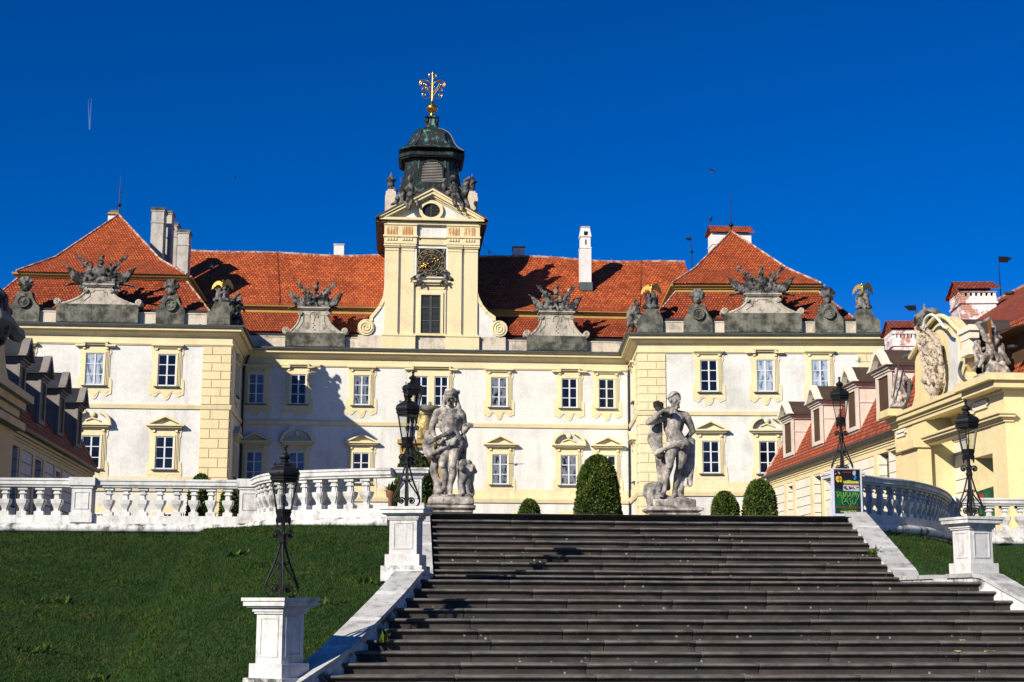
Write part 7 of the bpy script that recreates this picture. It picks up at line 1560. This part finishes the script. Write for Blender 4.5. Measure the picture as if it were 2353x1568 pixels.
topiary('dark clipped yew seen only through the balusters right of the domed one', 527, 1122, 46, 50, 3500, 6)
topiary('large dark clipped yew behind the balustrade pier with the lamp', 951, 1040, 106, 47, 9000, 7)
# terracotta pots with plants
pot_m = flat('terracotta', (.22, .10, .04), .8)
for px, py, Y, r, lab in ((898, 1132, 37, .12, 'terracotta pot with foliage beside the left lamp pier'), (2185, 1204, 42, .10, 'potted yellowish plant below the small distant lamp'), (2236, 1200, 43, .10, 'potted plant behind the right straight balusters')):
    p = at(px, py, Y); t = thing('potted_plant', lab, 'potted plant', (p.x, p.y, G0)); m_ = MB(); m_.lathe((p.x, p.y, G0), [(r*.7, 0), (r*.8, .05), (r*.45, .25), (r*.5, p.z-G0-.15), (r*.9, p.z-G0-.1), (r, p.z-G0), (r*1.1, p.z-G0+.04)], 14); m_.build('pot', pot_m, t, smooth=True)
    m_ = MB(); rg2 = random.Random(px)
    for k in range(70):
        a = rg2.uniform(0, 2*PI); el = rg2.uniform(.1, 1.4); L = rg2.uniform(.1, .28); d = Vector((math.cos(a)*math.cos(el), math.sin(a)*math.cos(el), math.sin(el))); b = Vector((p.x, p.y, p.z))+d*.05; sd_ = Vector((-math.sin(a), math.cos(a), 0))*L*.15
        m_.add([b-sd_*.3, b+sd_*.3, b+d*L*.55+sd_, b+d*L, b+d*L*.55-sd_], [(0, 1, 2, 4), (4, 2, 3)])
    m_.build('foliage', M['yew'], t)
# poster board at the top of the stairs
YB = 31.0; a, b = at(1913.6, 1190, YB), at(1984, 1190, YB); FS = Frame((a.x, YB), 3); W_ = (b.x-a.x); z1_ = at(1930, 1077, YB).z; z0_ = ZT+.0
k = W_/785.0; X = lambda x: (x-100)*k; Z = lambda y: z1_-(y-110)*k
t = thing('poster_board', 'green theatre poster in a white standing frame at the right stairhead', 'poster board', (a.x+W_/2, YB, z0_))
m_ = MB(); lw = X(165); O = [(0, z0_-.02), (W_, z0_-.02), (W_, z1_), (0, z1_)]
m_.box(FS, 0, W_, Z(1300), z1_, -.05, 0); m_.box(FS, 0, X(310), z0_-.02, Z(1301), -.05, 0); m_.box(FS, X(710), W_, z0_-.02, Z(1301), -.05, 0); m_.ring(FS, [(0, Z(1300)), (W_, Z(1300)), (W_, z1_), (0, z1_)], [(X(160), Z(1245)), (X(848), Z(1245)), (X(848), Z(128)), (X(160), Z(128))], 0, .018); m_.build('frame', M['signwhite'], t)
m_ = MB(); m_.hexa([FS.w(X(315), z0_-.02, -.01), FS.w(X(705), z0_-.02, -.01), FS.w(X(705), z0_-.02, -.04), FS.w(X(315), z0_-.02, -.04), FS.w(X(345), Z(1301), -.01), FS.w(X(675), Z(1301), -.01), FS.w(X(675), Z(1301), -.04), FS.w(X(345), Z(1301), -.04)]); m_.build('foot_plate', M['zinc'], t)
def pm(name, col, r=.5): return flat(name, col, r)
m_, nt, b_ = new_mat('poster_green', .35, .5); gco = coords(nt, kind='Object'); 
c_ = mix(nt, ramp(nt, noise_tex(nt, gco, 5, 3), [(.4, 0), (.65, 1)]), (.006, .03, .018), (.008, .12, .03)); nt.links.new(c_, b_.inputs['Base Color']); PG = m_
def flatq(mb, pts, n): mb.prism(FS, pts[::-1] if False else pts, n-.001, n)
def ccw(P):
    A = sum(P[i][0]*P[(i+1) % len(P)][1]-P[(i+1) % len(P)][0]*P[i][1] for i in range(len(P))); return P if A > 0 else P[::-1]
def art(name, col, polys, n, par, r=.5):
    m_ = MB()
    for P in polys: m_.prism(FS, ccw([(X(x), Z(y)) for x, y in P]), n-.0015, n)
    return m_.build(name, pm(name+'_ink', col, r), par)
m_ = MB(); m_.box(FS, X(162), X(848), Z(1243), Z(130), 0, .004); sheet = m_.build('poster', PG, t)
art('dark_area', (.006, .008, .008), [[(165, 132), (845, 145), (845, 400), (390, 395), (390, 660), (300, 630), (170, 600)]], .007, sheet)
art('yellow_mask', (.70, .42, .02), [[(210, 330), (235, 305), (295, 300), (297, 440), (270, 465), (225, 430), (205, 380)], [(308, 300), (350, 310), (368, 350), (366, 430), (340, 460), (312, 445)]], .010, sheet)
art('mask_eyes', (.01, .006, .004), [[(240, 378), (265, 368), (290, 382), (265, 398)], [(322, 380), (342, 370), (360, 382), (340, 396)]], .013, sheet)
art('mask_line', (.25, .02, .01), [[(292, 300), (310, 300), (312, 355), (360, 352), (360, 362), (312, 366), (314, 440), (296, 440)]], .012, sheet)
art('hat_feathers', (.40, .38, .36), [[(270, 205), (295, 190), (330, 235), (300, 255)], [(190, 240), (230, 225), (225, 245), (185, 262)]], .010, sheet)
art('red_mark', (.30, .01, .02), [[(168, 135), (235, 140), (215, 175), (175, 185)], [(250, 150), (285, 155), (280, 200), (262, 195)]], .010, sheet)
art('pale_figure', (.42, .38, .33), [[(660, 180), (690, 155), (735, 165), (738, 215), (725, 265), (690, 285), (655, 250), (650, 215)]], .010, sheet)
art('blue_cloth', (.01, .20, .62), [[(690, 285), (725, 268), (745, 310), (738, 370), (720, 395), (670, 385), (680, 345), (700, 325)]], .011, sheet)
art('photo_strip', (.45, .42, .48), [[(400, 520), (812, 530), (818, 678), (390, 668)]], .010, sheet)
rg3 = random.Random(8); art('photo_crowd', (.03, .025, .04), [[(x, y), (x+rg3.uniform(10, 28), y+4), (x+rg3.uniform(8, 24), y+rg3.uniform(30, 70)), (x-3, y+rg3.uniform(25, 60))] for x, y in [(rg3.uniform(405, 785), rg3.uniform(540, 600)) for _ in range(26)]], .013, sheet)
art('photo_figures', (.75, .73, .80), [[(x, y), (x+16, y), (x+18, y+34), (x-2, y+36)] for x, y in [(rg3.uniform(405, 785), rg3.uniform(545, 620)) for _ in range(14)]], .0145, sheet)
art('photo_trees', (.30, .42, .06), [[(395, 430), (560, 395), (640, 420), (795, 425), (800, 470), (400, 462)]], .010, sheet)
art('photo_yellow_band', (.72, .60, .10), [[(410+i*40, 440), (440+i*40, 440), (436+i*40, 478), (414+i*40, 478)] for i in range(10)], .012, sheet)
art('photo_red_band', (.55, .12, .03), [[(418+i*40, 480), (446+i*40, 480), (442+i*40, 514), (422+i*40, 514)] for i in range(10)], .012, sheet)
art('red_line', (.30, .012, .01), [[(400, 185), (605, 190), (605, 215), (400, 208)]], .0095, sheet)
LG = pm('lettering_green', (.22, .52, .08)); brush = MB()
ST = (((185, 708), (240, 700), (290, 690)), ((232, 705), (228, 770), (236, 830), (262, 820)), ((240, 810), (285, 740), (318, 700), (335, 770), (345, 860)), ((270, 790), (340, 782)), ((385, 820), (392, 760), (398, 705), (428, 820), (460, 705), (450, 760)), ((440, 705), (540, 690)), ((485, 700), (488, 780), (490, 850)), ((520, 830), (550, 760), (568, 705), (600, 835)), ((535, 780), (590, 770)), ((635, 815), (645, 760), (652, 700), (690, 775), (715, 705), (735, 830)), ((745, 735), (765, 765), (785, 775)), ((812, 735), (790, 800), (750, 890)),
      ((400, 855), (360, 890), (352, 950), (370, 1000), (408, 1018)), ((378, 826), (392, 846), (412, 822)), ((400, 960), (440, 905), (462, 860), (500, 960), (530, 1005)), ((425, 935), (495, 930)), ((582, 870), (555, 862), (545, 890), (575, 925), (582, 970), (560, 1030), (530, 1060)), ((615, 890), (620, 950), (650, 995), (690, 985), (715, 930), (722, 880)), )
for P in ST: brush.tube([FS.w(X(x), Z(y), .014) for x, y in cat(list(P), 4)], [.0042]*(4*(len(P)-1)+1), 5)
brush.build('brush_lettering', LG, sheet)
m_ = MB(); text_on(m_, FS, 'zámek VALTICE', 62*k, X(508), Z(1187), .010, thick=.002, bold=.0006); m_.build('yellow_lettering', pm('yellow_ink', (.80, .62, .04)), sheet)
art('red_small_print', (.28, .02, .015), [[(190+i*33, 1072), (212+i*33, 1072), (210+i*33, 1102), (190+i*33, 1105)] for i in range(20) if i not in (7, 9)], .010, sheet)
# second green board by the gate
Y = 48; a, b = at(2246, 1121, Y), at(2283, 1121, Y); F = Frame((a.x, Y), 0); t = thing('notice_board', 'dark green board behind the straight right balustrade', 'notice board', (a.x+.2, Y, G0)); m_ = MB(); m_.prism(F, [(0, G0+.3), (b.x-a.x, G0+.3), (b.x-a.x, a.z+.05), (0, a.z-.12)], -.05, 0); sh = m_.build('panel', PG, t)
m_ = MB(); m_.prism(F, [(.05, a.z-.42), (.2, a.z-.40), (.18, a.z-.2), (.04, a.z-.22)], 0, .01); m_.build('red_patch', pm('red_patch_ink', (.4, .02, .02)), sh)
m_ = MB(); m_.box(F, .02, .06, G0, G0+.3, -.05, 0); m_.build('leg', M['iron'], t); m_ = MB(); m_.box(F, b.x-a.x-.06, b.x-a.x-.02, G0, G0+.3, -.05, 0); m_.build('leg', M['iron'], t)
# pigeons
def bird(label, x, y, Y, span, lift, ang, dark=True, perched=False):
    p = at(x, y, Y); t = thing('pigeon', label, 'bird', tuple(p), ang); m_ = MB(); s_ = span
    q = [('e', (0, 0, 0), (s_*.17, s_*.08, s_*.075)), ('c', (s_*.12, 0, s_*.02), s_*.05, (s_*.20, 0, s_*.05), s_*.04), ('c', (-s_*.12, 0, 0), s_*.05, (-s_*.32, 0, -s_*.01), s_*.03), ('c', (s_*.22, 0, s_*.05), s_*.015, (s_*.26, 0, s_*.045), s_*.006)]
    pr = [(k_[0], *[tuple(Vector(v)+p) if isinstance(v, tuple) and i != 1 or (i == 0) else v for i, v in enumerate(k_[1:])]) for k_ in q]
    pr = []
    for k_ in q: pr.append(('e', Vector(k_[1])+p, k_[2]) if k_[0] == 'e' else ('c', Vector(k_[1])+p, k_[2], Vector(k_[3])+p, k_[4]))
    body = blob('body', pr, s_*.02, M['roofstatue'], t, 1)
    for sg in (-1, 1):
        m_ = MB()
        L = [(.08, 0, .03), (.10, .25, .03+lift*.6), (.02, .52, .03+lift), (-.08, .45, .02+lift*.85), (-.12, .2, .02+lift*.4), (-.10, 0, .02)]
        if perched: L = [(.08, .06, .05), (.0, .09, .02), (-.15, .08, 0), (-.28, .04, -.02), (-.15, .05, .05), (0, .05, .07)]
        V = [p+Vector((a*s_, sg*b*s_, c*s_)) for a, b, c in L]; m_.add(V+[v-Vector((0, 0, s_*.012)) for v in V], [tuple(range(6)), tuple(range(11, 5, -1))]+[(i, 6+i, 6+(i+1) % 6, (i+1) % 6) for i in range(6)]); m_.build('wing', M['zinc'], t)
    return t
bird('pigeon gliding in the sky above the right pavilion', 1640, 395, 95, .70, .28, rad(-65))
bird('pigeon diving beside the wide white chimney', 1632, 509, 105, .62, .5, rad(20))
bird('pigeon perched on the tiled cap of the wide white chimney', 1654, 512, 124.0, .55, 0, rad(0), perched=True)
bird('dark bird flying before the facade between the statues', 1186, 1068, 80, .85, .05, rad(-80))
bird('tiny far bird in the sky left of the clock tower', 541, 409, 160, .5, .2, rad(10))
bird('pigeon resting on the segmental window hood right of centre', 1280, 1017, 119.4, .5, 0, rad(30), perched=True)
# contrail high in the sky
cm = bpy.data.materials.new('ice_trail'); cm.use_nodes = True; nt = cm.node_tree; nt.nodes.remove(nt.nodes['Principled BSDF']); d_ = N(nt, 'ShaderNodeBsdfDiffuse'); d_.inputs[0].default_value = (.9, .92, .95, 1); tr = N(nt, 'ShaderNodeBsdfTransparent'); mx = N(nt, 'ShaderNodeMixShader'); mx.inputs[0].default_value = .06; nt.links.new(tr.outputs[0], mx.inputs[1]); nt.links.new(d_.outputs[0], mx.inputs[2]); nt.links.new(mx.outputs[0], nt.nodes['Material Output'].inputs[0])
m_ = MB()
for pts, r in ((((205.5, 298), (204, 260), (203, 228)), 2.2), (((206.5, 298), (208, 260), (210, 226)), 2.2)): m_.tube([at(x, y, 6000) for x, y in pts], [2.6, 2.2, .8], 6)
c = at(206, 260, 6000); tag(m_.build('contrail', cm, loc=tuple(c)), 'faint double vapour trail high in the blue sky at left', 'contrail', kind='stuff')
# overhead cable from the clock tower to the right roof ridge
p0, p1 = at(1108, 560, 122), at(1180, 592, 131.4); m_ = MB(); pts = []
for i in range(15): f = i/14; p = p0.lerp(p1, f); pts.append(p-Vector((0, 0, 1.1*4*f*(1-f)*.45)))
m_.tube(pts, .018, 4)
for f in (3, 7): m_.tube([pts[f], pts[f]-Vector((0, 0, .3))], .05, 5)
tag(m_.build('slack_cable', M['iron'], loc=tuple(p0)), 'thin slack cable hanging from the clock tower to the right roof ridge', 'cable')
print('OBJ', len(bpy.data.objects))
